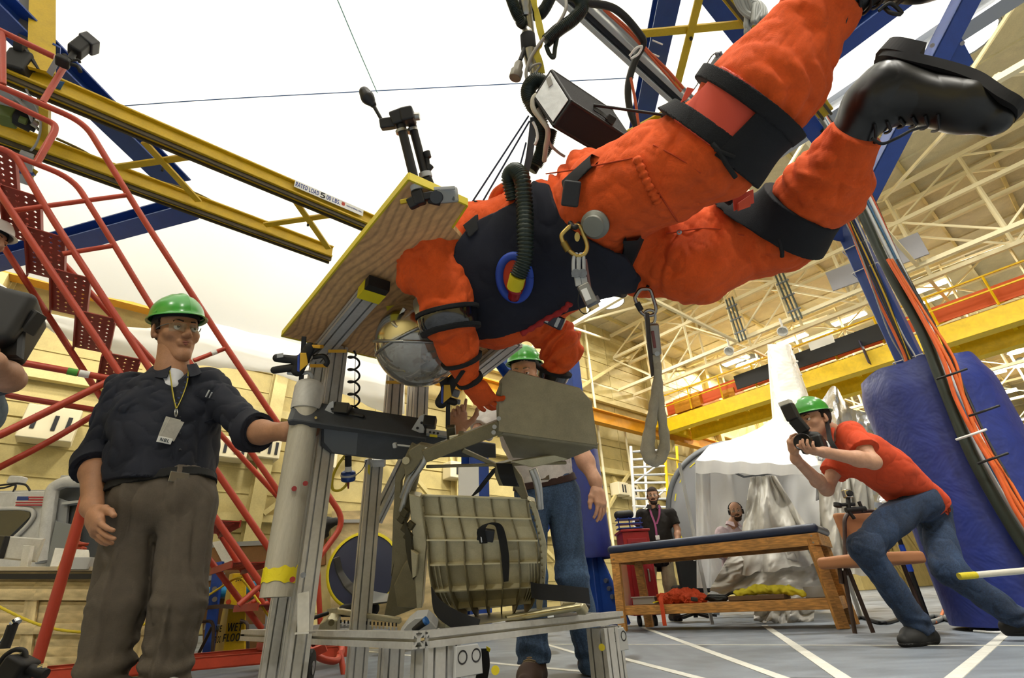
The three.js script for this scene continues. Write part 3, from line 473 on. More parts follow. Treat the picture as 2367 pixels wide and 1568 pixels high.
// grey and yellow track beam at the upper right with its cables
{
  const a = 1.196, b0 = .73, b1 = 4.37, o = thing('track_beam', 'grey and yellow track beam slanting behind the hanging pack at the top', 'beam', W(a, (b0 + b1) / 2, yG));
  const P = d => W(a, b0, yG + d), Q = d => W(a, b1, yG + d), sh = (p, s) => p.addScaledVector(DA, s);
  part(o, 'track', mg(beam(sh(P(0), -.036), sh(Q(0), -.036), .042, .1, UP, .008), beam(sh(P(0), .055), sh(Q(0), .055), .042, .1, UP, .008), beam(P(.05), Q(.05), .155, .024)), K.alu); part(o, 'slot', beam(P(.005), Q(.005), .055, .06), K.dark); part(o, 'yellow_beam', beam(sh(P(.12), .036), sh(Q(.12), .036), .145, .12, UP, .008), K.yel);
  trackBeam('track_beam', 'second yellow track beam parallel to the grey one, mostly above the frame', .437, 1.46, 4.37, yG, .145, .12);
  xbrace('flat yellow cross brace above the raised orange leg', [hy(1480, 78, yG), hy(1725, 55, yG), hy(1618, -20, yG), hy(1563, 198, yG)], K.yel, .06);
  const p = hy(1436, 335, yG), q = hy(1600, 248, yG); const e = thing('end_beam', 'short yellow end beam behind the hanging black pack', 'beam', mid(p, q)); part(e, 'beam', ibeam(p, q, .12, .17, .018), K.yel);
  single('drape_cable', 'thick black cable looping down from the track beam behind the pack', 'cable', tube([at(1350, 5, 2.3), at(1420, 20, 2.35), at(1475, 75, 2.45), at(1488, 100, 2.5), at(1470, 135, 2.5), at(1452, 200, 2.5), at(1458, 260, 2.5), at(1485, 320, 2.5)], .018, 8, 50), K.black);
  single('orange_cable', 'thin orange cables running along the track beam', 'cable', mg(tube([at(1390, 15, 2.5), at(1450, 65, 2.5), at(1500, 120, 2.5), at(1545, 165, 2.5), at(1580, 205, 2.5)], .008, 6, 40), tube([at(1395, 22, 2.5), at(1460, 82, 2.5), at(1505, 132, 2.5), at(1575, 212, 2.5)], .006, 6, 40), tube([at(1458, 180, 2.4), at(1468, 230, 2.4), at(1475, 280, 2.4), at(1482, 315, 2.4)], .007, 6, 30)), mat('#b9522c', .6));
  for (const [x, y] of [[1478, 108], [1520, 97], [1512, 125]]) single('loose_tie', ['white tie binding the black cable to the track beam', 'clear tie end sticking out right of the track beam', 'clear tie end below the first beside the blue beam'][[108, 97, 125].indexOf(y)], 'cable tie', y === 108 ? tube([at(1455, 130, 2.4), at(1470, 112, 2.38), at(1484, 108, 2.4), at(1476, 124, 2.42), at(1458, 136, 2.42)], .006, 6) : tube([at(x - 12, y - 4, 2.5), at(x + 12, y + 6, 2.5)], .004, 5), K.white);
  single('grey_beacon', 'small grey rounded fitting with two antennas above the orange knee', 'fitting', mg(turned(at(1672, 165, 2.3), at(1660, 128, 2.3), [[.0, -.05], [.055, -.04], [.06, 0], [.05, .05], [.02, .075]], 14), cyl(at(1662, 140, 2.28), at(1656, 122, 2.26), .008), cyl(at(1670, 138, 2.28), at(1664, 120, 2.26), .008), tube([at(1655, 122, 2.26), at(1645, 130, 2.28), at(1628, 160, 2.3), at(1612, 195, 2.3), at(1605, 205, 2.3)], .003, 5)), K.grey);
  single('upper_cables', 'tangle of grey and white cables beside the raised leg at the top', 'cables', mg(...[0, 1, 2, 3, 4, 5].map(i => tube([at(1690 + i * 6, -20, 2.4), at(1712 + i * 7, 25 + 3 * i, 2.4), at(1745 + i * 3, 45 - 4 * i, 2.38), at(1768 - i * 5, 38 + i * 3, 2.36), at(1762 - i * 3, 10, 2.4), at(1735 + i * 4, 2 + i * 4, 2.42), at(1725, 50 + i * 5, 2.4), at(1740, 85, 2.4)], .008 + .003 * (i % 3), 6, 50))), mat('#8e9290', .5));
}
// thin lines strung under the canopy
single('guy_line', 'thin blue line stretched under the canopy at the upper left', 'line', tube([hy(268, 246, 4.92), hy(500, 230, 4.92), hy(870, 210, 4.92), hy(1465, 180, 4.92)], .005, 5), mat('#3a6aa8', .5));
single('guy_line', 'thin line hanging from the top edge towards the clamp arm', 'line', tube([hy(776, -10, 4.92), hy(820, 95, 4.92), hy(872, 215, 4.92)], .005, 5), mat('#5f9a98', .5));
// grey track along the canopy edge
{ const o = thing('edge_beam', 'pale grey steel beam along the right edge of the canopy', 'beam', W(3.6, 6.4, 6.07)); part(o, 'beam', ibeam(W(-3.6, 6.4, 6.07), W(11, 6.4, 6.07), .24, .27, .035), mat('#9ea2a8', .5)); }
// ---------- overhead crane riding on the wall rail ----------
{
  const b = 20.6, o = thing('overhead_crane', 'yellow and orange overhead crane bridge with a walkway under the far roof', 'crane', W(0, b, 7.4)), aL = 13.2, aR = -19;
  part(o, 'girder', beam(W(aL, b, 7.5), W(aR, b, 7.5), .5, .62, UP, .01), K.crane); part(o, 'girder', beam(W(aL, b + 2.6, 7.6), W(aR, b + 2.6, 7.6), .5, .62, UP, .01), K.crane);
  part(o, 'walkway', beam(W(aL, b + 1.3, 8.0), W(aR, b + 1.3, 8.0), 2.0, .06), mat('#a8781a', .6)); part(o, 'fascia', beam(W(aL, b + .6, 8.55), W(aR, b + .6, 8.55), .06, .62), mat('#cf5a2a', .7), 'orange red fascia');
  part(o, 'end_truck', beam(W(aL + .3, b - .4, 7.75), W(aL + .3, b + 3.2, 7.75), .4, .5), K.crane);
  for (let a = aL; a > -12; a -= 1.6) { part(o, 'cross_member', beam(W(a, b, 7.85), W(a, b + 2.6, 7.85), .12, .14), K.crane); part(o, 'railing_post', beam(W(a, b + .1, 8), W(a, b + .1, 9.1), .05, .05), K.crane); part(o, 'stay', beam(W(a, b + .3, 8.1), W(a - .9, b + 2.7, 9.1), .05, .05), K.yel); }
  for (const y of [8.55, 9.1]) part(o, 'railing', beam(W(aL, b + .1, y), W(aR, b + .1, y), .05, .05), K.crane);
  const p = onB(1700, 885, b - .3), q = onB(2065, 757, b - .3); p.y = q.y = (p.y + q.y) / 2; part(o, 'banner', beam(p, q, .05, .62), mat('#17181b', .7), 'long black panel');
  const s = onB(1870, 800, b - .32), s2 = onB(1928, 785, b - .32); s.y = s2.y = (s.y + s2.y) / 2; part(o, 'sign', beam(s, s2, .04, .34), K.white, 'small white sign');
  const h = onB(1998, 812, b - .4); part(o, 'tag', beam(h.clone().add(V(0, .4, 0)), h.clone().add(V(0, -.5, 0)), .28, .03, DA), mat('#3a3550', .6), 'dark hanging tag');
  part(o, 'hoist', mg(box_ab(11.2, 12.6, b + .3, b + 2.2, 8.1, 8.8), box_ab(9.6, 10.2, b + .5, b + 2, 8.1, 8.5)), K.amber);
  const c2 = thing('overhead_crane', 'second yellow crane girder far back at the right edge', 'crane', W(-2, 44, 7.4)); part(c2, 'girder', beam(W(13, 44, 7.6), W(-19, 44, 7.6), .5, .9), K.crane); part(c2, 'walkway', beam(W(13, 45.5, 8.2), W(-19, 45.5, 8.2), 1.6, .5), K.amber);
  for (let a = 12; a > -10; a -= 2.2) part(c2, 'cross_member', beam(W(a, 44, 7.95), W(a, 46, 7.95), .14, .16), K.crane);
}
// pale boards hanging in the truss
for (const [x0, y0, x1, y1, h, l] of [[1917, 652, 1998, 622, 50, 'grey board hanging in the roof truss left of the blue column'], [2052, 595, 2135, 562, 55, 'grey board hanging in the roof truss right of the blue column']]) {
  const p = onB(x0, y0, 18.6), q = onB(x1, y1, 18.6), dy = h * 19 / FOC * .95; single('ceiling_board', l, 'board', plate([p.clone().add(V(0, -dy / 2, 0)), q.clone().add(V(0, -dy / 2, 0)), q.clone().add(V(0, dy / 2, 0)), p.clone().add(V(0, dy / 2, 0))], .06), mat('#8f9099', .7));
}
for (const [x, y, x2, y2, l] of [[1685, 690, 1717, 788, 'left'], [1800, 632, 1845, 740, 'right']]) {
  const p = onB(x, y, 18.7), q = onB(x2, y2, 18.7), o = thing('conduit_bundle', `dark vertical conduits strapped to the white truss, ${l} of the two bundles`, 'conduit', mid(p, q)); for (const k of [-1, 0, 1]) part(o, 'conduit', cyl(p.clone().addScaledVector(DA, k * .14), q.clone().addScaledVector(DA, k * .14), .035, .035, 6), mat('#3f4a48', .5)); for (const t of [.2, .5, .8]) part(o, 'clip', beam(mid(p, q, t).addScaledVector(DA, -.24), mid(p, q, t).addScaledVector(DA, .24), .06, .06), K.grey);
  const f = q.clone().add(V(0, -.15, 0)).addScaledVector(DA, .6); single('flood_lamp', `small white flood lamp clamped below the truss near the ${l} conduits`, 'lamp', mg(beam(f, f.clone().add(V(0, .5, 0)), .06, .06), turned(f, f.clone().addScaledVector(DBf, -.4).add(V(0, -.3, 0)), [[.0, -.1], [.14, -.08], [.2, .2], [.17, .2]], 12)), K.white);
}
// ---------- rolling safety ladder ----------
{
  const K_lad = mat('#c0432a', .42, 0, { map: T.spot }), K_tread = mat('#a3301f', .5, 0, { map: T.spot }), aN = 3.8, aF = 4.42, B = k => -.61 + .2 * k, Y = k => 2.365 - .245 * k;
  const o = thing('rolling_ladder', 'red rolling safety ladder with perforated treads behind the man in the dark shirt', 'ladder', W(4.1, .2, 0));
  const N = (x, y) => onA(x, y, aN), F = (x, y) => onA(x, y, aF), tubeN = (n, pts, r, f = N) => part(o, n, pipe(pts.map(p => f(...p)), r, .12, 10), K_lad);
  // treads with punched holes and folded lips
  const holes = []; for (let i = 0; i < 9; i++) for (let j = 0; j < 4; j++) { const x = -.26 + i * .065, y = -.066 + j * .044, w = .017, h = .011, off_ = (j % 2) * .012; holes.push([[x - w + off_, y], [x + off_, y + h], [x + w + off_, y], [x + off_, y - h]]); }
  const tg = ext([[-.31, -.1], [.31, -.1], [.31, .1], [-.31, .1]], .006, 0, holes);
  for (let k = -3; k <= 9; k++) {
    const m = M4().makeBasis(DA, DBf, DA.clone().cross(DBf)).setPosition(W((aN + aF) / 2, B(k) + .1, Y(k)));
    const t = part(o, 'tread', mg(tg.clone().applyMatrix4(m), beam(W(aN, B(k) + .2, Y(k) - .015), W(aF, B(k) + .2, Y(k) - .015), .008, .045), beam(W(aN, B(k), Y(k) - .015), W(aF, B(k), Y(k) - .015), .008, .045)), K_tread);
  }
  // stringers
  tubeN('stringer', [[-60, 330], [30, 350], [117, 500], [334, 834], [498, 1087], [671, 1340]], .021); tubeN('stringer', [[-30, 402], [34, 500], [275, 861], [489, 1186], [660, 1432]], .021); tubeN('stringer', [[-40, 500], [0, 558], [234, 920], [475, 1283], [606, 1455]], .021, F);
  part(o, 'stringer', pipe([W(aF, B(-4) + .2, Y(-4)), W(aF, B(9.3) + .2, Y(9.3))], .02), K_lad);
  // handrails
  tubeN('handrail', [[-60, 178], [0, 200], [195, 283], [327, 500], [523, 803], [683, 1040], [742, 1120], [799, 1206], [737, 1290], [700, 1345]], .021); tubeN('mid_rail', [[-30, 330], [41, 362], [169, 413], [248, 540], [348, 706], [568, 1028], [690, 1204]], .019);
  part(o, 'handrail', pipe([W(aF, -1.9, 3.45), W(aF, -1.35, 3.35), W(aF, B(8.5) + .42, Y(8.5) + .6), W(aF, B(9.4) + .4, Y(9.4))], .02, .12), K_lad);
  tubeN('guard_rail', [[-60, 40], [0, 71], [124, 131]], .022); tubeN('guard_rail', [[5, 75], [6, 195]], .02); tubeN('guard_rail', [[150, 152], [98, 237]], .02); tubeN('guard_rail', [[-30, 213], [0, 227], [128, 288], [126, 305], [84, 378]], .021);
  for (const p of [[[28, 487], [296, 451]], [[145, 587], [262, 568]], [[448, 834], [523, 805]]]) tubeN('rail_strut', p, .016);
  part(o, 'tape_band', cyl(N(488, 818), N(500, 813.5), .018), K.white, 'white tape on the strut');
  // side braces of the tall end
  tubeN('side_brace', [[-20, 828], [52, 839], [251, 875]], .02); tubeN('side_brace', [[-20, 1014], [0, 1006], [251, 882]], .022); tubeN('side_brace', [[-20, 905], [38, 918], [222, 948]], .019, F); tubeN('side_brace', [[-20, 1090], [103, 1028], [222, 957]], .021, F);
  part(o, 'tape_band', cyl(N(156, 858), N(180, 862.5), .022), mat('#4f9a35', .6), 'green tape label'); part(o, 'tape_band', cyl(N(183, 863), N(207, 867), .022), K.white, 'white tape label'); part(o, 'tape_band', cyl(F(172, 930 - 75), F(188, 931 - 74), .005), K.white);
  // rear leg and base
  const legTop = N(200, 1095), legFoot = hy(75, 1568, .1); part(o, 'rear_leg', cyl(legTop.clone().add(V(0, .6, 0)), legFoot, .028, .028, 14), K_lad); part(o, 'rear_leg', cyl(W(aF, bOf(legTop), 1.6), W(aF, bOf(legFoot), .1), .028, .028, 14), K_lad);
  const e0 = legFoot.clone(), e1 = W(aN, B(9.6) + .3, .1); part(o, 'base_channel', channel(e0, e1, .05, .065, .008), K_lad); part(o, 'base_channel', channel(W(aF, bOf(legFoot), .1), W(aF, B(9.6) + .3, .1), .05, .065, .008), K_lad); for (const t of [0, 1]) part(o, 'cross_channel', beam(t ? e1 : e0, W(aF, t ? B(9.6) + .3 : bOf(legFoot), .1), .05, .06), K_lad);
  tubeN('diagonal_brace', [[551, 1400], [647, 1314]], .018); tubeN('diagonal_brace', [[560, 1405], [700, 1383]], .018, F); tubeN('diagonal_brace', [[565, 1405], [640, 1355]], .016, F);
  const ax = hy(713, 1545, .09); part(o, 'bumper_frame', pipe([at(700, 1488, 2.95), at(735, 1522, 2.95), at(778, 1532, 3), at(793, 1500, 3.2), at(780, 1478, 3.3)], .02, .06), K_lad); part(o, 'bumper_frame', pipe([at(786, 1506, 3.1), at(796, 1567, 3)], .018), K_lad); part(o, 'caster_plate', plate([at(690, 1510, 2.9), at(750, 1488, 2.95), at(757, 1504, 2.95), at(712, 1528, 2.9)], .02), K_lad);
  const wa = V(1, 0, -.15).normalize(); const wh = part(o, 'wheel', turned(ax.clone().addScaledVector(wa, -.02), ax.clone().addScaledVector(wa, .02), [[.03, 0], [.075, 0], [.085, .008], [.085, .032], [.075, .04], [.03, .04]], 24), K.rub); part(wh, 'hub', cyl(ax.clone().addScaledVector(wa, -.025), ax.clone().addScaledVector(wa, .025), .03), K.steel); part(o, 'wheel_fork', mg(plate([ax.clone().addScaledVector(wa, -.03), ax.clone().addScaledVector(wa, -.03).add(V(-.03, .13, 0)), ax.clone().addScaledVector(wa, -.03).add(V(.04, .13, 0))], .006)), K.lgrey);
}
// ---------- bodies ----------
const SKIN = mat('#b3815f', .6, 0, { map: rep(T.spot, 4), bumpMap: rep(T.blotch, 12), bumpScale: .0006 });
const SKIN2 = mat('#c8977a', .6, 0, { map: rep(T.spot, 4), bumpMap: rep(T.blotch, 12), bumpScale: .0006 });
const lookQ = (fwd, up) => { fwd = fwd.clone().normalize(); let x = up.clone().cross(fwd).normalize(); return new THREE.Quaternion().setFromRotationMatrix(M4().makeBasis(x, fwd.clone().cross(x), fwd)); };
const toLocal = (c, q, f, s = 1) => { const iq = q.clone().invert(), v = V(0, 0, 0); return (x, y, z) => { v.set(x - c.x, y - c.y, z - c.z).applyQuaternion(iq).divideScalar(s); return f(v.x, v.y, v.z) * s; }; };
const fromLocal = (c, q, s = 1) => (x, y, z) => V(x, y, z).multiplyScalar(s).applyQuaternion(q).add(c);
// head: eyes at the origin's height, z to the front
function headField(long = 0) {
  const P = [[ell(V(0, .035, -.012), null, .076, .092, .097), 0], [ell(V(0, -.04, .022), null, .055, .075, .066), .03], [cap(V(0, -.098 - long, .066), V(0, -.096 - long, .062), .021), .03], [cap(V(-.043, -.05, .004), V(-.012, -.1 - long, .058), .021, .019), .03], [cap(V(.043, -.05, .004), V(.012, -.1 - long, .058), .021, .019), .03],
    [cap(V(-.044, -.024, .056), V(-.046, -.02, .05), .021), .025], [cap(V(.044, -.024, .056), V(.046, -.02, .05), .021), .025], [cap(V(-.034, .019, .079), V(.034, .019, .079), .011), .014], [cap(V(0, .012, .086), V(0, -.03, .107), .0075, .0125), .014], [cap(V(-.011, -.036, .096), V(.011, -.036, .096), .0095), .008], [cap(V(-.02, -.0615, .081), V(.02, -.0615, .081), .0075), .01], [cap(V(-.016, -.072, .08), V(.016, -.072, .08), .0075), .01]];
  const e = [-1, 1].map(s => uni(.006, ell(V(s * .081, -.006, -.012), new THREE.Quaternion().setFromEuler(new THREE.Euler(.15, s * .5, 0)), .009, .031, .019), ell(V(s * .077, -.026, -.004), null, .009, .012, .011)));
  const sock = [-1, 1].map(s => ell(V(s * .032, -.001, .1), null, .017, .011, .019)), mouth = cap(V(-.021, -.0668, .091), V(.021, -.0668, .091), .0022);
  return (x, y, z) => { let d = P[0][0](x, y, z); if (d > .15) return d - .06; for (let i = 1; i < P.length; i++) d = smin(d, P[i][0](x, y, z), P[i][1]); for (const s of sock) { const q = -s(x, y, z); d = -smin(-d, -q, .012); } d = Math.max(d, -mouth(x, y, z)); for (const k of e) d = smin(d, k(x, y, z), .008); return d; };
}
// head part set: returns the skin geometry; eyes, brows, hair become children
function head(parent, c, q, s, o = {}) {
  const f = toLocal(c, q, headField(o.long || 0), s), [lo, hi] = boundsOf([c], .155 * s); const L = fromLocal(c, q, s);
  const g = net(f, lo, hi, (o.cell || .0036) * s);
  for (const k of [-1, 1]) {
    const e = part(parent, 'eye', new THREE.SphereGeometry(.0122 * s, 14, 10).translate(...L(k * .032, 0, .0778).toArray()), mat('#d8d2cc', .25)); const gd = V(o.gaze ? o.gaze[0] : 0, o.gaze ? o.gaze[1] : 0, 1).normalize();
    part(e, 'iris', new THREE.SphereGeometry(.0066 * s, 10, 8).translate(...L(k * .032 + gd.x * .0082, gd.y * .0082, .0778 + gd.z * .0082).toArray()), mat('#2a1d14', .2));
    part(parent, 'eyelid', slab((u, v) => { const a = (u - .5) * 2.4, b = .2 + v * 1.06; return L(k * .032 + .0142 * Math.sin(a) * Math.cos(b), .0142 * Math.sin(b), .079 + .0142 * Math.cos(a) * Math.cos(b)); }, 10, 4, .0015 * s), o.skin || SKIN);
    part(parent, 'eyebrow', sweep([L(k * .014, .025, .0905), L(k * .03, .0285, .0885), L(k * .047, .0235, .075)], t => (.0036 - .0012 * t) * s, 6), mat(o.hair || '#2b1f17', .9));
  }
  part(parent, 'lips', mg(sweep([L(-.021, -.0655, .082), L(-.008, -.0615, .0895), L(0, -.0628, .0905), L(.008, -.0615, .0895), L(.021, -.0655, .082)], t => (.001 + .0042 * Math.sin(t * 3.14)) * s, 6), sweep([L(-.019, -.068, .0815), L(0, -.0715, .0895), L(.019, -.068, .0815)], t => (.001 + .0052 * Math.sin(t * 3.14)) * s, 6)), mat('#8f5648', .55));
  if (o.hairShape) { const hf = toLocal(c, q, o.hairShape, s); part(parent, 'hair', net(hf, lo, hi, .0045 * s), mat(o.hair || '#2b1f17', .9, 0, { bumpMap: rep(T.grain, 8), bumpScale: .004 })); }
  return g;
}
// hair fields in head space
const shortHair = (back = -.07, front = .06) => { const sk = off(ell(V(0, .035, -.012), null, .078, .096, .1), .004); return (x, y, z) => Math.max(sk(x, y, z) + .0025 * nz(x * 140, y * 140, z * 60), Math.max(-(y - (z > .02 ? front : z > -.02 ? .0 : back)) * .8, 0) > 0 ? (z > .02 ? front - y : z > -.02 ? .012 - y : back - y) : -1); };
const beardField = () => { const j = uni(.03, cap(V(-.056, -.03, .005), V(-.02, -.1, .062), .022), cap(V(.056, -.03, .005), V(.02, -.1, .062), .022), cap(V(-.012, -.1, .066), V(.012, -.1, .066), .026)), m = cap(V(-.024, -.055, .087), V(.024, -.055, .087), .008), mouth = ell(V(0, -.068, .1), null, .02, .007, .03); return (x, y, z) => Math.max(Math.min(j(x, y, z), m(x, y, z)), -mouth(x, y, z)) + .002 * nz(x * 150, y * 150, z * 150); };
// hand: w wrist, dir of the fingers, pn palm normal; side +1 puts the thumb at dir x pn
function handField(w, dir, pn, side, curl, s = 1, spread = .12, thumbOut = .6) {
  const y = dir.clone().normalize(), z = pn.clone().addScaledVector(y, -pn.dot(y)).normalize(), x = y.clone().cross(z).multiplyScalar(side), L = (a, b, c) => w.clone().addScaledVector(x, a * s).addScaledVector(y, b * s).addScaledVector(z, c * s);
  const fs = [uni(.02 * s, cap(L(0, -.03, 0), L(0, .02, 0), .027 * s, .03 * s, [z, 1.35]), cap(L(.022, .03, .0), L(.027, .078, 0), .0165 * s, .0145 * s), cap(L(.005, .03, -.002), L(.008, .083, -.002), .017 * s, .015 * s), cap(L(-.012, .03, -.002), L(-.011, .08, -.002), .016 * s, .014 * s), cap(L(-.026, .028, 0), L(-.029, .07, 0), .0145 * s, .013 * s))];
  const F = [[.027, .08, .07, 1.0, 1], [.008, .086, .078, 1.05, .3], [-.011, .082, .073, 1.1, -.5], [-.029, .072, .058, 1.15, -1.3]], tips = [];
  F.forEach(([a, b, len, cm, sp], i) => {
    let p = L(a, b, -.001), ang = 0; const c = (Array.isArray(curl) ? curl[i] : curl) * cm; const seg = [.44, .31, .25], r = [.0095, .0086, .0076], sx = sp * spread;
    for (let k = 0; k < 3; k++) { ang += c * (k === 0 ? .8 : 1.0); const d = y.clone().multiplyScalar(Math.cos(ang)).addScaledVector(z, Math.sin(ang)).addScaledVector(x, sx * Math.cos(ang)).normalize(), q = p.clone().addScaledVector(d, len * seg[k] * s); fs.push(cap(p, q, r[k] * s, (r[k] - .0009) * s)); p = q; } tips.push(p);
  });
  const t0 = L(.022, .012, .006), t1 = L(.022 + .026 * thumbOut + .008, .045, .016), t2 = L(.03 + .04 * thumbOut, .072, .024), t3 = L(.03 + .042 * thumbOut, .096, .03); fs.push(uni(.008 * s, cap(t0, t1, .0155 * s, .0125 * s), cap(t1, t2, .0118 * s, .0105 * s), cap(t2, t3, .0104 * s, .0085 * s)));
  const palm = fs[0]; const f = (X, Y, Z) => { let d = palm(X, Y, Z); if (d > .2 * s) return d - .1 * s; let fd = 1e9; for (let i = 1; i < fs.length - 1; i++) fd = Math.min(fd, fs[i](X, Y, Z)); d = smin(d, fd, .007 * s); return smin(d, fs[fs.length - 1](X, Y, Z), .012 * s); };
  const b = boundsOf([w, L(0, .16, 0), L(.06, .06, .03), L(0, .06, .09)], .06 * s); return { f, lo: b[0], hi: b[1], tips, L };
}
const handGeo = (...a) => { const h = handField(...a); return net(h.f, h.lo, h.hi, .0031, .0); };
// chain of tapered capsules through [point, radius]
const limb = (k, ...ps) => uni(k, ...ps.slice(1).map((p, i) => cap(ps[i][0], p[0], ps[i][1], p[1])));
const ridge = (f, amp, s = 0) => (x, y, z) => amp * (Math.pow(1 - Math.abs(nz(x * f + s, y * f * .8, z * f)), 3) - .3);
// band of cloth around a limb: the limb's field grown, between two planes across the axis
function band(f, c, axis, w, grow, shell = 1) { const n = axis.clone().normalize(), d0 = n.dot(c); return (x, y, z) => Math.max(f(x, y, z) - grow, Math.abs(x * n.x + y * n.y + z * n.z - d0) - w / 2, -(f(x, y, z) + .012)); }
const near = (c, r) => [c.clone().subScalar(r), c.clone().addScalar(r)];
// hard hat: shell with ridge, brim and visor
function hardHat(parent, c, q, s, m, o = {}) {
  const L = fromLocal(c, q, s), prof = (u, v) => {
    const th = u * Math.PI * 2, cx = Math.sin(th), cz = Math.cos(th); if (v < .8) { const a = v / .8 * Math.PI / 2, r = Math.sin(a), h = Math.cos(a), rd = Math.exp(-((cx * r / .16) ** 2)) * sst(1, .75, r) * .009 + Math.exp(-(((Math.abs(cx * r) - .35) / .1) ** 2)) * .003 * sst(.98, .7, r); return L(cx * r * .108, Math.pow(h, .9) * .118 + rd, cz * r * .132); }
    const e = (v - .8) / .2, front = Math.pow(Math.max(0, cz), 2); return L(cx * (.108 + e * .012), -e * (.006 + .008 * front), cz * (.132 + e * (.012 + .034 * front)));
  };
  const sh = part(parent, 'hard_hat', slab(prof, 48, 18, .003 * s), m);
  part(sh, 'suspension', slab((u, v) => { const th = u * Math.PI * 2; return L(Math.sin(th) * .09, -.012 + .02 * v, Math.cos(th) * .108); }, 30, 2, .002 * s), K.dark);
  for (const k of [-1, 1]) part(sh, 'slot_boss', beam(L(k * .1, .018, .045), L(k * .104, .02, .005), .008 * s, .022 * s, UP, .003 * s), m);
  return sh;
}
const K_hat = mat('#3c9c38', .28, 0, { clearcoat: .5, clearcoatRoughness: .2, bumpMap: T.blotch, bumpScale: .0006 });
// ---------- the suspended astronaut ----------
{
  const K_or = mat('#ea5a17', .92, 0, { map: rep(T.spot, 3), bumpMap: rep(T.twill, 40), bumpScale: .0007, sheen: .25, sheenRoughness: .6 }), K_navy = mat('#161a2b', .9, 0, { map: rep(T.spot, 4), bumpMap: rep(T.weave, 50), bumpScale: .0008 }), K_strap = mat('#131417', .85, 0, { bumpMap: rep(T.weave, 60), bumpScale: .0006 }), K_felt = mat('#101217', .95, 0, { bumpMap: rep(T.grain, 20), bumpScale: .002 }), K_boot = mat('#0b0b0b', .36, 0, { map: rep(T.spot, 5) });
  const SN = at(1018, 580, 1.72), EN = at(1036, 738, 1.64), WN = at(1082, 874, 1.70), SF = at(1222, 715, 1.9), EF = at(1298, 797, 1.9), WF = at(1272, 886, 1.93);
  const CH = at(1130, 650, 1.83), WA = at(1265, 580, 1.75), PE = at(1405, 530, 1.68);
  const HN = at(1405, 462, 1.55), KN = at(1632, 352, 1.33), AN = at(1893, 28, 1.16), HF = at(1490, 598, 1.75), KF = at(1800, 548, 1.56), AF = at(1968, 318, 1.31);
  const ax = PE.clone().sub(CH).normalize(), wd0 = at(1265, 735, 1.85).sub(at(1250, 405, 1.68)), wd = wd0.clone().addScaledVector(ax, -wd0.dot(ax)).normalize(); let nn = ax.clone().cross(wd); if (nn.dot(CZ) > 0) nn.negate();   // nn: front of the chest, towards the floor
  const o = thing('person', 'person in an orange pressure suit and clear helmet hanging face down from the hoist', 'person', at(1300, 560, 1.75));
  const flat = [nn, 1.45];
  const torso = uni(.09, cap(CH.clone().addScaledVector(wd, -.13), CH.clone().addScaledVector(wd, .1), .17, .15, [nn, 1.25]), cap(CH, WA, .24, .222, flat), cap(WA, PE, .222, .19, flat));
  const armN = limb(.05, [SN, .098], [mid(SN, EN), .092], [EN, .076], [mid(EN, WN), .062], [WN, .043]), armF = limb(.05, [SF, .08], [EF, .074], [WF, .05]);
  const legN = limb(.06, [HN, .155], [mid(HN, KN, .55), .14], [KN, .12], [mid(KN, AN, .45), .112], [AN, .09]), legF = limb(.06, [HF, .145], [mid(HF, KF, .5), .14], [KF, .105], [mid(KF, AF, .5), .086], [AF, .07]);
  const bags = [[at(1795, 205, 1.2), .095], [at(1668, 380, 1.3), .06], [at(1600, 632, 1.6), .1], [at(1930, 445, 1.38), .075], [at(950, 600, 1.72), .035], [at(1345, 385, 1.66), .06], [at(945, 650, 1.74), .04]].map(([c, r]) => cap(c, c.clone().add(V(.01, 0, 0)), r));
  const base = (x, y, z) => { let d = smin(torso(x, y, z), armN(x, y, z), .07); d = smin(d, armF(x, y, z), .07); d = smin(d, legN(x, y, z), .07); d = smin(d, legF(x, y, z), .06); for (const b of bags) d = smin(d, b(x, y, z), .09); return d; };
  // folds: rings where the cloth bends, creases elsewhere
  const fold = (c, axis, r) => { const n = axis.clone().normalize(); return (x, y, z) => { const dx = x - c.x, dy = y - c.y, dz = z - c.z, q = Math.sqrt(dx * dx + dy * dy + dz * dz); if (q > r) return 0; return -.0085 * Math.sin((dx * n.x + dy * n.y + dz * n.z) * 120 + 4.5 * nz(x * 9, y * 9, z * 9)) * sst(r, r * .3, q); }; };
  const folds = [fold(SN.clone().lerp(EN, .1), SN.clone().sub(CH), .15), fold(EN, EN.clone().sub(WN), .13), fold(EF, EF.clone().sub(SF), .2), fold(mid(EF, WF, .6), EF.clone().sub(WF), .1), fold(KN, KN.clone().sub(AN).add(HN.clone().sub(KN)), .17), fold(at(1790, 225, 1.2), V(1, .6, 0), .17), fold(mid(KF, AF, .55), AF.clone().sub(KF), .16), fold(at(1560, 610, 1.66), V(.8, -.5, .2), .17), fold(at(1720, 560, 1.55), ax, .13), fold(at(1300, 400, 1.66), ax, .13), fold(AN, AN.clone().sub(KN), .14), fold(at(1000, 560, 1.7), V(.6, .6, 0), .12)];
  const rg = ridge(8.5, .009), rg2 = ridge(19, .0038, 7), rg3 = ridge(31, .0022, 3);
  const suitF = (x, y, z) => { const d = base(x, y, z); if (Math.abs(d) > .035) return d; let w = rg(x, y, z) + rg2(x, y, z) + rg3(x, y, z); for (const f of folds) w += f(x, y, z); return d + w; };
  // hands in orange gloves
  const gd = at(1140, 950, 1.79).sub(WN), hN = handField(WN.clone().addScaledVector(gd.clone().normalize(), .02), gd, CZ.clone().addScaledVector(CX, .55), -1, [.2, .26, .3, .34], 1.16, .3, .5), hF = handField(WF, at(1225, 985, 1.9).sub(WF), V(-.5, 0, .8), 1, .5, 1.1);
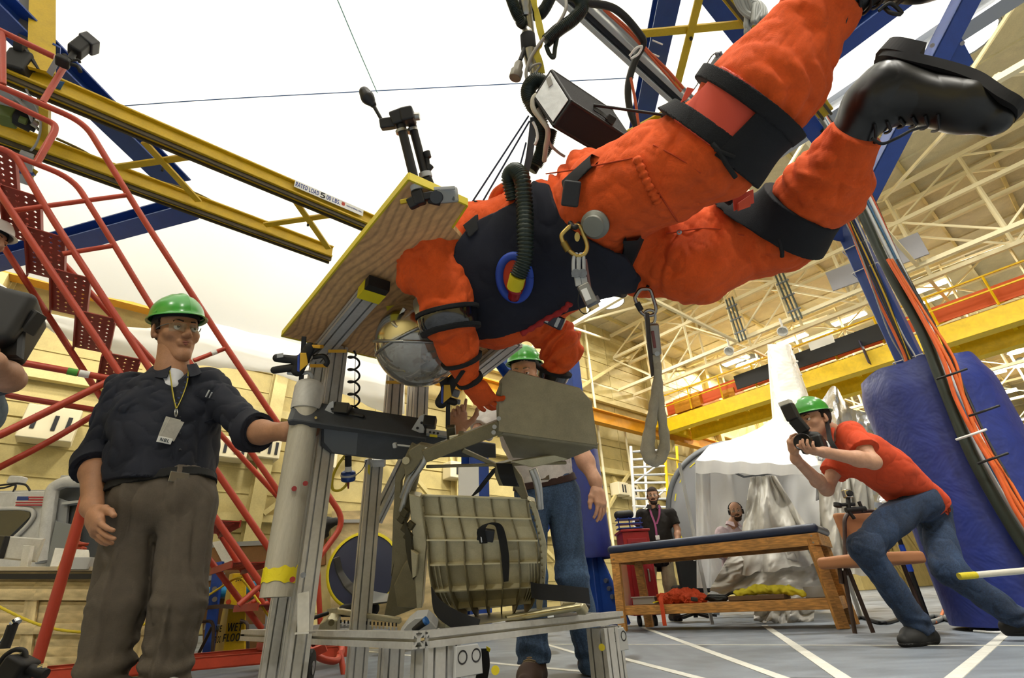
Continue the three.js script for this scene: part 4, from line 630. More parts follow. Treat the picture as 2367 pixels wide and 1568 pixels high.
  const b = boundsOf([SN, WN, SF, EF, WF, CH, HN, KN, AN, HF, KF, AF], .2);
  // trimmed at the boots and at the neck ring
  const trimN = half(AN.clone().addScaledVector(AN.clone().sub(KN).normalize(), .035), AN.clone().sub(KN)), trimF = half(AF.clone().addScaledVector(AF.clone().sub(KF).normalize(), .015), AF.clone().sub(KF));
  const suitCut = (x, y, z) => { const d = suitF(x, y, z); if (d > .1) return d; return Math.max(d, legN(x, y, z) < .05 ? trimN(x, y, z) : -1, legF(x, y, z) < .05 ? trimF(x, y, z) : -1); };
  part(o, 'suit', mg(net(suitCut, b[0], b[1], .0075), net(hN.f, hN.lo, hN.hi, .0034, 0), net(hF.f, hF.lo, hF.hi, .004, 0)), K_or);
  const hit = (f, px, py, gap = 0, z0 = 1) => { for (let z = z0; z < 2.2; z += .003) { const p = at(px, py, z); if (f(p.x, p.y, p.z) < .006) return at(px, py, z - gap); } return at(px, py, 1.6); };
  // navy vest: the torso's own field grown, within an outline drawn on the chest plane
  const C0 = at(1270, 590, 1.75), on = (px, py) => { const d = ray(px, py), c = V(0, EYE, 0), t = C0.clone().addScaledVector(nn, .14).sub(c).dot(nn) / d.dot(nn), p = d.multiplyScalar(t).add(c).sub(C0); return [p.dot(ax), p.dot(wd)]; };
  const inPoly = P => (u, v) => { let d = 1e9, s = 1; for (let i = 0, j = P.length - 1; i < P.length; j = i++) { const ex = P[j][0] - P[i][0], ey = P[j][1] - P[i][1], wx = u - P[i][0], wy = v - P[i][1], t = Math.max(0, Math.min(1, (wx * ex + wy * ey) / (ex * ex + ey * ey))), bx2 = wx - ex * t, by2 = wy - ey * t; d = Math.min(d, bx2 * bx2 + by2 * by2); const c1 = v >= P[i][1], c2 = v < P[j][1], c3 = ex * wy > ey * wx; if ((c1 && c2 && c3) || (!c1 && !c2 && !c3)) s = -s; } return s * Math.sqrt(d); };
  const polyField = (P, f, grow, depth = .02) => { const q = inPoly(P.map(p => on(...p))); return (x, y, z) => { const dx = x - C0.x, dy = y - C0.y, dz = z - C0.z, n = dx * nn.x + dy * nn.y + dz * nn.z, d = f(x, y, z) - grow; if (d > .1 || n < -.14) return Math.max(d, .02); return Math.max(d, -(f(x, y, z) + depth), q(dx * ax.x + dy * ax.y + dz * ax.z, dx * wd.x + dy * wd.y + dz * wd.z)); }; };
  const vw = ridge(11, .005, 3), soft = uni(.09, torso, cap(PE, HN, .16, .135), cap(PE, HF, .16, .125), cap(CH, SF, .15, .09), cap(CH, SN, .15, .1));
  part(o, 'vest', net(wrinkle(polyField([[1062, 560], [1085, 520], [1180, 470], [1222, 420], [1262, 430], [1300, 500], [1325, 525], [1400, 566], [1445, 590], [1484, 652], [1470, 690], [1400, 705], [1330, 728], [1270, 748], [1190, 775], [1098, 792], [1082, 700], [1060, 620]], soft, .014), vw), ...boundsOf([at(1080, 480, 1.6), at(1100, 780, 1.95), at(1480, 660, 1.6), at(1300, 420, 1.6)], .16), .006), K_navy);
  const patch = (name, P, m, grow, f = base, lbl, cell = .0045) => part(o, name, net(polyField(P, f, grow), ...boundsOf(P.flatMap(p => [at(...p, 1.5), at(...p, 1.95)]), .02), cell), m, lbl);
  patch('shoulder_strap', [[1072, 520], [1096, 498], [1106, 530], [1090, 548]], K_strap, .02, soft);
  patch('thigh_strap', [[1300, 418], [1370, 356], [1392, 366], [1332, 424], [1308, 440]], K_strap, .012);
  part(o, 'thigh_strap', net(band(base, at(1476, 580, 1.66), at(1500, 590, 1.64).sub(at(1460, 570, 1.66)), .035, .012), ...boundsOf([at(1440, 640, 1.6), at(1520, 520, 1.6), at(1470, 600, 1.8)], .05), .006), K_strap);
  part(o, 'strap_loop', beam(hit(base, 1324, 418, .03), hit(base, 1316, 478, .03), .05, .022, CZ, .006), mat('#2a2c30', .8)); 
  // leg bands
  const sN = AN.clone().sub(KN).normalize(), cb = at(1636, 309, 1.29), cb2 = at(1712, 228, 1.23);
  part(o, 'knee_band', net(band(legN, cb, sN, .042, .021), ...boundsOf([cb], .22), .005), K_felt); part(o, 'knee_band', net(inter(band(base, cb2, sN, .034, .02), off(legN, .075)), ...boundsOf([cb2], .22), .005), K_felt);
  const mb = mid(cb, cb2), side = CX.clone().multiplyScalar(.8).addScaledVector(CY, -.6); const pb = band(legN, mb, sN, .15, .018), pc = inter(band(base, mb.clone().addScaledVector(sN, -.01), sN, .15, .018), off(legN, .075));
  const hcut = (f, p, n) => inter(f, half(p, n));
  const px = CX.clone().multiplyScalar(.72).addScaledVector(CY, -.69);
  part(o, 'knee_patch', net(inter(pb, half(at(1722, 300, 1.1), px), half(at(1600, 215, 1.1), px.clone().negate())), ...boundsOf([mb], .22), .005), mat('#c2422a', .7), 'orange red flat panel'); part(o, 'knee_wrap', net(inter(pc, half(at(1716, 296, 1.1), px.clone().negate())), ...boundsOf([mb], .24), .005), K_felt, 'black felt wrap'); part(o, 'knee_tab', plate([at(1573, 238, 1.2), at(1588, 202, 1.2), at(1606, 206, 1.2), at(1586, 232, 1.2)], .004), mat('#c2422a', .7));
  const sF = AF.clone().sub(KF).normalize(), cf = at(1818, 500, 1.51); part(o, 'knee_wrap', net(band(legF, cf, sN.clone().multiplyScalar(.6).add(sF), .1, .022), ...boundsOf([cf], .2), .005), K_felt);
  const z = 1.42; part(o, 'red_tab', plate([at(1694, 456, z), at(1740, 438, z), at(1742, 470, z), at(1697, 488, z)], .008), mat('#c9432a', .6)); part(o, 'red_tab', plate([at(1705, 470, z - .02), at(1732, 452, z - .02), at(1734, 478, z - .02), at(1706, 488, z - .02)], .008), mat('#d5502c', .6)); part(o, 'buckle', mg(pipe([at(1655, 440, 1.5), at(1668, 452, 1.47), at(1690, 468, 1.45)], .011, .03, 6), tube([at(1652, 436, 1.5), at(1660, 448, 1.5), at(1670, 442, 1.5), at(1662, 434, 1.5)], .005, 5, 14, true)), K_strap);
  // thigh fittings
  const dc = at(1377, 518, 1.425), dn = at(1372, 515, 1.36).sub(dc).normalize().addScaledVector(CY, -.5).addScaledVector(CX, -.35); part(o, 'valve', turned(dc, dc.clone().add(dn), [[.0, .026], [.03, .026], [.032, .022], [.032, .012], [.042, .01], [.042, .0], [0, 0]], 30), mat('#7f8078', .5, .3), 'round grey valve');
  const zp = [[1646, 332], [1664, 352], [1678, 378], [1692, 398], [1700, 410]].map(p => hit(base, ...p, .012)); part(o, 'zipper', sweep(zp, .006, 6), K_strap); part(o, 'zipper', sweep([[1652, 345], [1670, 352], [1698, 364]].map(p => hit(base, ...p, .014)), .005, 6), K_strap); 
  part(o, 'zipper', sweep([[1800, 552], [1804, 565], [1808, 582], [1808, 594]].map(p => hit(base, ...p, .012)), .006, 6), K_strap);
  // gathered pocket mouth on the near thigh
  const pk = [[1472, 366], [1486, 400], [1500, 430], [1513, 455], [1522, 472]]; part(o, 'pocket_gather', sweep(mg ? pk.flatMap((p, i) => i < 4 ? [0, .17, .33, .5, .67, .83].map(t => hit(suitF, p[0] + (pk[i + 1][0] - p[0]) * t, p[1] + (pk[i + 1][1] - p[1]) * t, .002)) : [hit(suitF, ...p, .002)]) : [], (t, i) => .011 + .0035 * Math.sin(i * 2.1), 8), K_or);
  // seams
  for (const P of [[[1262, 402, 1.6], [1330, 392, 1.52], [1400, 378, 1.44], [1462, 366, 1.38]], [[1522, 445, 1.345], [1545, 480, 1.355], [1566, 512, 1.4]], [[1510, 335, 1.36], [1570, 366, 1.29], [1620, 400, 1.27]], [[1540, 540, 1.56], [1640, 528, 1.5], [1720, 545, 1.45]]]) part(o, 'seam', sweep(new THREE.CatmullRomCurve3(P.map(p => hit(suitF, p[0], p[1], -.004))).getPoints(24), .0024, 5), mat('#b23c10', .9));
  part(o, 'eyelet', turned(hit(base, 1570, 537, .01), hit(base, 1570, 537, .1), [[.003, 0], [.008, 0], [.008, .004], [.003, .004]], 14), K.steel);
  // back loop of cloth seen against the canopy, and the sleeve tab
  part(o, 'back_loop', sweep(new THREE.CatmullRomCurve3([at(1185, 470, 1.75), at(1160, 462, 1.76), at(1140, 472, 1.77), at(1150, 446, 1.77), at(1180, 430, 1.77), at(1196, 440, 1.75)]).getPoints(30), .02, 8), K_or); part(o, 'sleeve_tab', sweep([at(936, 612, 1.72), at(924, 596, 1.73), at(918, 584, 1.74), at(928, 580, 1.75), at(938, 588, 1.74)], .018, 8), K_or);
  // wrist rings and straps
  const rN = WN.clone().sub(EN).normalize(), rc = at(1034, 748, 1.64), bd = (n, f, c, a, w, g, m, l) => part(o, n, net(band(f, c, a, w, g), ...boundsOf([c], .16), .004), m, l);
  bd('arm_band', armN, at(1031, 742, 1.64), rN.clone().lerp(SN.clone().sub(EN).normalize().negate(), .6), .075, .012, mat('#16161c', .18, .3, { clearcoat: 1, clearcoatRoughness: .08 }), 'glossy dark band'); bd('arm_band_trim', armN, at(1032, 766, 1.645), rN.clone().lerp(SN.clone().sub(EN).normalize().negate(), .6), .014, .018, K_felt); bd('arm_band_trim', armN, at(1030, 722, 1.645), rN.clone().lerp(SN.clone().sub(EN).normalize().negate(), .6), .014, .018, K_felt);
  bd('wrist_strap', armN, at(1064, 834, 1.68), rN, .016, .006, K_strap); const gN = gd.clone().normalize(), wr = uni(.02, armN, hN.f); bd('wrist_strap', wr, at(1086, 880, 1.7), rN.clone().add(gN), .016, .006, K_strap); part(o, 'strap_end', beam(at(1053, 884, 1.635), at(1072, 856, 1.635), .014, .004, CZ), K_strap);
  const rF = WF.clone().sub(EF).normalize(); bd('cuff_ring', armF, at(1272, 866, 1.92), rF, .03, .008, mat('#16161c', .18, .3, { clearcoat: 1, clearcoatRoughness: .08 }), 'glossy dark cuff ring'); bd('cuff_trim', armF, at(1274, 856, 1.92), rF, .012, .014, K_felt);
  // control box on the far shoulder strap
  const q1 = lookQ(CZ.clone().negate().addScaledVector(CX, -.3), CY.clone().addScaledVector(CX, .5)); const bxp = hit(base, 1280, 741, .03); const cb_ = part(o, 'control_box', bx(.075, .045, .03, .005).applyQuaternion(q1).translate(...bxp.toArray()), mat('#10142a', .4)); for (const k of [-1, 1]) part(cb_, 'label', bx(.012, .034, .002).translate(k * .018, 0, .016).applyQuaternion(q1).translate(...bxp.toArray()), K.lgrey); part(o, 'harness_trim', sweep(new THREE.CatmullRomCurve3([[1205, 772], [1235, 755], [1268, 735], [1300, 718], [1318, 700]].map(p => hit(base, ...p, .012))).getPoints(24), (t, i) => .012 + .003 * Math.sin(i * 1.7), 6), mat('#9c1e1c', .8));
  // suit inlet: blue rimmed oval with a red connector
  const ic = hit(off(soft, .014), 1190, 642, .012), iq = lookQ(nn, CY), rim = []; for (let i = 0; i <= 40; i++) { const a = i / 40 * 6.2832; rim.push(V(Math.cos(a) * .05, Math.sin(a) * .072, .004).applyQuaternion(iq).add(ic)); } part(o, 'inlet_rim', sweep(rim, .014, 8, false), mat('#1b3fa0', .6)); part(o, 'inlet', lathe([[0, 0], [.05, 0], [.05, .006], [0, .006]], 30).scale(1, 1, 1.4).rotateX(Math.PI / 2).applyQuaternion(iq).translate(...ic.toArray()), mat('#c03c1a', .8));
  part(o, 'connector', mg(turned(hit(off(soft, .014), 1187, 690, .05), hit(off(soft, .014), 1194, 655, .07), [[0, 0], [.018, 0], [.02, .01], [.02, .03], [.024, .032], [.024, .05], [0, .05]], 18)), mat('#8f1820', .3, .3)); part(o, 'connector_tape', cyl(hit(off(soft, .014), 1190, 666, .065), hit(off(soft, .014), 1197, 638, .075), .026, .026, 18), K.tape);
  const hp = new THREE.CatmullRomCurve3([at(1188, 462, 1.62), at(1178, 412, 1.6), at(1190, 396, 1.57), at(1205, 410, 1.55), at(1212, 470, 1.545), hit(soft, 1214, 540, .06), hit(soft, 1212, 600, .075), hit(off(soft, .014), 1197, 640, .075)]).getPoints(150); part(o, 'vent_hose', sweep(hp, (t, i) => .025 + (i % 3 === 1 ? .0035 : -.002), 12), mat('#13241c', .45));
  // helmet
  const HC = at(968, 792, 1.93), HR = .163, face = at(1075, 900, 1.9).sub(HC).normalize(), crown = at(880, 800, 1.95).sub(HC), hq = lookQ(face, crown);
  const hl = (x, y, z) => V(x, y, z).applyQuaternion(hq).add(HC);
  const hv = part(o, 'helmet', new THREE.SphereGeometry(HR, 48, 32, 0, Math.PI * 2, 0, Math.PI * .62).scale(1, 1.04, 1.06).applyQuaternion(hq.clone().multiply(new THREE.Quaternion().setFromEuler(new THREE.Euler(-.95, 0, 0)))).translate(...HC.toArray()), mat('#c9c7c0', .16, 1), 'silver helmet shell');
  part(hv, 'visor', new THREE.SphereGeometry(HR * 1.02, 48, 32, 0, Math.PI * 2, 0, Math.PI * .54).scale(1, 1.06, 1.03).applyQuaternion(hq.clone().multiply(new THREE.Quaternion().setFromEuler(new THREE.Euler(1.25, 0, 0)))).translate(...HC.toArray()), mat('#bcb7ab', .03, 0, { transmission: .7, thickness: 0, ior: 2.33 }), 'clear reflective visor');
  for (const [k, r, t] of [[1.25, 1.035, .54], [.75, 1.04, .5]]) { const ring = []; const e = new THREE.Quaternion().setFromEuler(new THREE.Euler(k, 0, 0)); for (let i = 0; i <= 48; i++) { const a = i / 48 * 6.2832; ring.push(V(Math.cos(a) * HR * r * Math.sin(Math.PI * t), HR * r * Math.cos(Math.PI * t), Math.sin(a) * HR * r * Math.sin(Math.PI * t)).applyQuaternion(e).applyQuaternion(hq).add(HC)); } part(hv, 'visor_rim', sweep(ring, .006, 6, false), K.steel); }
  const pv = at(925, 735, 1.83); part(hv, 'pivot', mg(turned(pv, pv.clone().sub(HC).multiplyScalar(2).add(HC), [[0, .01], [.03, .008], [.034, 0]], 20), beam(at(914, 752, 1.81), at(936, 712, 1.82), .016, .012, CZ, .004)), K.steel); part(hv, 'latch_arm', pipe([at(908, 745, 1.8), at(920, 760, 1.79), at(940, 735, 1.8), at(960, 715, 1.82), at(985, 735, 1.8), at(1000, 755, 1.8)], .008, .02, 6), K.alu);
  const NK = mid(HC, CH, .42); part(o, 'neck_ring', cyl(mid(HC, CH, .3), mid(HC, CH, .44), .135, .145, 30), K.alu); part(o, 'neck_seal', cyl(mid(HC, CH, .42), mid(HC, CH, .62), .14, .16, 24), K_or);
  const hs = part(o, 'head', head(o, HC.clone().addScaledVector(face, -.01), hq, .97, { skin: SKIN2, cell: .005 }), SKIN2); part(o, 'comm_cap', net(toLocal(HC.clone().addScaledVector(face, -.01), hq, (x, y, z) => Math.max(off(ell(V(0, .03, -.012), null, .08, .098, .1), .004)(x, y, z), z - .045 - (y < 0 ? -y * .2 : -y * .25)), .97), ...near(HC, .15), .006), mat('#3a2c20', .8));
  // boots
  function boot(A, dir, heel, ball, toe, name, sn) {
    const up = uni(.04, cap(A.clone().addScaledVector(dir, -.06), mid(A, heel, .45), .056, .057), cap(mid(A, heel, .5), heel, .058, .046), cap(mid(A, heel, .55), ball, .054, .045), cap(ball, toe, .047, .036), cap(heel, ball, .046, .047)), g = net(wrinkle(up, ridge(16, .0016, 2)), ...boundsOf([A, heel, toe], .1), .005);
    const bt = part(o, name, g, K_boot); const s0 = heel.clone().addScaledVector(sn, .045), s1 = ball.clone().addScaledVector(sn, .043), s2 = toe.clone().addScaledVector(sn, .03);
    const lat = toe.clone().sub(heel).cross(sn).normalize();
    const fd = toe.clone().sub(heel).normalize(), h0 = s0.clone().addScaledVector(fd, -.045), t1 = s2.clone().addScaledVector(fd, .045), sc = new THREE.CatmullRomCurve3([h0, s0.clone().addScaledVector(fd, .02), mid(s0, s1).addScaledVector(sn, .006), s1, s2, t1]), sw = u => .043 * Math.pow(Math.max(0, 1 - Math.pow(Math.abs(2 * u - 1), 5)), .5) * (1 - .16 * Math.exp(-(((u - .38) / .16) ** 2))) + .012; part(bt, 'sole', slab((u, v) => sc.getPoint(u).addScaledVector(lat, (v - .5) * 2 * sw(u)), 36, 6, .022), K.rub); part(bt, 'heel', slab((u, v) => sc.getPoint(u * .3).addScaledVector(lat, (v - .5) * 2 * sw(u * .3)).addScaledVector(sn, .024), 12, 6, .034), K.rub);
    const fr = ball.clone().sub(A).normalize(), out = sn.clone().negate(); for (let i = 0; i < 6; i++) { const c = A.clone().lerp(ball, .2 + i * .12), L = [-1, -.5, 0, .5, 1].map(q => { const dd = out.clone().addScaledVector(lat, q * 1.1).normalize(); let t = .02; while (t < .12 && up(c.x + dd.x * t, c.y + dd.y * t, c.z + dd.z * t) < 0) t += .002; return c.clone().addScaledVector(dd, t + .003).addScaledVector(fr, .012 * (1 - Math.abs(q))); }); part(bt, 'lace', tube(L, .0038, 5, 16), K.black); } return bt;
  }
  const fA = at(1985, 285, 1.3), fH = at(2052, 190, 1.26), fB = at(2225, 245, 1.17), fT = at(2296, 278, 1.13), sn = at(2250, 170, 1.16).sub(at(2215, 260, 1.16)).normalize(); const bt = boot(fA, fA.clone().sub(at(1950, 340, 1.33)).normalize(), fH, fB, fT, 'boot', sn);
  part(bt, 'loose_lace', tube([at(2015, 320, 1.2), at(2040, 332, 1.2), at(2075, 318, 1.18), at(2110, 300, 1.17), at(2140, 292, 1.16)], .004, 5), K.black);
  const nA = at(1925, 5, 1.14), nH = at(1985, -90, 1.1), nB = at(2140, -70, 1.05), nT = at(2225, -55, 1.03), b2 = boot(nA, nA.clone().sub(at(1893, 50, 1.16)).normalize(), nH, nB, nT, 'boot', at(2180, -150, 1.06).sub(at(2145, -60, 1.06)).normalize()); part(b2, 'loose_lace', tube([at(2030, 25, 1.05), at(2055, 8, 1.04), at(2075, 20, 1.04), at(2084, 32, 1.04), at(2060, 30, 1.04), at(2045, 18, 1.05)], .004, 5), K.black);
}
// ---------- aluminium stand, board, pipe, seat ----------
const K_alf = mat('#cfcfcd', .4, .4, { map: T.spot, bumpMap: rep(T.brush, 3), bumpScale: .0002 });
// slotted extrusion: nw x nh cells of size s
function tslot(p, q, nw, nh, s, up = UP) {
  const P = [], w = nw * s, h = nh * s, notch = (x, y, dx, dy) => { for (const [a, d] of [[-.09, 0], [-.09, .1], [-.26, .12], [-.1, .36], [.1, .36], [.26, .12], [.09, .1], [.09, 0]]) P.push([x + dx * a * s - dy * d * s, y + dy * a * s + dx * d * s]); };
  for (let i = 0; i < nw; i++) notch(-w / 2 + (i + .5) * s, -h / 2, 1, 0); P.push([w / 2, -h / 2]); for (let i = 0; i < nh; i++) notch(w / 2, -h / 2 + (i + .5) * s, 0, 1); P.push([w / 2, h / 2]); for (let i = 0; i < nw; i++) notch(w / 2 - (i + .5) * s, h / 2, -1, 0); P.push([-w / 2, h / 2]); for (let i = 0; i < nh; i++) notch(-w / 2, h / 2 - (i + .5) * s, 0, -1); P.push([-w / 2, -h / 2]);
  const L = p.distanceTo(q); return ext(P, L, 0).translate(0, 0, -L / 2).applyMatrix4(frame(mid(p, q), q.clone().sub(p), up));
}
const setY = (p, y) => V(p.x, y, p.z), RY = .255;
const Rc = setY(at(968, 1487, 1.45), RY), Rl = setY(at(566, 1473, 2.38), RY + .005), Rr = setY(at(1432, 1433, 2.1), RY + .01), lv = Rl.clone().sub(Rc).normalize(), rv = Rr.clone().sub(Rc).normalize();
{
  const o = thing('stand', 'aluminium slotted profile stand carrying the metal seat and the plywood board', 'stand', setY(Rc, 0));
  part(o, 'rail', tslot(Rc.clone().addScaledVector(lv, -.0), Rl, 1, 1, .045), K_alf); part(o, 'rail', tslot(Rc.clone().addScaledVector(rv, .024).addScaledVector(lv, 0), Rr, 1, 1, .045), K_alf);
  const endp = Rc.clone().addScaledVector(lv, -.001); part(o, 'end_cap', cyl(Rl.clone().addScaledVector(lv, .0), Rl.clone().addScaledVector(lv, .006), .02, .02, 4), K.black);
  const bk = Rl.clone().addScaledVector(rv, .55), br = Rr.clone().addScaledVector(lv, .35); part(o, 'rail', tslot(Rl.clone().addScaledVector(lv, -.3).addScaledVector(rv, .03), bk, 1, 1, .045), K_alf); part(o, 'rail', tslot(Rr.clone().addScaledVector(rv, -.12).addScaledVector(lv, .03), br, 1, 1, .045), K_alf);
  // tall posts
  const post = (px, py, y, nw, nh, s, lo = 0) => { const p = hy(px, py, y); return part(o, 'post', tslot(setY(p, lo), p, nw, nh, s, DA), K_alf); };
  post(737, 832, 1.375, 2, 1, .034); post(780, 806, 1.4, 2, 2, .036); post(914, 868, 1.36, 2, 1, .04, 1.06); post(967, 884, 1.375, 2, 2, .04, 1.04);
  for (const [x, y, w] of [[737, 846, .075], [780, 812, .08], [914, 884, .088]]) { const p = at(x, y, x > 900 ? 2.36 : 2.16); part(o, 'tape_band', beam(p.clone().addScaledVector(CX, -w / 2), p.clone().addScaledVector(CX, w / 2), .004, .014, CY), mat('#d8a21a', .5), 'orange tape band'); }
  // diagonal brace and inner upright with a rule
  part(o, 'brace', tslot(at(938, 1062, 2.3), at(868, 1205, 2.22), 1, 1, .045), K_alf); part(o, 'brace_joint', plate([at(845, 1062, 2.2), at(890, 1062, 2.2), at(890, 1078, 2.2), at(845, 1078, 2.2)], .03), K_alf);
  const pe = at(866, 1064, 2.22); part(o, 'post', tslot(setY(pe, 0), pe, 2, 1, .036, DA), K_alf); const ru = at(853, 1075, 2.16), rd = at(845, 1400, 2.16); part(o, 'rule', beam(ru, rd, .008, .003, CZ), K.tape, 'yellow measuring rule');
  // legs below the rails
  const leg = (p, nw, nh, s, n = 'leg') => part(o, n, tslot(setY(p, 0), setY(p, RY - .022), nw, nh, s, lv), K_alf);
  leg(Rc.clone().addScaledVector(lv, .03).addScaledVector(rv, .07), 2, 2, .045); leg(Rc.clone().addScaledVector(rv, .3).addScaledVector(lv, .25), 2, 1, .04); leg(Rr.clone().addScaledVector(rv, -.13).addScaledVector(lv, -.0), 2, 2, .045); leg(Rr.clone().addScaledVector(rv, .0).addScaledVector(lv, .05), 1, 2, .04); leg(Rc.clone().addScaledVector(lv, .55).addScaledVector(rv, .25), 2, 1, .045);
  // joining plates with bolts, and the cast corner brackets with round holes
  const gus = (c, u, n) => { const g = ext([[-.055, -.05], [.055, -.05], [.05, .012], [.035, .03], [-.05, .03]], .012, .002), m = M4().makeBasis(u, UP, u.clone().cross(UP)).setPosition(c); const p = part(o, 'corner_bracket', g.applyMatrix4(m), K.lgrey); for (const k of [-.027, .027]) { const q = c.clone().addScaledVector(u, k).addScaledVector(u.clone().cross(UP), .013); part(p, 'hole', turned(q, q.clone().add(u.clone().cross(UP)), [[.0, -.004], [.013, -.003], [.016, .001], [.019, 0]], 18), K.dark); } return p; };
  gus(setY(Rc, .2).addScaledVector(rv, .16).addScaledVector(lv, -.028), rv); gus(setY(Rr, .2).addScaledVector(rv, -.07).addScaledVector(lv, -.028), rv);
  const jp = Rc.clone().addScaledVector(lv, .78).addScaledVector(rv, -.026); part(o, 'joining_plate', beam(jp.clone().addScaledVector(lv, -.07), jp.clone().addScaledVector(lv, .07), .006, .045), K_alf); for (const t of [-.05, -.02, .045]) part(o, 'bolt', cyl(jp.clone().addScaledVector(lv, t), jp.clone().addScaledVector(lv, t).addScaledVector(rv, -.008), t > 0 ? .014 : .008), K.black);
  for (const [x, y] of [[1145, 1550, 0], [1391, 1497]]) part(o, 'sticker', cyl(at(x, y, x > 1300 ? 1.86 : 1.42), at(x, y, x > 1300 ? 1.862 : 1.422), .012), K.tape, 'round yellow sticker');
  if (0) part(o, 'base_plate', plate([Rc.clone().addScaledVector(rv, .1).addScaledVector(lv, .06), Rr.clone().addScaledVector(rv, -.1).addScaledVector(lv, .06), Rr.clone().addScaledVector(rv, -.1).addScaledVector(lv, .4), Rc.clone().addScaledVector(rv, .1).addScaledVector(lv, .5)].map(p => setY(p, RY + .028)), .006), mat('#6c6a64', .5, .5));
}
// plywood board on the posts
const BY = 1.42;
{
  const c = (x, y) => hy(x, y, BY), P = [[652, 772], [945, 408], [1080, 468], [1046, 520], [1120, 610], [1200, 770], [1182, 788], [1066, 868], [890, 828]].map(p => c(...p));
  const o = thing('plywood_board', 'tilted looking plywood board with yellow taped edges on top of the posts', 'board', P[0]);
  part(o, 'panel', plate(P, .022, .001), mat('#ffffff', .7, 0, { map: rep(T.ply, 1.3), bumpMap: rep(T.blotch, 4), bumpScale: .0006 }));
  for (const [i, j] of [[0, 1], [1, 2], [2, 3], [6, 7], [0, 8]]) part(o, 'edge_tape', beam(P[i], P[j], .006, .028), mat('#c9b61c', .6, 0, { bumpMap: rep(T.blotch, 8), bumpScale: .001 }), 'yellow tape along the edge');
  part(o, 'tape_patch', plate([c(893, 702), c(930, 698), c(925, 712), c(896, 716)].map(p => p.add(V(0, -.013, 0))), .002), K.tape);
}
{
  const o = thing('board_strut', 'slotted aluminium strut under the plywood board with a taped end', 'strut', hy(790, 750, BY - .05)), p = hy(722, 838, BY - .045), q = hy(866, 668, BY - .045);
  part(o, 'profile', tslot(p, q, 2, 1, .04), K_alf); part(o, 'end_tape', mg(beam(q.clone().lerp(p, .08), q.clone().lerp(p, -.01), .084, .045)), K.tape, 'yellow tape'); part(o, 'end_cap', beam(q.clone().lerp(p, -.01), q.clone().lerp(p, -.06), .08, .042), K.black);
  const o2 = thing('board_strut', 'short slotted aluminium strut under the board behind the helmet', 'strut', hy(1120, 840, BY - .05)); part(o2, 'profile', tslot(hy(1092, 868, BY - .045), hy(1190, 790, BY - .045), 2, 1, .04), K_alf); part(o2, 'knob', cyl(hy(1128, 800, BY - .06), hy(1140, 796, BY - .06), .02), K.black);
}
// bar clamps
function barClamp(label, top, bot, body, h1, h2, z) {
  const o = thing('bar_clamp', label, 'clamp', at(...bot, z)); part(o, 'bar', beam(at(...top, z), at(...bot, z), .008, .018, CX, .001), K.black);
  const b = at(...body, z - .015); part(o, 'trigger_body', net(uni(.015, cap(at(body[0] + 14, body[1] - 30, z - .01), at(body[0] - 14, body[1] + 22, z - .01), .022, .026, [CZ, 1.5]), cap(b, at(...h1, z - .01), .018, .017, [CZ, 1.4])), ...boundsOf([b, at(...h1, z)], .07), .005), K.black); part(o, 'handle', net(cap(at(body[0] - 12, body[1] + 14, z - .01), at(...h2, z - .01), .016, .015, [CZ, 1.4]), ...boundsOf([b, at(...h2, z)], .06), .005), K.black);
  part(o, 'badge', plate([at(body[0] - 9, body[1] + 24, z - .036), at(body[0] - 8, body[1] - 18, z - .036), at(body[0] + 6, body[1] - 18, z - .036), at(body[0] + 10, body[1] + 8, z - .036)], .004), mat('#d8a81c', .5), 'yellow badge'); part(o, 'badge_edge', plate([at(body[0] - 15, body[1] + 24, z - .034), at(body[0] - 14, body[1] - 10, z - .034), at(body[0] - 9, body[1] - 18, z - .034), at(body[0] - 9, body[1] + 26, z - .034)], .004), mat('#223f9a', .5)); return o;
}
{
  const z = 2.02, o = barClamp('large black bar clamp with a blue and yellow badge gripping the board strut', [703, 778], [690, 972], [702, 834], [640, 828], [634, 856], z);
  part(o, 'jaw', mg(pipe([at(725, 826, z), at(750, 822, z), at(758, 838, z), at(752, 846, z)], .01, .02, 8), beam(at(735, 800, z), at(708, 822, z), .03, .025, CZ, .004)), K.black); part(o, 'pad', beam(at(716, 800, z), at(745, 802, z), .014, .04, CZ, .004), mat('#d8a21a', .5)); part(o, 'jaw', pipe([at(665, 862, z), at(690, 866, z), at(715, 860, z), at(722, 872, z), at(718, 880, z)], .008, .02, 8), K.lgrey); part(o, 'label', plate([at(640, 818, z - .03), at(655, 816, z - .03), at(655, 826, z - .03), at(640, 828, z - .03)], .003), K.lgrey);
  const o2 = barClamp('smaller bar clamp hanging below the helmet beside the blue brace', [1037, 872], [1035, 992], [1034, 908], [1024, 880], [1050, 930], 2.05); part(o2, 'jaw', mg(beam(at(1040, 905, 2.05), at(1062, 912, 2.05), .03, .03, CZ, .005), beam(at(1045, 928, 2.05), at(1064, 930, 2.05), .02, .025, CZ, .004)), K.grey);
}
const onZ = (px, py, Z) => { const d = ray(px, py); return d.multiplyScalar(Z / -d.z).add(V(0, EYE, 0)); };
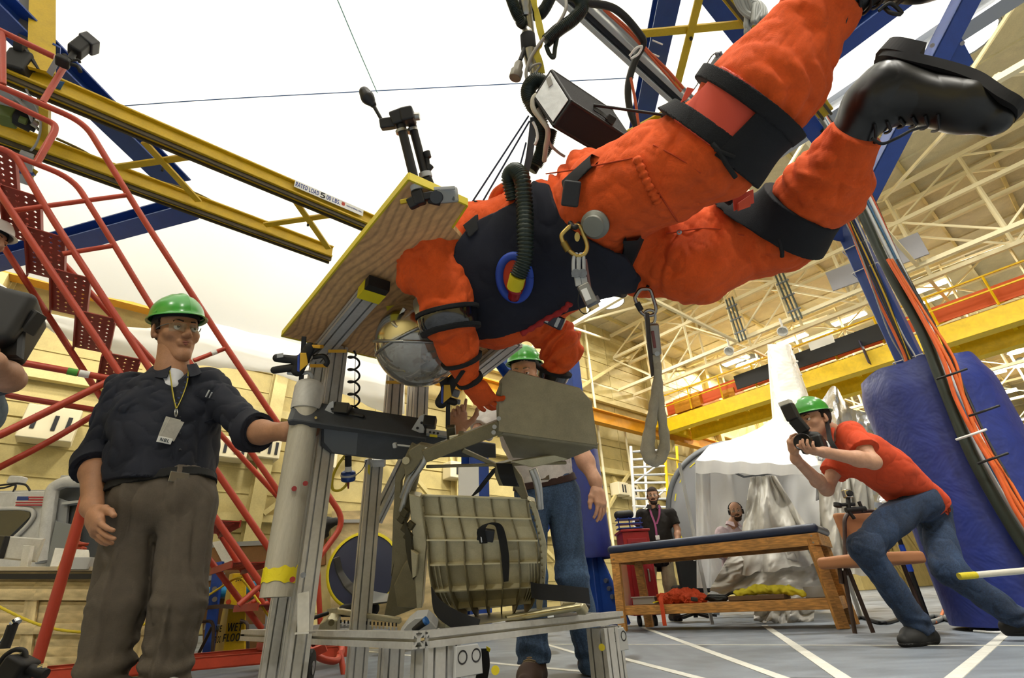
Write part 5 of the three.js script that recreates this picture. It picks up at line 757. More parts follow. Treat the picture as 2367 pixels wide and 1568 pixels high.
// white pipe on the left post
{
  const T0 = onZ(718, 880, 1.86), B0_ = setY(T0, onZ(703, 1378, 1.86).y), d = B0_.clone().sub(T0).normalize(), L = T0.distanceTo(B0_); const o = thing('plastic_pipe', 'upright white plastic pipe with a domed cap and yellow tape near its lower end', 'pipe', B0_);
  const K_pvc = mat('#b7b1a0', .55, 0, { map: rep(T.spot, 2), bumpMap: rep(T.blotch, 6), bumpScale: .0006 });
  part(o, 'tube', turned(B0_, T0, [[.047, 0], [.0515, 0], [.0515, L - .09], [.047, L - .09], [.047, 0]], 40), K_pvc); part(o, 'cap', turned(B0_, T0, [[.056, L - .13], [.058, L - .126], [.057, L - .035], [.05, L - .014], [.03, L - .003], [0, L]], 36), mat('#c9c7c0', .45, 0, { map: rep(T.spot, 2) }));
  const tc = B0_.clone().lerp(T0, .085); part(o, 'tape_wrap', slab((u, v) => { const a = u * 6.2832, r = .0535; return B0_.clone().lerp(T0, .055 + .055 * v + .012 * nz(a * 2, v * 2, 1) * (v > .5 ? 1.6 : 1)).add(V(Math.cos(a) * r, 0, Math.sin(a) * r)); }, 60, 3, .002), K.tape, 'crinkled yellow tape');
  for (const [x, y] of [[706, 1118], [680, 1130], [676, 1340]]) part(o, 'screw', cyl(onZ(x, y, 1.81), onZ(x, y, 1.795), .009), mat('#8c1f1c', .4)); part(o, 'screw', cyl(onZ(701, 1330, 1.806), onZ(701, 1330, 1.796), .009), K.grey); part(o, 'bracket', mg(beam(onZ(702, 1370, 1.86), onZ(702, 1462, 1.86), .04, .006, CZ), beam(onZ(690, 1464, 1.86), onZ(722, 1462, 1.86), .06, .006)), K_alf);
}
// dark grey support arm with clamps on it
{
  const o = thing('support_arm', 'dark grey folded sheet arm reaching from the white pipe towards the seat', 'arm', at(900, 1020, 2.0)), m = mat('#474a4e', .5, .3, { map: rep(T.spot, 2) });
  part(o, 'shelf', plate([at(672, 949, 1.93), at(684, 946, 1.93), at(985, 990, 2.08), at(985, 1003, 2.08), at(690, 972, 1.93), at(673, 966, 1.93)], .12, .004), m); part(o, 'panel', plate([at(745, 978, 2.0), at(1145, 1026, 2.14), at(1146, 1058, 2.14), at(1045, 1056, 2.1), at(890, 1061, 2.06), at(765, 1047, 2.01), at(742, 1030, 2.0)], .02, .003), m); part(o, 'gusset', plate([at(748, 984, 1.99), at(830, 990, 2.03), at(825, 1052, 2.03), at(768, 1046, 2.0), at(748, 1020, 2.0)], .03, .003), mat('#5a5d60', .5, .3)); part(o, 'screw', cyl(at(730, 966, 1.92), at(730, 966, 1.91), .005), K.brass);
  for (const [x0, y0, x1, y1, z, l] of [[772, 945, 808, 948, 2.0, 'black block on the left end of the grey arm'], [980, 975, 1008, 978, 2.06, 'black block on the right end of the grey arm'], [803, 960, 843, 966, 2.02, 'flat black block lying on the grey arm']]) single('mount_block', l, 'block', beam(at(x0, y0, z), at(x1, y1, z), .05, y0 === 960 ? .014 : .045, UP, .004), mat('#1a1b1d', .3));
  for (const [x, y, z, l] of [[758, 952, 1.99, 'drilled grey corner bracket left of the black block'], [965, 984, 2.06, 'drilled grey corner bracket against the rear posts']]) { const b = thing('angle_bracket', l, 'bracket', at(x, y, z)); part(b, 'web', plate([at(x - 16, y + 14, z), at(x + 16, y + 16, z), at(x + 16, y - 26, z), at(x + 6, y - 22, z)], .03), K.lgrey); for (const [dx, dy] of [[0, 6], [10, -6]]) part(b, 'hole', cyl(at(x + dx, y + dy, z - .016), at(x + dx, y + dy, z - .019), .006), K.black); }
  const b3 = thing('drilled_bar', 'short drilled bar with a yellow label on the grey arm', 'bar', at(1005, 1003, 2.05)); part(b3, 'bar', beam(at(985, 999, 2.06), at(1035, 1006, 2.08), .03, .02), K.lgrey); for (const k of [0, 1, 2]) part(b3, 'hole', cyl(at(994 + k * 9, 999.5 + k * 1.3, 2.04), at(994 + k * 9, 999.5 + k * 1.3, 2.035), .005), K.black); part(b3, 'label', plate([at(993, 1004, 2.035), at(1011, 1006, 2.035), at(1011, 1012, 2.035), at(993, 1010, 2.035)], .002), K.tape);
}
// coil cord and the blue sensor
{
  const P = [], N = 120; for (let i = 0; i <= N; i++) { const t = i / N, a = t * 6.2832 * 5.2, y = 812 + 148 * t; P.push(at(818 + 13 * Math.cos(a) * (t < .05 ? t * 20 : 1), y + 7 * Math.sin(a), 2.1 + .03 * Math.sin(a))); } single('coil_cord', 'black coiled cord dangling between the posts', 'cord', sweep(P, .0045, 6), K.black); single('thin_wire', 'thin straight wire inside the black coiled cord', 'wire', tube([at(822, 810, 2.12), at(818, 960, 2.12)], .0015, 5), K.grey);
  const o = thing('sensor', 'round blue and silver sensor hanging under the grey arm beside a yellow air line', 'sensor', at(805, 1095, 2.1)), c = (y) => at(805, y, 2.1);
  part(o, 'stem', cyl(c(1052), c(1078), .014, .014), K.black); part(o, 'collar', cyl(c(1076), c(1090), .012, .016), K.white); part(o, 'body', turned(c(1112), c(1088), [[0, 0], [.026, 0], [.03, .004], [.03, .016], [.027, .018], [.03, .02], [.03, .036], [.02, .042], [0, .042]], 24), mat('#1e3f86', .3, .3)); part(o, 'band', cyl(c(1096), c(1101), .0315, .0315, 24), K.lgrey); part(o, 'tip', cyl(c(1112), c(1130), .006, .003), mat('#8a2a1a', .4));
  single('air_line', 'yellow plastic air line curving beside the blue sensor', 'tube', tube([at(800, 1050, 2.12), at(782, 1075, 2.12), at(769, 1105, 2.12), at(770, 1132, 2.12), at(785, 1134, 2.12), at(800, 1122, 2.12), at(803, 1112, 2.12)], .006, 8, 40), mat('#cfb51a', .35)); single('signal_wire', 'thin dark wire running from the sensor to the post', 'wire', tube([at(822, 1100, 2.12), at(838, 1085, 2.12), at(848, 1064, 2.15)], .002, 5), K.black);
}
{
  const onS = 0, K_ol = mat('#857c5e', .42, .4, { map: rep(T.spot, 3), bumpMap: rep(T.blotch, 12), bumpScale: .0005 }), K_ol2 = mat('#c4bc9c', .34, .45, { map: rep(T.spot, 3), bumpMap: rep(T.grain, 20), bumpScale: .0003 }), K_pl = mat('#958d74', .38, .4, { map: rep(T.spot, 3) }), K_web = mat('#15171c', .85, 0, { bumpMap: rep(T.weave, 60), bumpScale: .0006 });
  const o = thing('crew_seat', 'olive metal seat with a ribbed curved back panel and black straps bolted on the stand', 'seat', setY(at(1090, 1430, 1.95), .29));
  const rows = [[970, 1143, 1221, 1152, 1.95], [976, 1190, 1228, 1197, 1.93], [986, 1243, 1243, 1245, 1.905], [990, 1297, 1248, 1291, 1.89], [1000, 1352, 1248, 1340, 1.89], [1018, 1390, 1235, 1376, 1.93], [1050, 1416, 1215, 1396, 2.0]];
  const rc = [0, 1].map(k => new THREE.CatmullRomCurve3(rows.map(r => at(r[k * 2], r[k * 2 + 1], r[4] - k * .03)))), S = (u, v) => rc[0].getPoint(v).lerp(rc[1].getPoint(v), u), Nn = (u, v) => { const a = S(u, Math.min(1, v + .01)).sub(S(u, Math.max(0, v - .01))), b = rc[1].getPoint(v).sub(rc[0].getPoint(v)); return b.cross(a).normalize(); };
  const sgn = Nn(.5, .3).dot(CZ) > 0 ? -1 : 1;
  part(o, 'back_panel', slab((u, v) => S(u, v), 8, 30, .004), K_ol2);
  for (let i = 0; i <= 6; i++) { const u = .02 + i * .16; part(o, 'rib', slab((a, b) => S(u, a).addScaledVector(Nn(u, a), sgn * b * (.018 + .018 * sst(.2, .6, a))), 26, 1, .0045), K_ol); }
  for (const v of [0.005, .175, .345, .515, .69, .86]) part(o, 'rib', slab((a, b) => S(a, v).addScaledVector(Nn(a, v), sgn * b * .024), 4, 1, .006), mat('#c9c1a0', .36, .4));
  for (const u of [.9, .925, .95, .06, .1]) part(o, 'stiffener', slab((a, b) => S(u, .52 + .34 * a).addScaledVector(Nn(u, .52 + .34 * a), sgn * b * .016), 8, 1, .003), K_ol2);
  const pl = (n, P, z, th, m = K_ol, lbl, par = o) => part(par, n, plate(P.map(p => at(p[0], p[1], p[2] || z)), th, .003), m, lbl);
  // side frames
  pl('side_frame', [[948, 1138], [973, 1144], [989, 1253], [987, 1276], [978, 1398], [966, 1400], [960, 1300], [953, 1200]], 1.9, .05, K_ol2); pl('side_frame', [[1219, 1150], [1236, 1156], [1262, 1252], [1264, 1268], [1259, 1340], [1252, 1402], [1240, 1402], [1246, 1330], [1248, 1262], [1234, 1190]], 1.87, .05, K_ol2);
  pl('outer_link', [[916, 1096], [935, 1060], [952, 1024], [964, 1030], [952, 1072], [930, 1110], [928, 1180], [944, 1250], [960, 1300], [964, 1402], [908, 1424], [888, 1428], [904, 1352], [914, 1290], [906, 1330], [910, 1200]], 1.94, .03);
  pl('lower_bracket', [[912, 1350], [936, 1300], [958, 1280], [974, 1380], [968, 1402], [920, 1400]], 1.9, .03); pl('link_plate', [[935, 1195], [952, 1240], [964, 1330], [956, 1340], [944, 1300], [938, 1260]], 1.87, .02, mat('#3f3a28', .5, .5)); pl('link_plate', [[950, 1270], [968, 1280], [964, 1330], [954, 1336]], 1.86, .015, K_ol2);
  for (const [x, y] of [[930, 1200], [938, 1222], [944, 1240], [950, 1215], [936, 1186]]) part(o, 'latch', beam(at(x - 6, y - 6, 1.88), at(x + 6, y + 5, 1.87), .03, .022, CZ, .004), mat('#453f2c', .45, .6));
  for (let i = 0; i < 14; i++) { const t = i / 13; part(o, 'rivet', new THREE.SphereGeometry(.004, 8, 6).translate(...at(1222 + (t < .4 ? t * 62 : 26 + (t - .4) * 14), 1160 + t * 190, 1.84).toArray()), K_ol); } for (let i = 0; i < 8; i++) part(o, 'rivet', new THREE.SphereGeometry(.003, 8, 6).translate(...at(976 + i * 2.2, 1152 + i * 17, 1.875).toArray()), K_ol);
  // uprights, cross rods and hand tubes
  pl('shoulder_hinge', [[935, 1066], [948, 1038], [972, 1024], [1000, 1030], [1004, 1050], [975, 1062], [960, 1085], [940, 1100]], 1.88, .045); part(o, 'hinge_pin', cyl(at(938, 1065, 1.86), at(938, 1065, 1.84), .014), K_ol2);
  const bm = (n, p, q, w, h, m = K_ol) => part(o, n, beam(at(...p), at(...q), w, h, CZ, .004), m);
  bm('headrest_arm', [985, 1052, 1.87], [1160, 984, 1.78], .05, .045); bm('headrest_arm', [1000, 1046, 1.9], [1080, 1018, 1.9], .03, .05, K_ol2); bm('cross_rod', [985, 1079, 1.92], [1310, 1070, 1.84], .012, .012); bm('diagonal_rod', [1068, 1040, 1.86], [1152, 1078, 1.9], .016, .02); bm('arm_stub', [955, 1095, 1.94], [930, 1200, 1.94], .05, .04);
  bm('adjuster', [1042, 985, 1.84], [1046, 1034, 1.86], .032, .03, mat('#4a4432', .4, .7)); bm('adjuster', [1066, 1000, 1.82], [1068, 1032, 1.84], .022, .03); pl('adjuster_plate', [[1038, 1008], [1060, 1004], [1062, 1024], [1040, 1028]], 1.82, .01, K_ol2); bm('pull_rod', [918, 1029, 1.95], [980, 1036, 1.92], .008, .008, K.lgrey); bm('pull_knob', [912, 1024, 1.95], [914, 1036, 1.95], .016, .02, K.lgrey);
  part(o, 'hand_tube', pipe([at(988, 1034, 1.86), at(982, 1068, 1.86), at(950, 1112, 1.88), at(936, 1150, 1.9), at(928, 1182, 1.9)], .011, .06, 12), K.alu); part(o, 'hand_tube', pipe([at(980, 1036, 1.87), at(974, 1066, 1.88), at(942, 1110, 1.9), at(928, 1150, 1.92)], .009, .06, 12), K.alu); part(o, 'hand_tube', pipe([at(1228, 1086, 1.84), at(1240, 1120, 1.84), at(1245, 1150, 1.85), at(1246, 1176, 1.86)], .01, .05, 12), K.alu); part(o, 'hand_tube', pipe([at(1236, 1084, 1.84), at(1248, 1118, 1.84), at(1252, 1176, 1.86)], .008, .05, 12), K.alu);
  pl('right_upright', [[1146, 1072], [1180, 1064], [1206, 1100], [1222, 1152], [1205, 1150], [1186, 1122], [1154, 1120], [1144, 1096]], 1.89, .04); pl('right_bracket', [[1180, 1066], [1310, 1046], [1312, 1062], [1230, 1080]], 1.85, .02, K_ol2);
  // head plate
  const hp = part(o, 'head_plate', plate([[1154, 882, 1.79], [1178, 855, 1.79], [1340, 897, 1.72], [1368, 928, 1.71], [1381, 1012, 1.71], [1382, 1030, 1.71], [1158, 999, 1.79]].map(p => at(...p)), .008, .002), K_pl); part(hp, 'rolled_lip', cyl(at(1156, 1000, 1.78), at(1382, 1031, 1.7), .011, .011, 12), K_pl); part(hp, 'return_flange', plate([at(1160, 1003, 1.79), at(1380, 1033, 1.71), at(1306, 1064, 1.86), at(1182, 1072, 1.93)], .005), K_pl); part(hp, 'hinge_strip', plate([at(1146, 910, 1.78), at(1157, 884, 1.78), at(1162, 1008, 1.78), at(1150, 1010, 1.78)], .02), K_ol); for (const [x, y] of [[1153, 968], [1143, 987], [1141, 1000]]) part(hp, 'screw', cyl(at(x, y, 1.765), at(x, y, 1.755), .008), K.lgrey);
  // seat pan, tracks and fittings
  part(o, 'seat_pan', slab((u, v) => at(1100, 1444, 1.66).lerp(at(1342, 1407, 1.88), u).lerp(at(1060, 1426, 2.0).lerp(at(1335, 1399, 2.1), u), v), 6, 6, .006), mat('#8d8873', .32, .6)); part(o, 'pan_tube', cyl(at(1170, 1432, 1.74), at(1340, 1404, 1.85), .012, .012, 14), mat('#a49b78', .3, .8)); part(o, 'pan_end', beam(at(1336, 1396, 1.86), at(1350, 1418, 1.86), .05, .03, UP, .01), K_ol2);
  part(o, 'pan_roll', cyl(at(1015, 1436, 1.72), at(1070, 1448, 1.68), .022, .02, 18), K_ol2); part(o, 'roll_end', cyl(at(1036, 1440, 1.70), at(1056, 1446, 1.69), .024, .024, 18), mat('#b0a886', .25, .8));
  const tk = pl('track', [[756, 1414, 2.12], [766, 1412, 2.12], [928, 1433, 1.8], [925, 1460, 1.78], [786, 1459, 2.06], [782, 1432, 2.1]], 0, .02, K_ol2); for (let i = 0; i < 16; i++) { const t = i / 15, x = 788 + 128 * t, z = 2.06 - .26 * t; part(tk, 'slot', plate([[x - 1.6, 1434 + 7 * t], [x + 1.6, 1434 + 7 * t], [x + 1.6, 1441 + 7 * t], [x - 1.6, 1441 + 7 * t]].map(p => at(...p, z - .012)), .004, 0), K.black); part(tk, 'number_tag', plate([[x - 2.2, 1444 + 7 * t], [x + 2.2, 1444 + 7 * t], [x + 2.2, 1452 + 7 * t], [x - 2.2, 1452 + 7 * t]].map(p => at(...p, z - .012)), .003, 0), K.lgrey); }
  pl('track_end', [[738, 1456], [744, 1436], [762, 1424], [784, 1428], [783, 1459]], 2.06, .05, K_ol2); part(o, 'pivot', cyl(at(766, 1440, 2.0), at(766, 1440, 1.99), .012), K_ol);
  pl('foot_bracket', [[925, 1460], [944, 1434], [962, 1420], [988, 1418], [1000, 1428], [1012, 1442], [1010, 1460]], 1.68, .05, K.lgrey); part(o, 'lock_handle', cyl(at(956, 1458, 1.62), at(982, 1438, 1.62), .009, .012), K.black); part(o, 'handle_end', cyl(at(982, 1438, 1.62), at(987, 1434, 1.62), .013, .013), mat('#2f63a8', .4)); part(o, 'lock_pin', mg(beam(at(862, 1460, 1.7), at(900, 1462, 1.68), .02, .016, UP, .004)), K.grey);
  pl('rear_bracket', [[1296, 1394], [1302, 1386], [1330, 1384], [1340, 1392], [1338, 1398], [1296, 1398]], 1.94, .05, K_ol2); part(o, 'lock_handle', cyl(at(1332, 1392, 1.9), at(1362, 1404, 1.9), .009, .009), K.black); part(o, 'handle_end', cyl(at(1340, 1394, 1.89), at(1347, 1397, 1.89), .012, .012), mat('#2f63a8', .4));
  part(o, 'calf_plate', slab((u, v) => { const P = [[770, 1292], [778, 1325], [795, 1358], [820, 1382], [855, 1398], [900, 1392]], f = u * 5, i = Math.min(4, Math.floor(f)), t = f - i, x = P[i][0] + (P[i + 1][0] - P[i][0]) * t, y = P[i][1] + (P[i + 1][1] - P[i][1]) * t; return at(x, y, 2.0).add(V(.03, .03, -.1).multiplyScalar(v * (.35 + sst(.2, 1, u)))); }, 26, 4, .006), mat('#4d4d4c', .35, .5), 'curved dark grey plate'); part(o, 'heel_cushion', net(cap(at(795, 1412, 2.1), at(860, 1408, 2.06), .024, .03), ...boundsOf([at(795, 1412, 2.1), at(860, 1408, 2.06)], .05), .006), K_web);
  // straps
  part(o, 'lap_strap', strap([at(998, 1374, 1.78), at(1010, 1402, 1.72), at(1050, 1432, 1.66), at(1105, 1454, 1.62)], .055, [V(.0, .5, .3), V(.2, .9, .2), V(.3, 1, .1)]), K_web); part(o, 'lap_strap', strap([at(1228, 1364, 1.82), at(1245, 1368, 1.78), at(1300, 1372, 1.78), at(1362, 1378, 1.82)], .052, [V(0, 1, 0)]), K_web);
  part(o, 'head_strap', strap([at(1118, 1256, 1.84), at(1112, 1226, 1.8), at(1128, 1211, 1.79), at(1150, 1214, 1.79), at(1160, 1240, 1.8), at(1168, 1290, 1.8), at(1170, 1345, 1.8)], .03, [V(1, 0, .2), V(1, 0, .2), V(.6, 0, .9), V(.7, .0, .7), V(1, 0, .2), V(1, 0, .4), V(.5, 0, .8)]), K_web); part(o, 'buckle', mg(beam(at(1104, 1234, 1.84), at(1142, 1240, 1.84), .02, .045, CY, .004)), mat('#1c1f26', .4)); part(o, 'buckle_bar', pipe([at(1103, 1224, 1.83), at(1110, 1226, 1.82), at(1113, 1254, 1.82)], .003, .01, 6), K.chrome);
  part(o, 'shoulder_strap', strap([at(1165, 1072, 1.86), at(1172, 1100, 1.83), at(1182, 1124, 1.84)], .06, [V(1, -.1, 0)]), K_web); part(o, 'shoulder_strap', strap([at(1150, 1078, 1.95), at(1120, 1116, 2.0), at(1098, 1144, 2.02)], .05, [V(.8, .5, 0)]), K_web);
}
{ // webbing hanging under the stand
  const o = thing('hanging_strap', 'dark webbing strap with a yellow tag hanging behind the stand near the floor', 'strap', at(1118, 1560, 2.2)); part(o, 'webbing', strap([at(1115, 1500, 2.15), at(1118, 1540, 2.15), at(1112, 1575, 2.15)], .055, [V(1, 0, .2)]), K.dark); part(o, 'tag', plate([at(1124, 1494, 2.12), at(1134, 1500, 2.12), at(1132, 1508, 2.12), at(1125, 1504, 2.12)], .004), K.tape);
  single('lashing', 'black cord lashing at the left rail joint of the stand', 'cord', tube([at(645, 1470, 2.1), at(668, 1450, 2.05), at(682, 1444, 2.05), at(690, 1462, 2.03), at(672, 1466, 2.02), at(700, 1440, 2.03), at(740, 1424, 2.05), at(758, 1418, 2.08)], .008, 7), K.black);
}
// ---------- clamp arm with the small camera, on the board ----------
{
  const z = 1.43, c = (x, y, d = 0) => at(x, y, z + d), m = mat('#17171a', .45, .2), o = thing('articulated_arm', 'black articulated clamp arm with a long lever standing on the plywood board', 'clamp arm', c(975, 465));
  part(o, 'lever_grip', net(limb(.01, [c(843, 214), .016], [c(850, 226), .0175], [c(862, 241), .01]), ...boundsOf([c(843, 214), c(862, 241)], .03), .003), m); part(o, 'lever', cyl(c(860, 238), c(886, 284), .0055, .005), m); part(o, 'elbow_knob', beam(c(879, 289), c(914, 284), .03, .026, CZ, .005), m); part(o, 'elbow', mg(beam(c(906, 280), c(938, 268), .04, .042, CZ, .006), beam(c(928, 272), c(958, 266), .04, .05, CZ, .006)), m); part(o, 'elbow_bolt', cyl(c(956, 270), c(970, 269), .011, .011), K.steel);
  part(o, 'tube', mg(cyl(c(927, 290), c(966, 448), .0135, .0135, 16)), m); part(o, 'tube', cyl(c(953, 290, .03), c(986, 416, .03), .0125, .0125, 16), m); for (const [x, y, d] of [[928, 303, 0], [953, 301, .03]]) part(o, 'collar', cyl(c(x - 1, y - 2, d), c(x + 1, y + 4, d), .017, .017, 16), K.steel); for (const [x, y, d] of [[963, 433, 0], [983, 404, .03]]) part(o, 'collar', cyl(c(x - 1, y - 4, d), c(x + 2, y + 7, d), .019, .019, 16), K.lgrey);
  part(o, 'lower_joint', mg(beam(c(963, 442), c(973, 474), .034, .034, CZ, .006), beam(c(984, 412, .03), c(994, 438, .03), .036, .03, CZ, .005), beam(c(970, 458), c(1004, 452), .022, .026, CZ, .004)), m); part(o, 'wing_knob', mg(cyl(c(985, 352, .03), c(990, 365, .03), .012, .01), beam(c(984, 380, .03), c(998, 392, .03), .02, .012, CZ, .003), cyl(c(987, 365, .03), c(990, 392, .03), .007)), K.black); part(o, 'lever_tip', beam(c(925, 468), c(950, 462), .014, .01, CZ, .003), mat('#b9a02a', .3, .6)); part(o, 'clamp_jaw', beam(c(950, 458), c(960, 480), .03, .03, CZ, .005), K.black);
  const k = thing('action_camera', 'small camera in a clear waterproof housing clamped at the board edge', 'camera', c(1030, 450)); part(k, 'housing', bx(.062, .044, .03, .006).applyQuaternion(camera.quaternion.clone().multiply(new THREE.Quaternion().setFromEuler(new THREE.Euler(.2, .3, .1)))).translate(...c(1034, 452, .02).toArray()), mat('#c9cccd', .15, 0, { transmission: .6, thickness: 0 })); part(k, 'body', bx(.046, .032, .018, .004).applyQuaternion(camera.quaternion).translate(...c(1034, 453, .02).toArray()), mat('#55585a', .4, .4)); part(k, 'lens', cyl(c(1011, 456, -.005), c(1011, 456, .02), .017, .017, 20), K.dark); part(k, 'knob', mg(cyl(c(1008, 456, -.02), c(1008, 456, -.005), .018, .018, 12)), mat('#3b3d40', .4, .4)); part(k, 'latch', beam(c(1003, 437), c(1052, 434), .01, .008, CZ, .002), K.lgrey); part(k, 'mount', beam(c(990, 462), c(1018, 468), .02, .016, CZ, .003), K.black);
}
// ---------- hoist pole, hoses and pack above the astronaut ----------
{
  const z = 1.78, c = (x, y, d = 0) => at(x, y, z + d), o = thing('hoist_pole', 'jointed steel hoist pole coming down from the top edge to the harness', 'hoist', c(1240, 190));
  part(o, 'pole', cyl(c(1214, -30), c(1238, 195), .017, .017, 18), K.steel); part(o, 'coupling', turned(c(1213, -10), c(1216, 40), [[.02, 0], [.03, .005], [.03, .04], [.024, .05], [.026, .07], [.02, .08]], 18), K.steel); part(o, 'coupling', turned(c(1218, 62), c(1222, 100), [[.012, 0], [.022, .02], [.022, .03]], 18), K.steel); part(o, 'sleeve', turned(c(1219, 78), c(1223, 120), [[.02, 0], [.027, .006], [.028, .055], [.022, .066]], 18), K.rub); part(o, 'coupling', turned(c(1223, 114), c(1230, 160), [[.024, 0], [.026, .01], [.022, .06], [.017, .075]], 18), K.steel);
  const hose = (n, label, pts, r, m = mat('#12221a', .45)) => { const P = new THREE.CatmullRomCurve3(pts).getPoints(Math.round(pts.length * 26)); return single(n, label, 'hose', sweep(P, (t, i) => r + (i % 3 === 1 ? .0035 : -.0015), 10), m); };
  hose('corrugated_hose', 'black corrugated hose at the top edge left of the hoist pole', [c(1178, -15, -.03), c(1190, 20, -.03), c(1203, 48, -.02), c(1212, 55, .03)], .017); hose('corrugated_hose', 'black corrugated hose looping up right from the hoist pole', [c(1262, 96, -.04), c(1290, 70, -.04), c(1325, 45, -.04), c(1346, 18, -.04), c(1335, -8, -.03), c(1310, -15, 0)], .02); hose('corrugated_hose', 'short corrugated hose crossing behind the pole at the top edge', [c(1275, -10, .05), c(1258, 22, .05), c(1245, 35, .05), c(1232, 30, .06)], .018); hose('corrugated_hose', 'coiled black corrugated hose dropping from the pole beside the black pack', [c(1262, 195, -.04), c(1240, 186, -.05), c(1222, 205, -.05), c(1226, 235, -.05), c(1246, 262, -.02), c(1252, 310, 0), c(1252, 350, .02), c(1238, 382, .03)], .024); hose('corrugated_hose', 'second corrugated hose curving down behind the orange back', [c(1275, 300, .05), c(1262, 345, .06), c(1240, 375, .06), c(1228, 395, .06)], .02);
  single('yellow_strap', 'yellow webbing strap twisting down the hoist pole', 'strap', strap([c(1230, -20, -.03), c(1238, 20, -.035), c(1248, 65, -.04), c(1254, 100, -.04), c(1240, 120, -.045), c(1248, 145, -.04), c(1252, 170, -.03)], .024, [V(1, .2, 0), V(.4, .2, 1), V(1, 0, .3), V(.3, .3, 1), V(1, .4, 0), V(.6, .2, .6), V(1, 0, 0)]), mat('#c2b13a', .8));
  const k = thing('cable_connector', 'grey round cable connector dangling left of the hoist pole', 'connector', c(1190, 165, -.03)); part(k, 'body', turned(c(1190, 182, -.04), c(1202, 140, -.03), [[0, .004], [.018, .004], [.02, 0], [.022, .004], [.022, .03], [.016, .034], [.016, .056], [.012, .066], [0, .066]], 22), mat('#77736a', .45, .5)); part(k, 'lead', tube([c(1202, 140, -.03), c(1208, 125, -.02), c(1214, 108, -.01)], .008), K.black);
  for (const [l, p, r, m] of [['pale cable looping left around the hoist pole', [c(1220, 190, -.05), c(1216, 170, -.05), c(1224, 140, -.05), c(1236, 118, -.05), c(1256, 90, -.05), c(1290, 55, -.05), c(1308, 20, -.05), c(1306, -15, -.03)], .006, '#8d8a82'], ['thin grey wire wound around the lower pole', [c(1222, 165, -.04), c(1232, 152, -.06), c(1250, 148, -.05), c(1240, 165, -.04), c(1222, 185, -.05), c(1230, 195, -.06)], .004, '#8d8a82'], ['dark cable hanging in a narrow loop right of the pole', [c(1262, 104, -.03), c(1270, 125, -.03), c(1279, 133, -.03), c(1283, 110, -.03), c(1288, 85, -.03)], .008, '#14211a'], ['whitish cable pair dropping beside the white label', [c(1252, 214, -.1), c(1234, 226, -.1), c(1232, 248, -.1), c(1250, 275, -.1), c(1266, 300, -.1), c(1262, 340, -.05), c(1258, 372, 0)], .009, '#b9b4a4'], ['thin grey wire running from the label to the orange back', [c(1244, 250, -.08), c(1262, 290, -.08), c(1270, 330, -.06), c(1290, 352, -.02), c(1305, 362, 0)], .005, '#a8a498']]) single('cable', l, 'cable', tube(p, r, 8, 50), mat(m, .5));
  single('harness_strap', 'flat dark grey harness strap hanging from the pole to the back', 'strap', strap([c(1234, 270, -.02), c(1229, 320, -.02), c(1222, 370, -.02), c(1214, 402, -.02)], .026, [V(1, 0, .2)]), mat('#3b3f46', .8)); single('harness_hook', 'white hook beside the grey harness strap', 'hook', tube([c(1232, 282, -.05), c(1240, 300, -.05), c(1242, 320, -.05), c(1236, 335, -.05)], .005), K.white);
  for (const [l, p, q] of [['upper of two ropes from the hoist to the shoulder', [1222, 268], [1078, 488]], ['lower of two ropes from the hoist to the shoulder', [1224, 280], [1096, 500]], ['short rope hanging beside the grey harness strap', [1216, 330], [1186, 445]]]) single('rope', l, 'rope', cyl(c(...p, -.02), c(...q, -.04), .0032, .0032, 6), mat('#1f2c4a', .8));
  single('rope_knot', 'black rope knot at the shoulder buckle', 'knot', tube([c(1100, 465, -.06), c(1094, 488, -.06), c(1088, 480, -.07), c(1098, 492, -.07), c(1092, 500, -.06), c(1096, 520, -.06)], .007), K.black);
  // pack
  const F = [[1275, 164, 1.66], [1320, 235, 1.6], [1281, 291, 1.62], [1236, 226, 1.68]].map(p => at(...p)), sh = at(1420, 318, 1.8).sub(at(1278, 229, 1.64)), B = F.map(p => p.clone().add(sh)), pk = thing('equipment_pack', 'black fabric box pack with a white label hung above the astronaut', 'pack', mid(F[0], B[2]));
  const face = (a, b, c2, d, n = 6) => slab((u, v) => a.clone().lerp(b, u).lerp(d.clone().lerp(c2, u), v), n, n, .008), K_pk = mat('#121114', .85, 0, { bumpMap: rep(T.weave, 40), bumpScale: .0008 });
  part(pk, 'body', mg(face(F[0], F[1], F[2], F[3]), face(B[0], B[1], B[2], B[3]), ...[0, 1, 2, 3].map(i => face(F[i], F[(i + 1) % 4], B[(i + 1) % 4], B[i]))), K_pk); part(pk, 'piping', mg(...[0, 1, 2, 3].map(i => cyl(F[i], F[(i + 1) % 4], .006)), ...[0, 1, 2, 3].map(i => cyl(F[i], B[i], .006))), K.black);
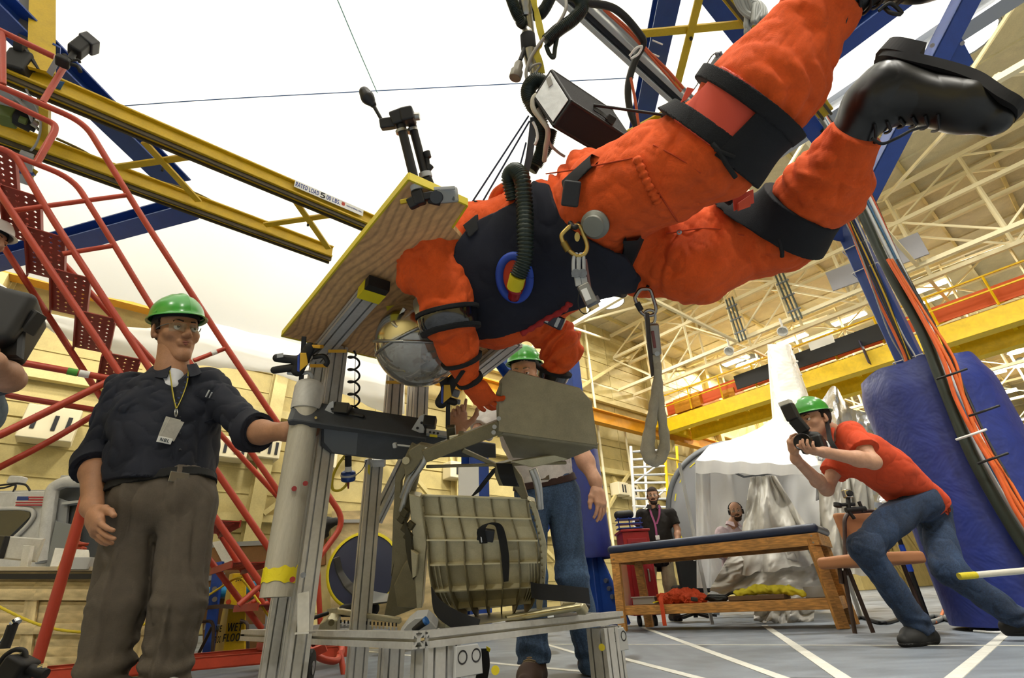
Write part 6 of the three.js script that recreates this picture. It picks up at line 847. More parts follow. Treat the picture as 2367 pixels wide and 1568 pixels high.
  const cf = F.reduce((s, p) => s.add(p), V(0, 0, 0)).multiplyScalar(.25), fn = F[1].clone().sub(F[0]).cross(F[2].clone().sub(F[0])).normalize(); if (fn.dot(CZ) > 0) fn.negate(); part(pk, 'label', plate(F.map(p => p.clone().lerp(cf, .1).addScaledVector(fn, .008)), .002, .0005), mat('#f6faff', .3, 0, { map: rep(T.spot, 6) }), 'white sleeve with a faint printed sheet'); part(pk, 'label_tab', plate([[1262, 182], [1272, 176], [1278, 194], [1268, 202]].map(([x, y]) => { const d = ray(x, y), t = F[0].clone().addScaledVector(fn, .012).sub(V(0, EYE, 0)).dot(fn) / d.dot(fn); return d.multiplyScalar(t).add(V(0, EYE, 0)); }), .002, 0), mat('#8e8b86', .6)); part(pk, 'buckle', beam(at(1402, 272, 1.7), at(1420, 284, 1.7), .03, .02, CZ, .004), K.black); part(pk, 'strap', strap([at(1372, 250, 1.68), at(1390, 262, 1.68), at(1412, 280, 1.7)], .016, [V(0, 1, .3)]), K.black);
  single('tether', 'black cord with a rubber knob running right from the pack', 'cord', mg(tube([at(1372, 243, 1.68), at(1450, 254, 1.68), at(1535, 266, 1.68)], .005), net(cap(at(1535, 267, 1.68), at(1552, 268, 1.68), .012, .016), ...boundsOf([at(1543, 267, 1.68)], .04), .005)), K.black);
}
// ---------- carabiner with shackles and load cell ----------
{
  const z = 1.44, c = (x, y, d = 0) => at(x, y, z + d), o = thing('carabiner', 'gold carabiner clipped to the front of the navy vest', 'carabiner', c(1325, 555)); const loop = [[1328, 522], [1340, 524], [1350, 545], [1357, 572], [1350, 588], [1336, 592], [1322, 585], [1308, 570], [1300, 556], [1298, 545], [1308, 532], [1318, 524]].map(p => c(...p)); part(o, 'body', tube(loop, .0068, 10, 60, true), K.brass); part(o, 'gate_sleeve', cyl(c(1302, 560), c(1314, 580), .0105, .0105, 14), mat('#8a7238', .35, .9)); part(o, 'tie', tube([c(1318, 516, .02), c(1328, 526, -.01), c(1338, 518, .02)], .008), K.black); part(o, 'tag', ext(Array.from({ length: 14 }, (_, i) => [Math.cos(i * .4488) * .008, Math.sin(i * .4488) * .014]), .002, 0).applyQuaternion(camera.quaternion).translate(...c(1334, 548, .01).toArray()), K.brass);
  const k = thing('load_shackle', 'grey pin shackles with a small load cell hanging from the gold carabiner', 'shackle', c(1352, 660)); for (const d of [0, 13]) { part(k, 'shackle', tube([[1326 + d, 640], [1326 + d, 600], [1329 + d, 588], [1334 + d, 588], [1336 + d, 600], [1337 + d, 636]].map(p => c(...p)), .0055, 8, 30), K.lgrey); part(k, 'pin_disc', cyl(c(1331 + d * 1.2, 632, -.012), c(1331 + d * 1.2, 632, .01), .013, .013, 18), K.grey); part(k, 'lug', beam(c(1334 + d * 1.1, 640), c(1338 + d * 1.1, 662), .018, .014, CZ, .003), K.lgrey); } part(k, 'load_cell', beam(c(1346, 658), c(1368, 702), .035, .03, CZ, .004), mat('#8d8a82', .4, .5)); part(k, 'cell_label', beam(c(1349, 668, -.016), c(1360, 694, -.016), .018, .004, CZ), K.white); part(k, 'end_cap', cyl(c(1366, 690, .02), c(1374, 706, .02), .022, .022, 18), K.grey); part(k, 'side_rod', cyl(c(1352, 600, .012), c(1366, 690, .012), .006, .006), mat('#7c5a56', .5)); part(k, 'wire', tube([c(1340, 668), c(1336, 700), c(1342, 720), c(1354, 726), c(1366, 716)], .0016, 5, 30), K.black);
}
{
  const z = 1.62, c = (x, y, d = 0) => at(x, y, z + d), o = thing('carabiner', 'dark silver carabiner hanging below the far orange thigh', 'carabiner', c(1490, 700)); part(o, 'body', tube([[1488, 668], [1502, 670], [1510, 690], [1516, 715], [1512, 726], [1500, 730], [1484, 724], [1474, 705], [1468, 690], [1472, 680], [1480, 670]].map(p => c(...p)), .006, 10, 60, true), mat('#8b8580', .2, 1)); part(o, 'gate_sleeve', cyl(c(1472, 700), c(1482, 718), .0095, .0095, 12), K.dark); part(o, 'tie', strap([c(1498, 634, .05), c(1500, 655, .02), c(1492, 672, 0)], .012, [V(1, 0, 0)]), K.black);
  const k = thing('rope_grab', 'steel rope grab with a dark plate hanging from the silver carabiner', 'rope grab', c(1508, 800)); part(k, 'ring', tube([[1490, 725], [1496, 718], [1508, 718], [1514, 726], [1512, 745], [1502, 750]].map(p => c(...p)), .005, 8, 40, true), K.steel); part(k, 'plate', plate([[1490, 722], [1500, 724], [1510, 868], [1506, 872], [1500, 830], [1494, 780]].map(p => c(...p)), .012), mat('#3c342e', .4, .5)); part(k, 'housing', net(rbox(c(1514, 785), lookQ(CZ.clone().negate(), CY.clone().addScaledVector(CX, -.1)), .016, .052, .012, .008), ...near(c(1514, 785), .07), .004), mat('#8c857c', .3, .8)); part(k, 'cam', beam(c(1508, 765, -.014), c(1514, 805, -.014), .01, .006, CZ, .002), mat('#6a2f2a', .4)); part(k, 'pin', cyl(c(1519, 818, -.014), c(1519, 818, -.02), .008), K.steel);
  const K_sl = mat('#bdb5a2', .95, 0, { map: rep(T.spot, 6), bumpMap: rep(T.weave, 40), bumpScale: .001 }), L = [[1516, 820], [1520, 860], [1515, 910], [1508, 960], [1500, 1010], [1498, 1045], [1510, 1062], [1525, 1058], [1536, 1030], [1532, 980], [1526, 930], [1522, 880], [1518, 830]].map(p => c(p[0], p[1])); single('lifting_sling', 'long off white round sling looping down from the rope grab', 'sling', sweep(new THREE.CatmullRomCurve3(L, false, 'centripetal').getPoints(90), (t, i) => .013 + .012 * Math.exp(-(((t - .47) / .22) ** 2)) + .0012 * Math.sin(i * 1.1), 10), K_sl);
}
// ---------- people on the floor ----------
const vz = (px, py, Z) => { const d = ray(px, py); return d.multiplyScalar(Z / -d.z).add(V(0, EYE, 0)); };
const yaw = (deg, tilt = 0) => V(Math.sin(deg * Math.PI / 180) * Math.cos(tilt), Math.sin(tilt), Math.cos(deg * Math.PI / 180) * Math.cos(tilt));
// J holds points; chest is the direction the chest faces
function man(s) {
  const J = s.J, k = s.k || 1, o = thing('person', s.label, 'person', s.base || setY(mid(J.hipR, J.hipL), 0)); const sk = s.skin || SKIN, ch = s.chest.clone().normalize(), cell = s.cell || .008;
  const nk = J.neck, pel = mid(J.hipR, J.hipL), sh = mid(J.shR, J.shL), R = (a, b = a) => [a * k, b * k];
  // skin: arms, neck, hands, a slim core
  const fs = [cap(nk, J.head.clone().addScaledVector(UP, -.03 * k), .058 * k, .056 * k), cap(nk, pel, .05 * k, .05 * k), cap(J.shR, J.shL, .045 * k)], pts = [nk, pel, J.head];
  const gs = [];
  for (const a of ['R', 'L']) if (J['el' + a]) { const A = limb(.03, [J['sh' + a], .046 * k], [mid(J['sh' + a], J['el' + a]), .047 * k], [J['el' + a], .04 * k], [J['el' + a].clone().lerp(J['wr' + a], .3), .043 * k], [J['wr' + a], .029 * k]); fs.push(A); pts.push(J['sh' + a], J['el' + a], J['wr' + a]); const h = s['hand' + a]; if (h) { const hf = handField(J['wr' + a].clone().addScaledVector(h[0].clone().normalize(), .035 * k), h[0], h[1], h[2], h[3], 1.02 * k, h[4] || .12, h[5] || .6); gs.push(net(hf.f, hf.lo, hf.hi, (s.handCell || .0034), 0)); fs.push(cap(J['wr' + a], hf.L(0, 0, 0), .028 * k, .026 * k, [h[1], 1.3])); } }
  gs.push(net(uni(.04, ...fs), ...boundsOf(pts, .09), cell * .8));
  if (s.headQ) gs.push(head(o, J.head, s.headQ, k, { skin: sk, cell: s.headCell, hair: s.hair, hairShape: s.hairShape, gaze: s.gaze, long: s.long }));
  part(o, 'body', mg(gs), sk);
  // shirt
  const fl = [ch, 1.5], w = J.shR.distanceTo(J.shL), belly = s.belly || .155, wd = J.shL.clone().sub(J.shR).normalize(), waist = J.waist || mid(sh, pel, .62);
  const dn = pel.clone().sub(sh).normalize(), c1 = sh.clone().addScaledVector(dn, .14 * k);
  let st = uni(.07 * k, cap(J.shR.clone().lerp(J.shL, .08), J.shL.clone().lerp(J.shR, .08), .068 * k, .068 * k), cap(c1.clone().addScaledVector(wd, -.07 * k), c1.clone().addScaledVector(wd, .07 * k), .13 * k, .13 * k, [ch, 1.25]), cap(c1, waist, .165 * k, belly * k, fl), cap(waist, pel.clone().addScaledVector(dn, s.shirtLong || .02), belly * k, (s.hem || belly + .01) * k, fl), cap(sh, nk, .08 * k, .062 * k));
  const sl = []; for (const a of ['R', 'L']) if (J['el' + a]) { const f = s.sleeve === undefined ? .6 : s.sleeve, E = f <= 1 ? J['sh' + a].clone().lerp(J['el' + a], f) : J['el' + a].clone().lerp(J['wr' + a], f - 1), pp = f <= 1 ? [[J['sh' + a], .073 * k], [E, (s.cuffR || .07) * k]] : [[J['sh' + a], .072 * k], [J['el' + a], .062 * k], [E, (s.cuffR || .06) * k]], ax_ = f <= 1 ? J['el' + a].clone().sub(J['sh' + a]) : J['wr' + a].clone().sub(J['el' + a]); const q = limb(.03 * k, ...pp); sl.push((x, y, z) => Math.max(q(x, y, z), half(E, ax_)(x, y, z))); if (f > 1) { const cu = band(q, E.clone().addScaledVector(ax_.clone().normalize(), -.03 * k), ax_, .06 * k, .007 * k); part(o, 'cuff', net(cu, ...boundsOf([E], .11 * k), cell * .7), s.shirt); } }
  const hemP = pel.clone().addScaledVector(dn, s.shirtLong === undefined ? .0 : s.shirtLong), hemF = half(hemP, s.hemN || dn), rid = ridge(9, s.fold || .008, s.seed || 0), rid2 = ridge(17, (s.fold || .008) * .45, 5);
  const body = uni(.06 * k, st, ...sl), shirtF = (x, y, z) => { const d = body(x, y, z); if (Math.abs(d) > .04) return d; return Math.max(d + rid(x, y, z) + rid2(x, y, z), hemF(x, y, z)); };
  const neckHole = cap(nk.clone().addScaledVector(ch, .0), J.head, .072 * k, .084 * k), vee = s.vee ? cap(nk.clone().addScaledVector(ch, .07 * k), nk.clone().addScaledVector(ch, .12 * k).addScaledVector(UP, -.085 * k), .045 * k, .012) : null;
  const shirt = part(o, s.shirtName || 'shirt', net((x, y, z) => { let d = shirtF(x, y, z); d = Math.max(d, -neckHole(x, y, z)); if (vee) d = Math.max(d, -vee(x, y, z)); return d; }, ...boundsOf([J.shR, J.shL, J.elR || pel, J.elL || pel, hemP, nk], .2 * k), cell), s.shirt);
  // collar
  if (s.collar) for (const g of [-1, 1]) part(shirt, 'collar', slab((u, v) => { const a = g * (.35 + u * 2.5), up = yaw(0), r = (.08 + .026 * v + .012 * sst(.5, 0, u) * v) * k, side = wd.clone().multiplyScalar(Math.sin(a)).addScaledVector(ch, Math.cos(a)); return nk.clone().addScaledVector(side, r).addScaledVector(UP, (.022 - .045 * v - .02 * sst(.4, 0, u) * (1 + v)) * k); }, 14, 3, .004), s.collar);
  // trousers
  if (J.kneeR) {
    const wst = (s.hemN || dn).clone(), lg = ['R', 'L'].map(a => limb(.05, [J['hip' + a].clone(), (s.thigh || .108) * k], [J['knee' + a], (s.knee || .082) * k], [J['an' + a], (s.ankle || .078) * k])), pv = uni(.05, cap(J.hipR.clone().lerp(J.hipL, .2), J.hipL.clone().lerp(J.hipR, .2), (s.pelvis || .128) * k, (s.pelvis || .128) * k, [ch, 1.12]), cap(pel.clone().addScaledVector(dn, -.1 * k).addScaledVector(wd, -.035 * k), pel.clone().addScaledVector(dn, -.1 * k).addScaledVector(wd, .035 * k), .122 * k, .122 * k, [ch, 1.25])), tf = (x, y, z) => { const p = pv(x, y, z); return smin(smin(p, lg[0](x, y, z), .04), smin(p, lg[1](x, y, z), .04), .008); }, rt = ridge(11, s.tfold || .008, 3), tr = (x, y, z) => rt(x, y * .3, z), tr2 = ridge(20, .002, 9), top = half(pel.clone().addScaledVector(dn, -.1 * k), s.topN || dn.clone().negate());
    const cr = s.crease ? ['R', 'L'].map(a => { const A = J['hip' + a], B = J['an' + a], K = J['knee' + a]; return (x, y, z) => { const q = y > K.y ? [A, K] : [K, B], t = (y - q[0].y) / (q[1].y - q[0].y), X = x - (q[0].x + (q[1].x - q[0].x) * t), Zz = z - (q[0].z + (q[1].z - q[0].z) * t), l = X * wd.x + Zz * wd.z, f = X * ch.x + Zz * ch.z; return f > .02 && Math.abs(l) < .05 ? s.crease * Math.exp(-((l / .014) ** 2)) : 0; }; }) : []; const kf = ['R', 'L'].map(a => [J['knee' + a], J['an' + a]]); const hem = ['R', 'L'].map((a, i) => { const h = half(J['an' + a], J['an' + a].clone().sub(J['knee' + a])); return (x, y, z) => lg[i](x, y, z) < .04 ? h(x, y, z) : -1; });
    part(o, s.trousersName || 'trousers', net((x, y, z) => { const d = tf(x, y, z); if (Math.abs(d) > .05) return d; let w2 = tr(x, y, z) + tr2(x, y, z); for (const c of cr) w2 -= c(x, y, z); for (const [a, b] of kf) { const dx = x - b.x, dy = y - b.y, dz = z - b.z, q = Math.sqrt(dx * dx + dy * dy + dz * dz); if (q < .22) w2 += .007 * Math.sin(dy * 75 + 4 * nz(x * 8, y * 8, z * 8)) * sst(.22, .03, q); const ex = x - a.x, ey = y - a.y, ez = z - a.z, q2 = Math.sqrt(ex * ex + ey * ey + ez * ez); if (q2 < .14) w2 += .004 * Math.sin(ey * 90 + 5 * nz(x * 9, y * 9, z * 9)) * sst(.14, .03, q2); } return Math.max(d + w2, top(x, y, z), hem[0](x, y, z), hem[1](x, y, z)); }, ...boundsOf([J.hipR, J.hipL, J.kneeR, J.kneeL, J.anR, J.anL], .2 * k), cell), s.trousers);
    if (s.belt) { const bt = part(o, 'belt', net(band(tf, pel.clone().addScaledVector(dn, -.075 * k), dn, .036 * k, .006 * k), ...boundsOf([pel], .26 * k), .0065), s.belt); if (s.buckle) { const bp = pel.clone().addScaledVector(dn, -.075 * k).addScaledVector(ch, .001); let t = .08; while (t < .3 && tf(bp.x + ch.x * t, bp.y + ch.y * t, bp.z + ch.z * t) < 0) t += .004; part(bt, 'buckle', bx(.062 * k, .036 * k, .006, .002).applyQuaternion(lookQ(ch, UP)).translate(...bp.clone().addScaledVector(ch, t + .006).toArray()), s.buckle); } }
    for (const a of ['R', 'L']) if (s['toe' + a]) { const A = J['an' + a], t = s['toe' + a].clone().normalize(), g = setY(A, Math.max(.0, A.y - .09 * k)), heel = g.clone().addScaledVector(t, -.055 * k).add(V(0, .042 * k, 0)), toe = g.clone().addScaledVector(t, .17 * k).add(V(0, .034 * k, 0)), ball = g.clone().addScaledVector(t, .1 * k).add(V(0, .045 * k, 0)); const bt = part(o, 'shoe', net(sub(uni(.03, cap(A.clone().add(V(0, .0, 0)), heel, .05 * k, .042 * k), cap(A, ball, .048 * k, .046 * k), cap(ball, toe, .046 * k, .033 * k), cap(heel, ball, .042 * k, .046 * k)), half(g.clone().add(V(0, .012 * k, 0)), V(0, 1, 0))), ...boundsOf([A, heel, toe], .08), .006), s.shoe); part(bt, 'sole', net(inter(uni(.02, cap(heel, ball, .05 * k, .054 * k), cap(ball, toe, .054 * k, .04 * k)), half(g.clone().add(V(0, .02 * k, 0)), V(0, 1, 0)), half(g, V(0, -1, 0))), ...boundsOf([heel, toe], .08), .006), s.sole || K.rub); for (let i = 0; i < 5; i++) { const c = A.clone().lerp(ball, .3 + i * .15).add(V(0, .047 * k, 0)), l = t.clone().cross(UP); part(bt, 'lace', tube([c.clone().addScaledVector(l, -.028), c.clone().add(V(0, .008, 0)).addScaledVector(t, .012), c.clone().addScaledVector(l, .028)], .0034, 5), s.lace || K.lgrey); } }
  }
  if (s.hat) { const hq = s.hatQ || s.headQ; hardHat(o, J.head.clone().add(V(0, (s.hatUp || .056) * k, -.004).applyQuaternion(hq)), hq, k * (s.hatS || .88), s.hat); }
  return { o, body, st, nk, sh, pel, ch, wd, dn, shirtF };
}
// a point on the front of a clothed chest, from a sight line
const onBody = (f, px, py, Z0, Z1, gap = .004) => { let lo = null; for (let Z = Z0; Z < Z1; Z += .006) { const p = vz(px, py, Z); if (f(p.x, p.y, p.z) < gap) return p; } return vz(px, py, (Z0 + Z1) / 2); };
function glasses(parent, c, q, s, lens) { const L = fromLocal(c, q, s); for (const g of [-1, 1]) { part(parent, 'lens', slab((u, v) => L(g * (.006 + u * .058), .012 - .036 * v + .004 * Math.sin(u * 3), .108 - .03 * u * u), 8, 3, .0015), lens); part(parent, 'temple', sweep([L(g * .066, .01, .079), L(g * .079, .008, .04), L(g * .083, .0, -.01)], .0022 * s, 5), mat('#6b6f70', .3)); } }
const K_lens = mat('#f4f7f7', .02, 0, { transmission: .97, thickness: 0, ior: 1.3 });
const K_denim = mat('#d6dde8', .9, 0, { map: rep(T.denim, 2), bumpMap: rep(T.twill, 40), bumpScale: .0006 }), K_denim2 = mat('#8490a6', .9, 0, { map: rep(T.denim, 2), bumpMap: rep(T.twill, 40), bumpScale: .0006 });
{ // man in the dark shirt by the ladder
  const Z = 2.0, p = (x, y, d = 0) => vz(x, y, Z + d), K_sh = mat('#0f1526', .85, 0, { map: rep(T.spot, 3), bumpMap: rep(T.weave, 40), bumpScale: .0005 }), K_tr = mat('#5d5449', .92, 0, { map: rep(T.spot, 3), bumpMap: rep(T.weave, 36), bumpScale: .0007 });
  const J = { head: p(408, 768, .0), neck: p(397, 858, .03), shR: p(285, 905, .02), shL: p(486, 893, .1), elR: p(222, 1062, .02), elL: p(580, 1000, .02), wrR: p(212, 1172, -.12), wrL: p(664, 998, -.08), hipR: p(318, 1165, .03), hipL: p(432, 1165, .08), kneeR: p(270, 1395, .0), kneeL: p(410, 1395, .05), anR: p(236, 1590, .02), anL: p(370, 1590, .06) };
  const cd = yaw(52), hq = lookQ(yaw(58, -.1), V(.02, 1, .3));
  const m = man({ label: 'man in a green hard hat and dark navy shirt with a yellow lanyard', J, k: 1.1, skin: SKIN, chest: cd, headQ: hq, headCell: .0032, hair: '#241a14', hairShape: shortHair(-.05, .08), long: .014, gaze: [.06, -.02], shirt: K_sh, collar: K_sh, sleeve: 1.22, cuffR: .068, belly: .172, shirtLong: -.07, hem: .178, hemN: V(.05, -1, .05), vee: true, fold: .016, seed: 4, trousers: K_tr, belt: mat('#0a0a0b', .9), buckle: K.steel, crease: .009, thigh: .1, knee: .08, ankle: .078, pelvis: .135, tfold: .018, toeR: yaw(40), toeL: yaw(55), shoe: K.black, hat: K_hat, hatQ: lookQ(yaw(58, -.1), V(.0, 1, .3)), hatS: .9, handR: [p(236, 1262, -.2).sub(p(212, 1180, -.13)), V(.75, 0, -.5), 1, .22, .08, .5], handL: [at(700, 990, 1.86).sub(at(668, 998, 1.84)), V(.1, -.2, .9), -1, .5] });
  const o = m.o; glasses(o, J.head, hq, 1.04, K_lens);
  const F = (x, y, g = .005) => onBody(m.shirtF, x, y, 1.6, 2.3, g);
  part(o, 'undershirt', net(inter(cap(J.neck.clone().addScaledVector(cd, .01).add(V(0, -.02, 0)), J.neck.clone().addScaledVector(cd, .06).add(V(0, -.1, 0)), .06, .042), half(J.neck.clone().add(V(0, -.02, 0)), V(0, 1, 0).addScaledVector(cd, -.5))), ...boundsOf([J.neck], .14), .006), mat('#c9cbd2', .9));
  const ly = part(o, 'lanyard', mg(strap([[392, 858], [397, 895], [402, 925], [407, 945]].map(q => F(...q, .014)), .018, [V(.6, 0, .7)], .003), strap([[436, 852], [432, 885], [420, 920], [408, 945]].map(q => F(...q, .016)), .018, [V(.6, 0, .7)], .003)), mat('#b7a62c', .7, 0, { map: T.spot }), 'yellow lanyard with small dark print'); part(ly, 'print', mg(...[0, 1, 2, 3, 4, 5].map(i => { const q = F(433 - i * 4 - (i > 2 ? (i - 2) * 2 : 0), 872 + i * 12, .02); return bx(.009, .007, .001).applyQuaternion(lookQ(cd, UP)).translate(...q.toArray()); })), mat('#23335a', .7)); part(ly, 'clip', tube([F(407, 945, .012), F(404, 956, .014), F(407, 964, .014), F(410, 956, .014)], .003, 6, 20, true), K.steel);
  const bp = F(392, 990, .035), bq = lookQ(cd.clone().add(V(0, -.15, 0)), V(.2, 1, .1)); for (const [dx, dy, r, c, n] of [[0, 0, .0, '#c9c6bb', 'badge_card'], [.008, -.004, -.12, '#bdb9ae', 'badge_card']]) part(o, n, bx(.056, .084, .003, .001).rotateZ(r).translate(dx, dy, dx).applyQuaternion(bq).translate(...bp.toArray()), mat(c, .4, 0, { map: rep(T.spot, 8) })); const nb = bp.clone().add(V(-.004, -.052, .012).applyQuaternion(bq)); const nc = part(o, 'badge_card', bx(.052, .024, .003, .001).applyQuaternion(bq).translate(...nb.toArray()), K.white, 'white card reading NBL'); part(nc, 'lettering', letters('NBL', .013, nb.clone().add(V(0, 0, .002).applyQuaternion(bq)), V(1, 0, 0).applyQuaternion(bq), V(0, 1, 0).applyQuaternion(bq), .001), mat('#35424a', .6));
  part(o, 'placket', sweep([[408, 905], [404, 960], [398, 1010], [400, 1060]].map(q => F(...q, .002)), .0028, 5), K_sh); for (const y of [930, 965, 1003, 1040]) part(o, 'button', new THREE.SphereGeometry(.005, 8, 6).translate(...F(416, y, .004).toArray()), mat('#2a2c30', .3)); part(o, 'pocket', sweep([[452, 915], [475, 920], [496, 925], [493, 968], [470, 978], [450, 965], [452, 915]].map(q => F(...q, .001)), .0022, 5), K_sh); part(o, 'pen', mg(cyl(F(476, 918, .006), F(484, 902, .012), .0035), cyl(F(484, 920, .006), F(490, 908, .012), .003)), K.lgrey);
  part(o, 'watch', mg(band(cap(J.elL, J.wrL, .04, .031), J.wrL.clone().lerp(J.elL, .06), J.wrL.clone().sub(J.elL), .02, .004) ? net(band(cap(J.elL, J.wrL, .04, .031), J.wrL.clone().lerp(J.elL, .02), J.wrL.clone().sub(J.elL), .02, .004), ...boundsOf([J.wrL], .07), .004) : null), mat('#4a4d50', .3, .7));
}
{ // man behind the seat
  const Z = 2.75, p = (x, y, d = 0) => vz(x, y, Z + d), K_ts = mat('#efe9e4', .9, 0, { map: rep(T.spot, 3), bumpMap: rep(T.weave, 40), bumpScale: .0005 });
  const J = { head: p(1214, 862, -.18), neck: p(1222, 925, -.1), shR: p(1150, 950, -.1), shL: p(1305, 950, -.12), elR: p(1085, 1030, -.2), elL: p(1345, 1050, -.12), wrR: p(1062, 1010, -.55), wrL: p(1376, 1112, -.2), hipR: p(1232, 1145, .03), hipL: p(1300, 1145, .02), kneeR: p(1225, 1345, .0), kneeL: p(1322, 1330, .05), anR: p(1234, 1535, -.02), anL: p(1372, 1538, .25) };
  man({ label: 'man in a white T-shirt, blue jeans and green hard hat standing behind the metal seat', J, k: 1.0, skin: SKIN2, chest: yaw(-6), headQ: lookQ(yaw(-18, -.42), V(0, 1, .3)), headCell: .0045, hair: '#6d665e', hairShape: shortHair(-.06, .08), shirt: K_ts, sleeve: .6, cuffR: .078, belly: .15, shirtLong: -.08, hem: .152, trousers: K_denim, belt: mat('#3a2018', .7, 0, { bumpMap: rep(T.weave, 30), bumpScale: .002 }), buckle: mat('#6a6250', .4, .7), thigh: .098, knee: .078, ankle: .08, pelvis: .118, toeR: yaw(-15), toeL: yaw(30), shoe: mat('#3b261a', .7), lace: mat('#8a7a5e', .8), hat: K_hat, hatQ: lookQ(yaw(-18, -.2), V(0, 1, .15)), handR: [V(-.05, 1, -.1), V(.4, 0, .9), 1, [.15, 1.1, 1.2, 1.2], .1, 1.2], handL: [p(1392, 1180, -.22).sub(p(1376, 1112, -.2)), V(-.6, -.1, -.6), -1, .3, .16, .5] });
}
{ // photographer
  const p = (x, y, Z) => vz(x, y, Z), K_po = mat('#e04e26', .9, 0, { map: rep(T.spot, 3), bumpMap: rep(T.weave, 36), bumpScale: .0008 });
  const J = { head: p(1884, 972, 3.3), neck: p(1922, 1000, 3.36), shR: p(1968, 1002, 3.18), shL: p(1950, 1040, 3.62), elR: p(2018, 1068, 3.05), elL: p(1910, 1132, 3.62), wrR: p(1905, 1046, 3.02), wrL: p(1840, 1062, 3.25), hipR: p(2110, 1158, 3.5), hipL: p(2145, 1165, 3.72), kneeR: p(1996, 1268, 3.42), kneeL: p(2192, 1318, 3.5), anR: p(2128, 1456, 3.58), anL: p(2352, 1430, 3.52), waist: p(2045, 1085, 3.45) };
  const cd = V(-.5, -.55, .35), hq = lookQ(V(-.97, -.03, .22), V(.12, 1, 0));
  const m = man({ label: 'photographer in an orange polo shirt and green hard hat lunging forward', J, base: p(2130, 1495, 3.6).setY(0), k: 1.03, skin: SKIN2, chest: cd, headQ: hq, headCell: .0045, hair: '#1f1712', hairShape: shortHair(-.06, .08), shirt: K_po, collar: K_po, sleeve: .62, cuffR: .088, belly: .155, shirtLong: .05, hem: .16, fold: .009, trousers: K_denim2, topN: V(-.25, .9, .1), thigh: .115, knee: .084, ankle: .075, pelvis: .135, tfold: .012, toeR: V(-.95, 0, .35), toeL: V(.6, 0, .6), shoe: mat('#0d0e10', .7), lace: mat('#b09a70', .8), hat: K_hat, hatQ: lookQ(V(.95, .12, -.3), V(.2, 1, 0)), handR: [p(1862, 1040, 2.95).sub(p(1905, 1046, 3.02)), V(-.2, .9, .3), 1, .6, .1, .8], handL: [p(1828, 1025, 3.2).sub(p(1840, 1062, 3.25)), V(.8, .1, .3), -1, .7, .1, .8] });
  part(m.o, 'camera_strap', strap([[1908, 960, 3.26], [1914, 990, 3.2], [1920, 1020, 3.14], [1938, 1050, 3.1]].map(q => p(...q)), .035, [V(.3, .1, .9)]), K.dark);
  const c = (x, y, d = 0) => p(x, y, 3.1 + d), k = thing('photo_camera', 'black camera with a large lens and a tall flash held up by the photographer', 'camera', c(1862, 1035)), ld = V(-.75, -.02, .65).normalize();
  part(k, 'body', bx(.14, .1, .06, .015).applyQuaternion(lookQ(ld, UP)).translate(...c(1878, 1028).toArray()), mat('#121214', .5)); part(k, 'grip', bx(.05, .11, .07, .015).applyQuaternion(lookQ(ld, UP)).translate(...c(1902, 1034, .03).toArray()), K.black); part(k, 'lens', turned(c(1874, 1028), c(1874, 1028).addScaledVector(ld, 1), [[.034, 0], [.038, .03], [.04, .06], [.046, .09], [.052, .1], [.053, .125], [.047, .127], [.044, .11], [0, .105]], 28), mat('#0e0e10', .3)); part(k, 'prism', net(cap(c(1886, 1010), c(1874, 1008), .032, .028), ...boundsOf([c(1880, 1010)], .05), .005), K.black); part(k, 'eyepiece', beam(c(1896, 1012), c(1886, 1012), .03, .03), K.rub);
  const f = thing('flash_unit', 'tall black flash unit with a pale bounce head on the camera', 'flash', c(1845, 995)); part(f, 'battery_body', beam(c(1862, 1000), c(1834, 968), .075, .05, ld, .012), mat('#131315', .5)); part(f, 'head', beam(c(1836, 972), c(1818, 935), .08, .06, ld, .012), mat('#17171a', .45)); part(f, 'diffuser', beam(c(1818, 938), c(1814, 928), .076, .055, ld, .006), K.whitew); part(f, 'foot', beam(c(1872, 1008), c(1860, 996), .03, .03, ld), K.black);
}
{ // bearded man by the red cabinet
  const Z = 8.1, p = (x, y, d = 0) => vz(x, y, Z + d), J = { head: p(1509, 1147), neck: p(1510, 1170), shR: p(1482, 1190, .05), shL: p(1552, 1188, -.05), elR: p(1474, 1232, .1), elL: p(1566, 1225, -.1), wrR: p(1484, 1260, -.2), wrL: p(1566, 1262, -.25), hipR: p(1502, 1276), hipL: p(1536, 1276), kneeR: p(1502, 1350), kneeL: p(1548, 1350), anR: p(1500, 1418), anL: p(1556, 1418) };
  const hq = lookQ(yaw(-16, -.04), UP), m = man({ label: 'bearded man in a black polo shirt with a purple lanyard standing behind the padded table', J, k: 1.08, skin: SKIN2, chest: yaw(-12), headQ: hq, headCell: .009, cell: .016, handCell: .008, hair: '#2a1b12', hairShape: uni(0, shortHair(-.03, .06), beardField()), shirt: mat('#17120f', .9, 0, { map: T.spot }), collar: mat('#17120f', .9), sleeve: .7, belly: .2, hem: .24, shirtLong: .05, trousers: mat('#b5a888', .9, 0, { map: T.spot }), thigh: .105, knee: .085, ankle: .085, pelvis: .13, toeR: yaw(-20), toeL: yaw(10), shoe: mat('#3a2a20', .7), handR: [V(.1, -1, .1), V(.8, 0, 0), 1, .3], handL: [V(0, -1, .1), V(-.8, 0, 0), -1, .3] });
  const F = (x, y) => onBody(m.shirtF, x, y, 7.6, 8.4, .014); part(m.o, 'lanyard', mg(strap([[1499, 1168], [1506, 1190], [1514, 1212], [1518, 1238]].map(q => F(...q)), .03, [V(1, 0, 0)]), strap([[1524, 1168], [1524, 1190], [1518, 1212]].map(q => F(...q)), .03, [V(1, 0, 0)])), mat('#8a3a66', .7)); part(m.o, 'badge', beam(F(1519, 1238), F(1521, 1248), .06, .01, V(0, 0, 1)), K.white); glasses(m.o, J.head, hq, 1.08, K_lens);
}
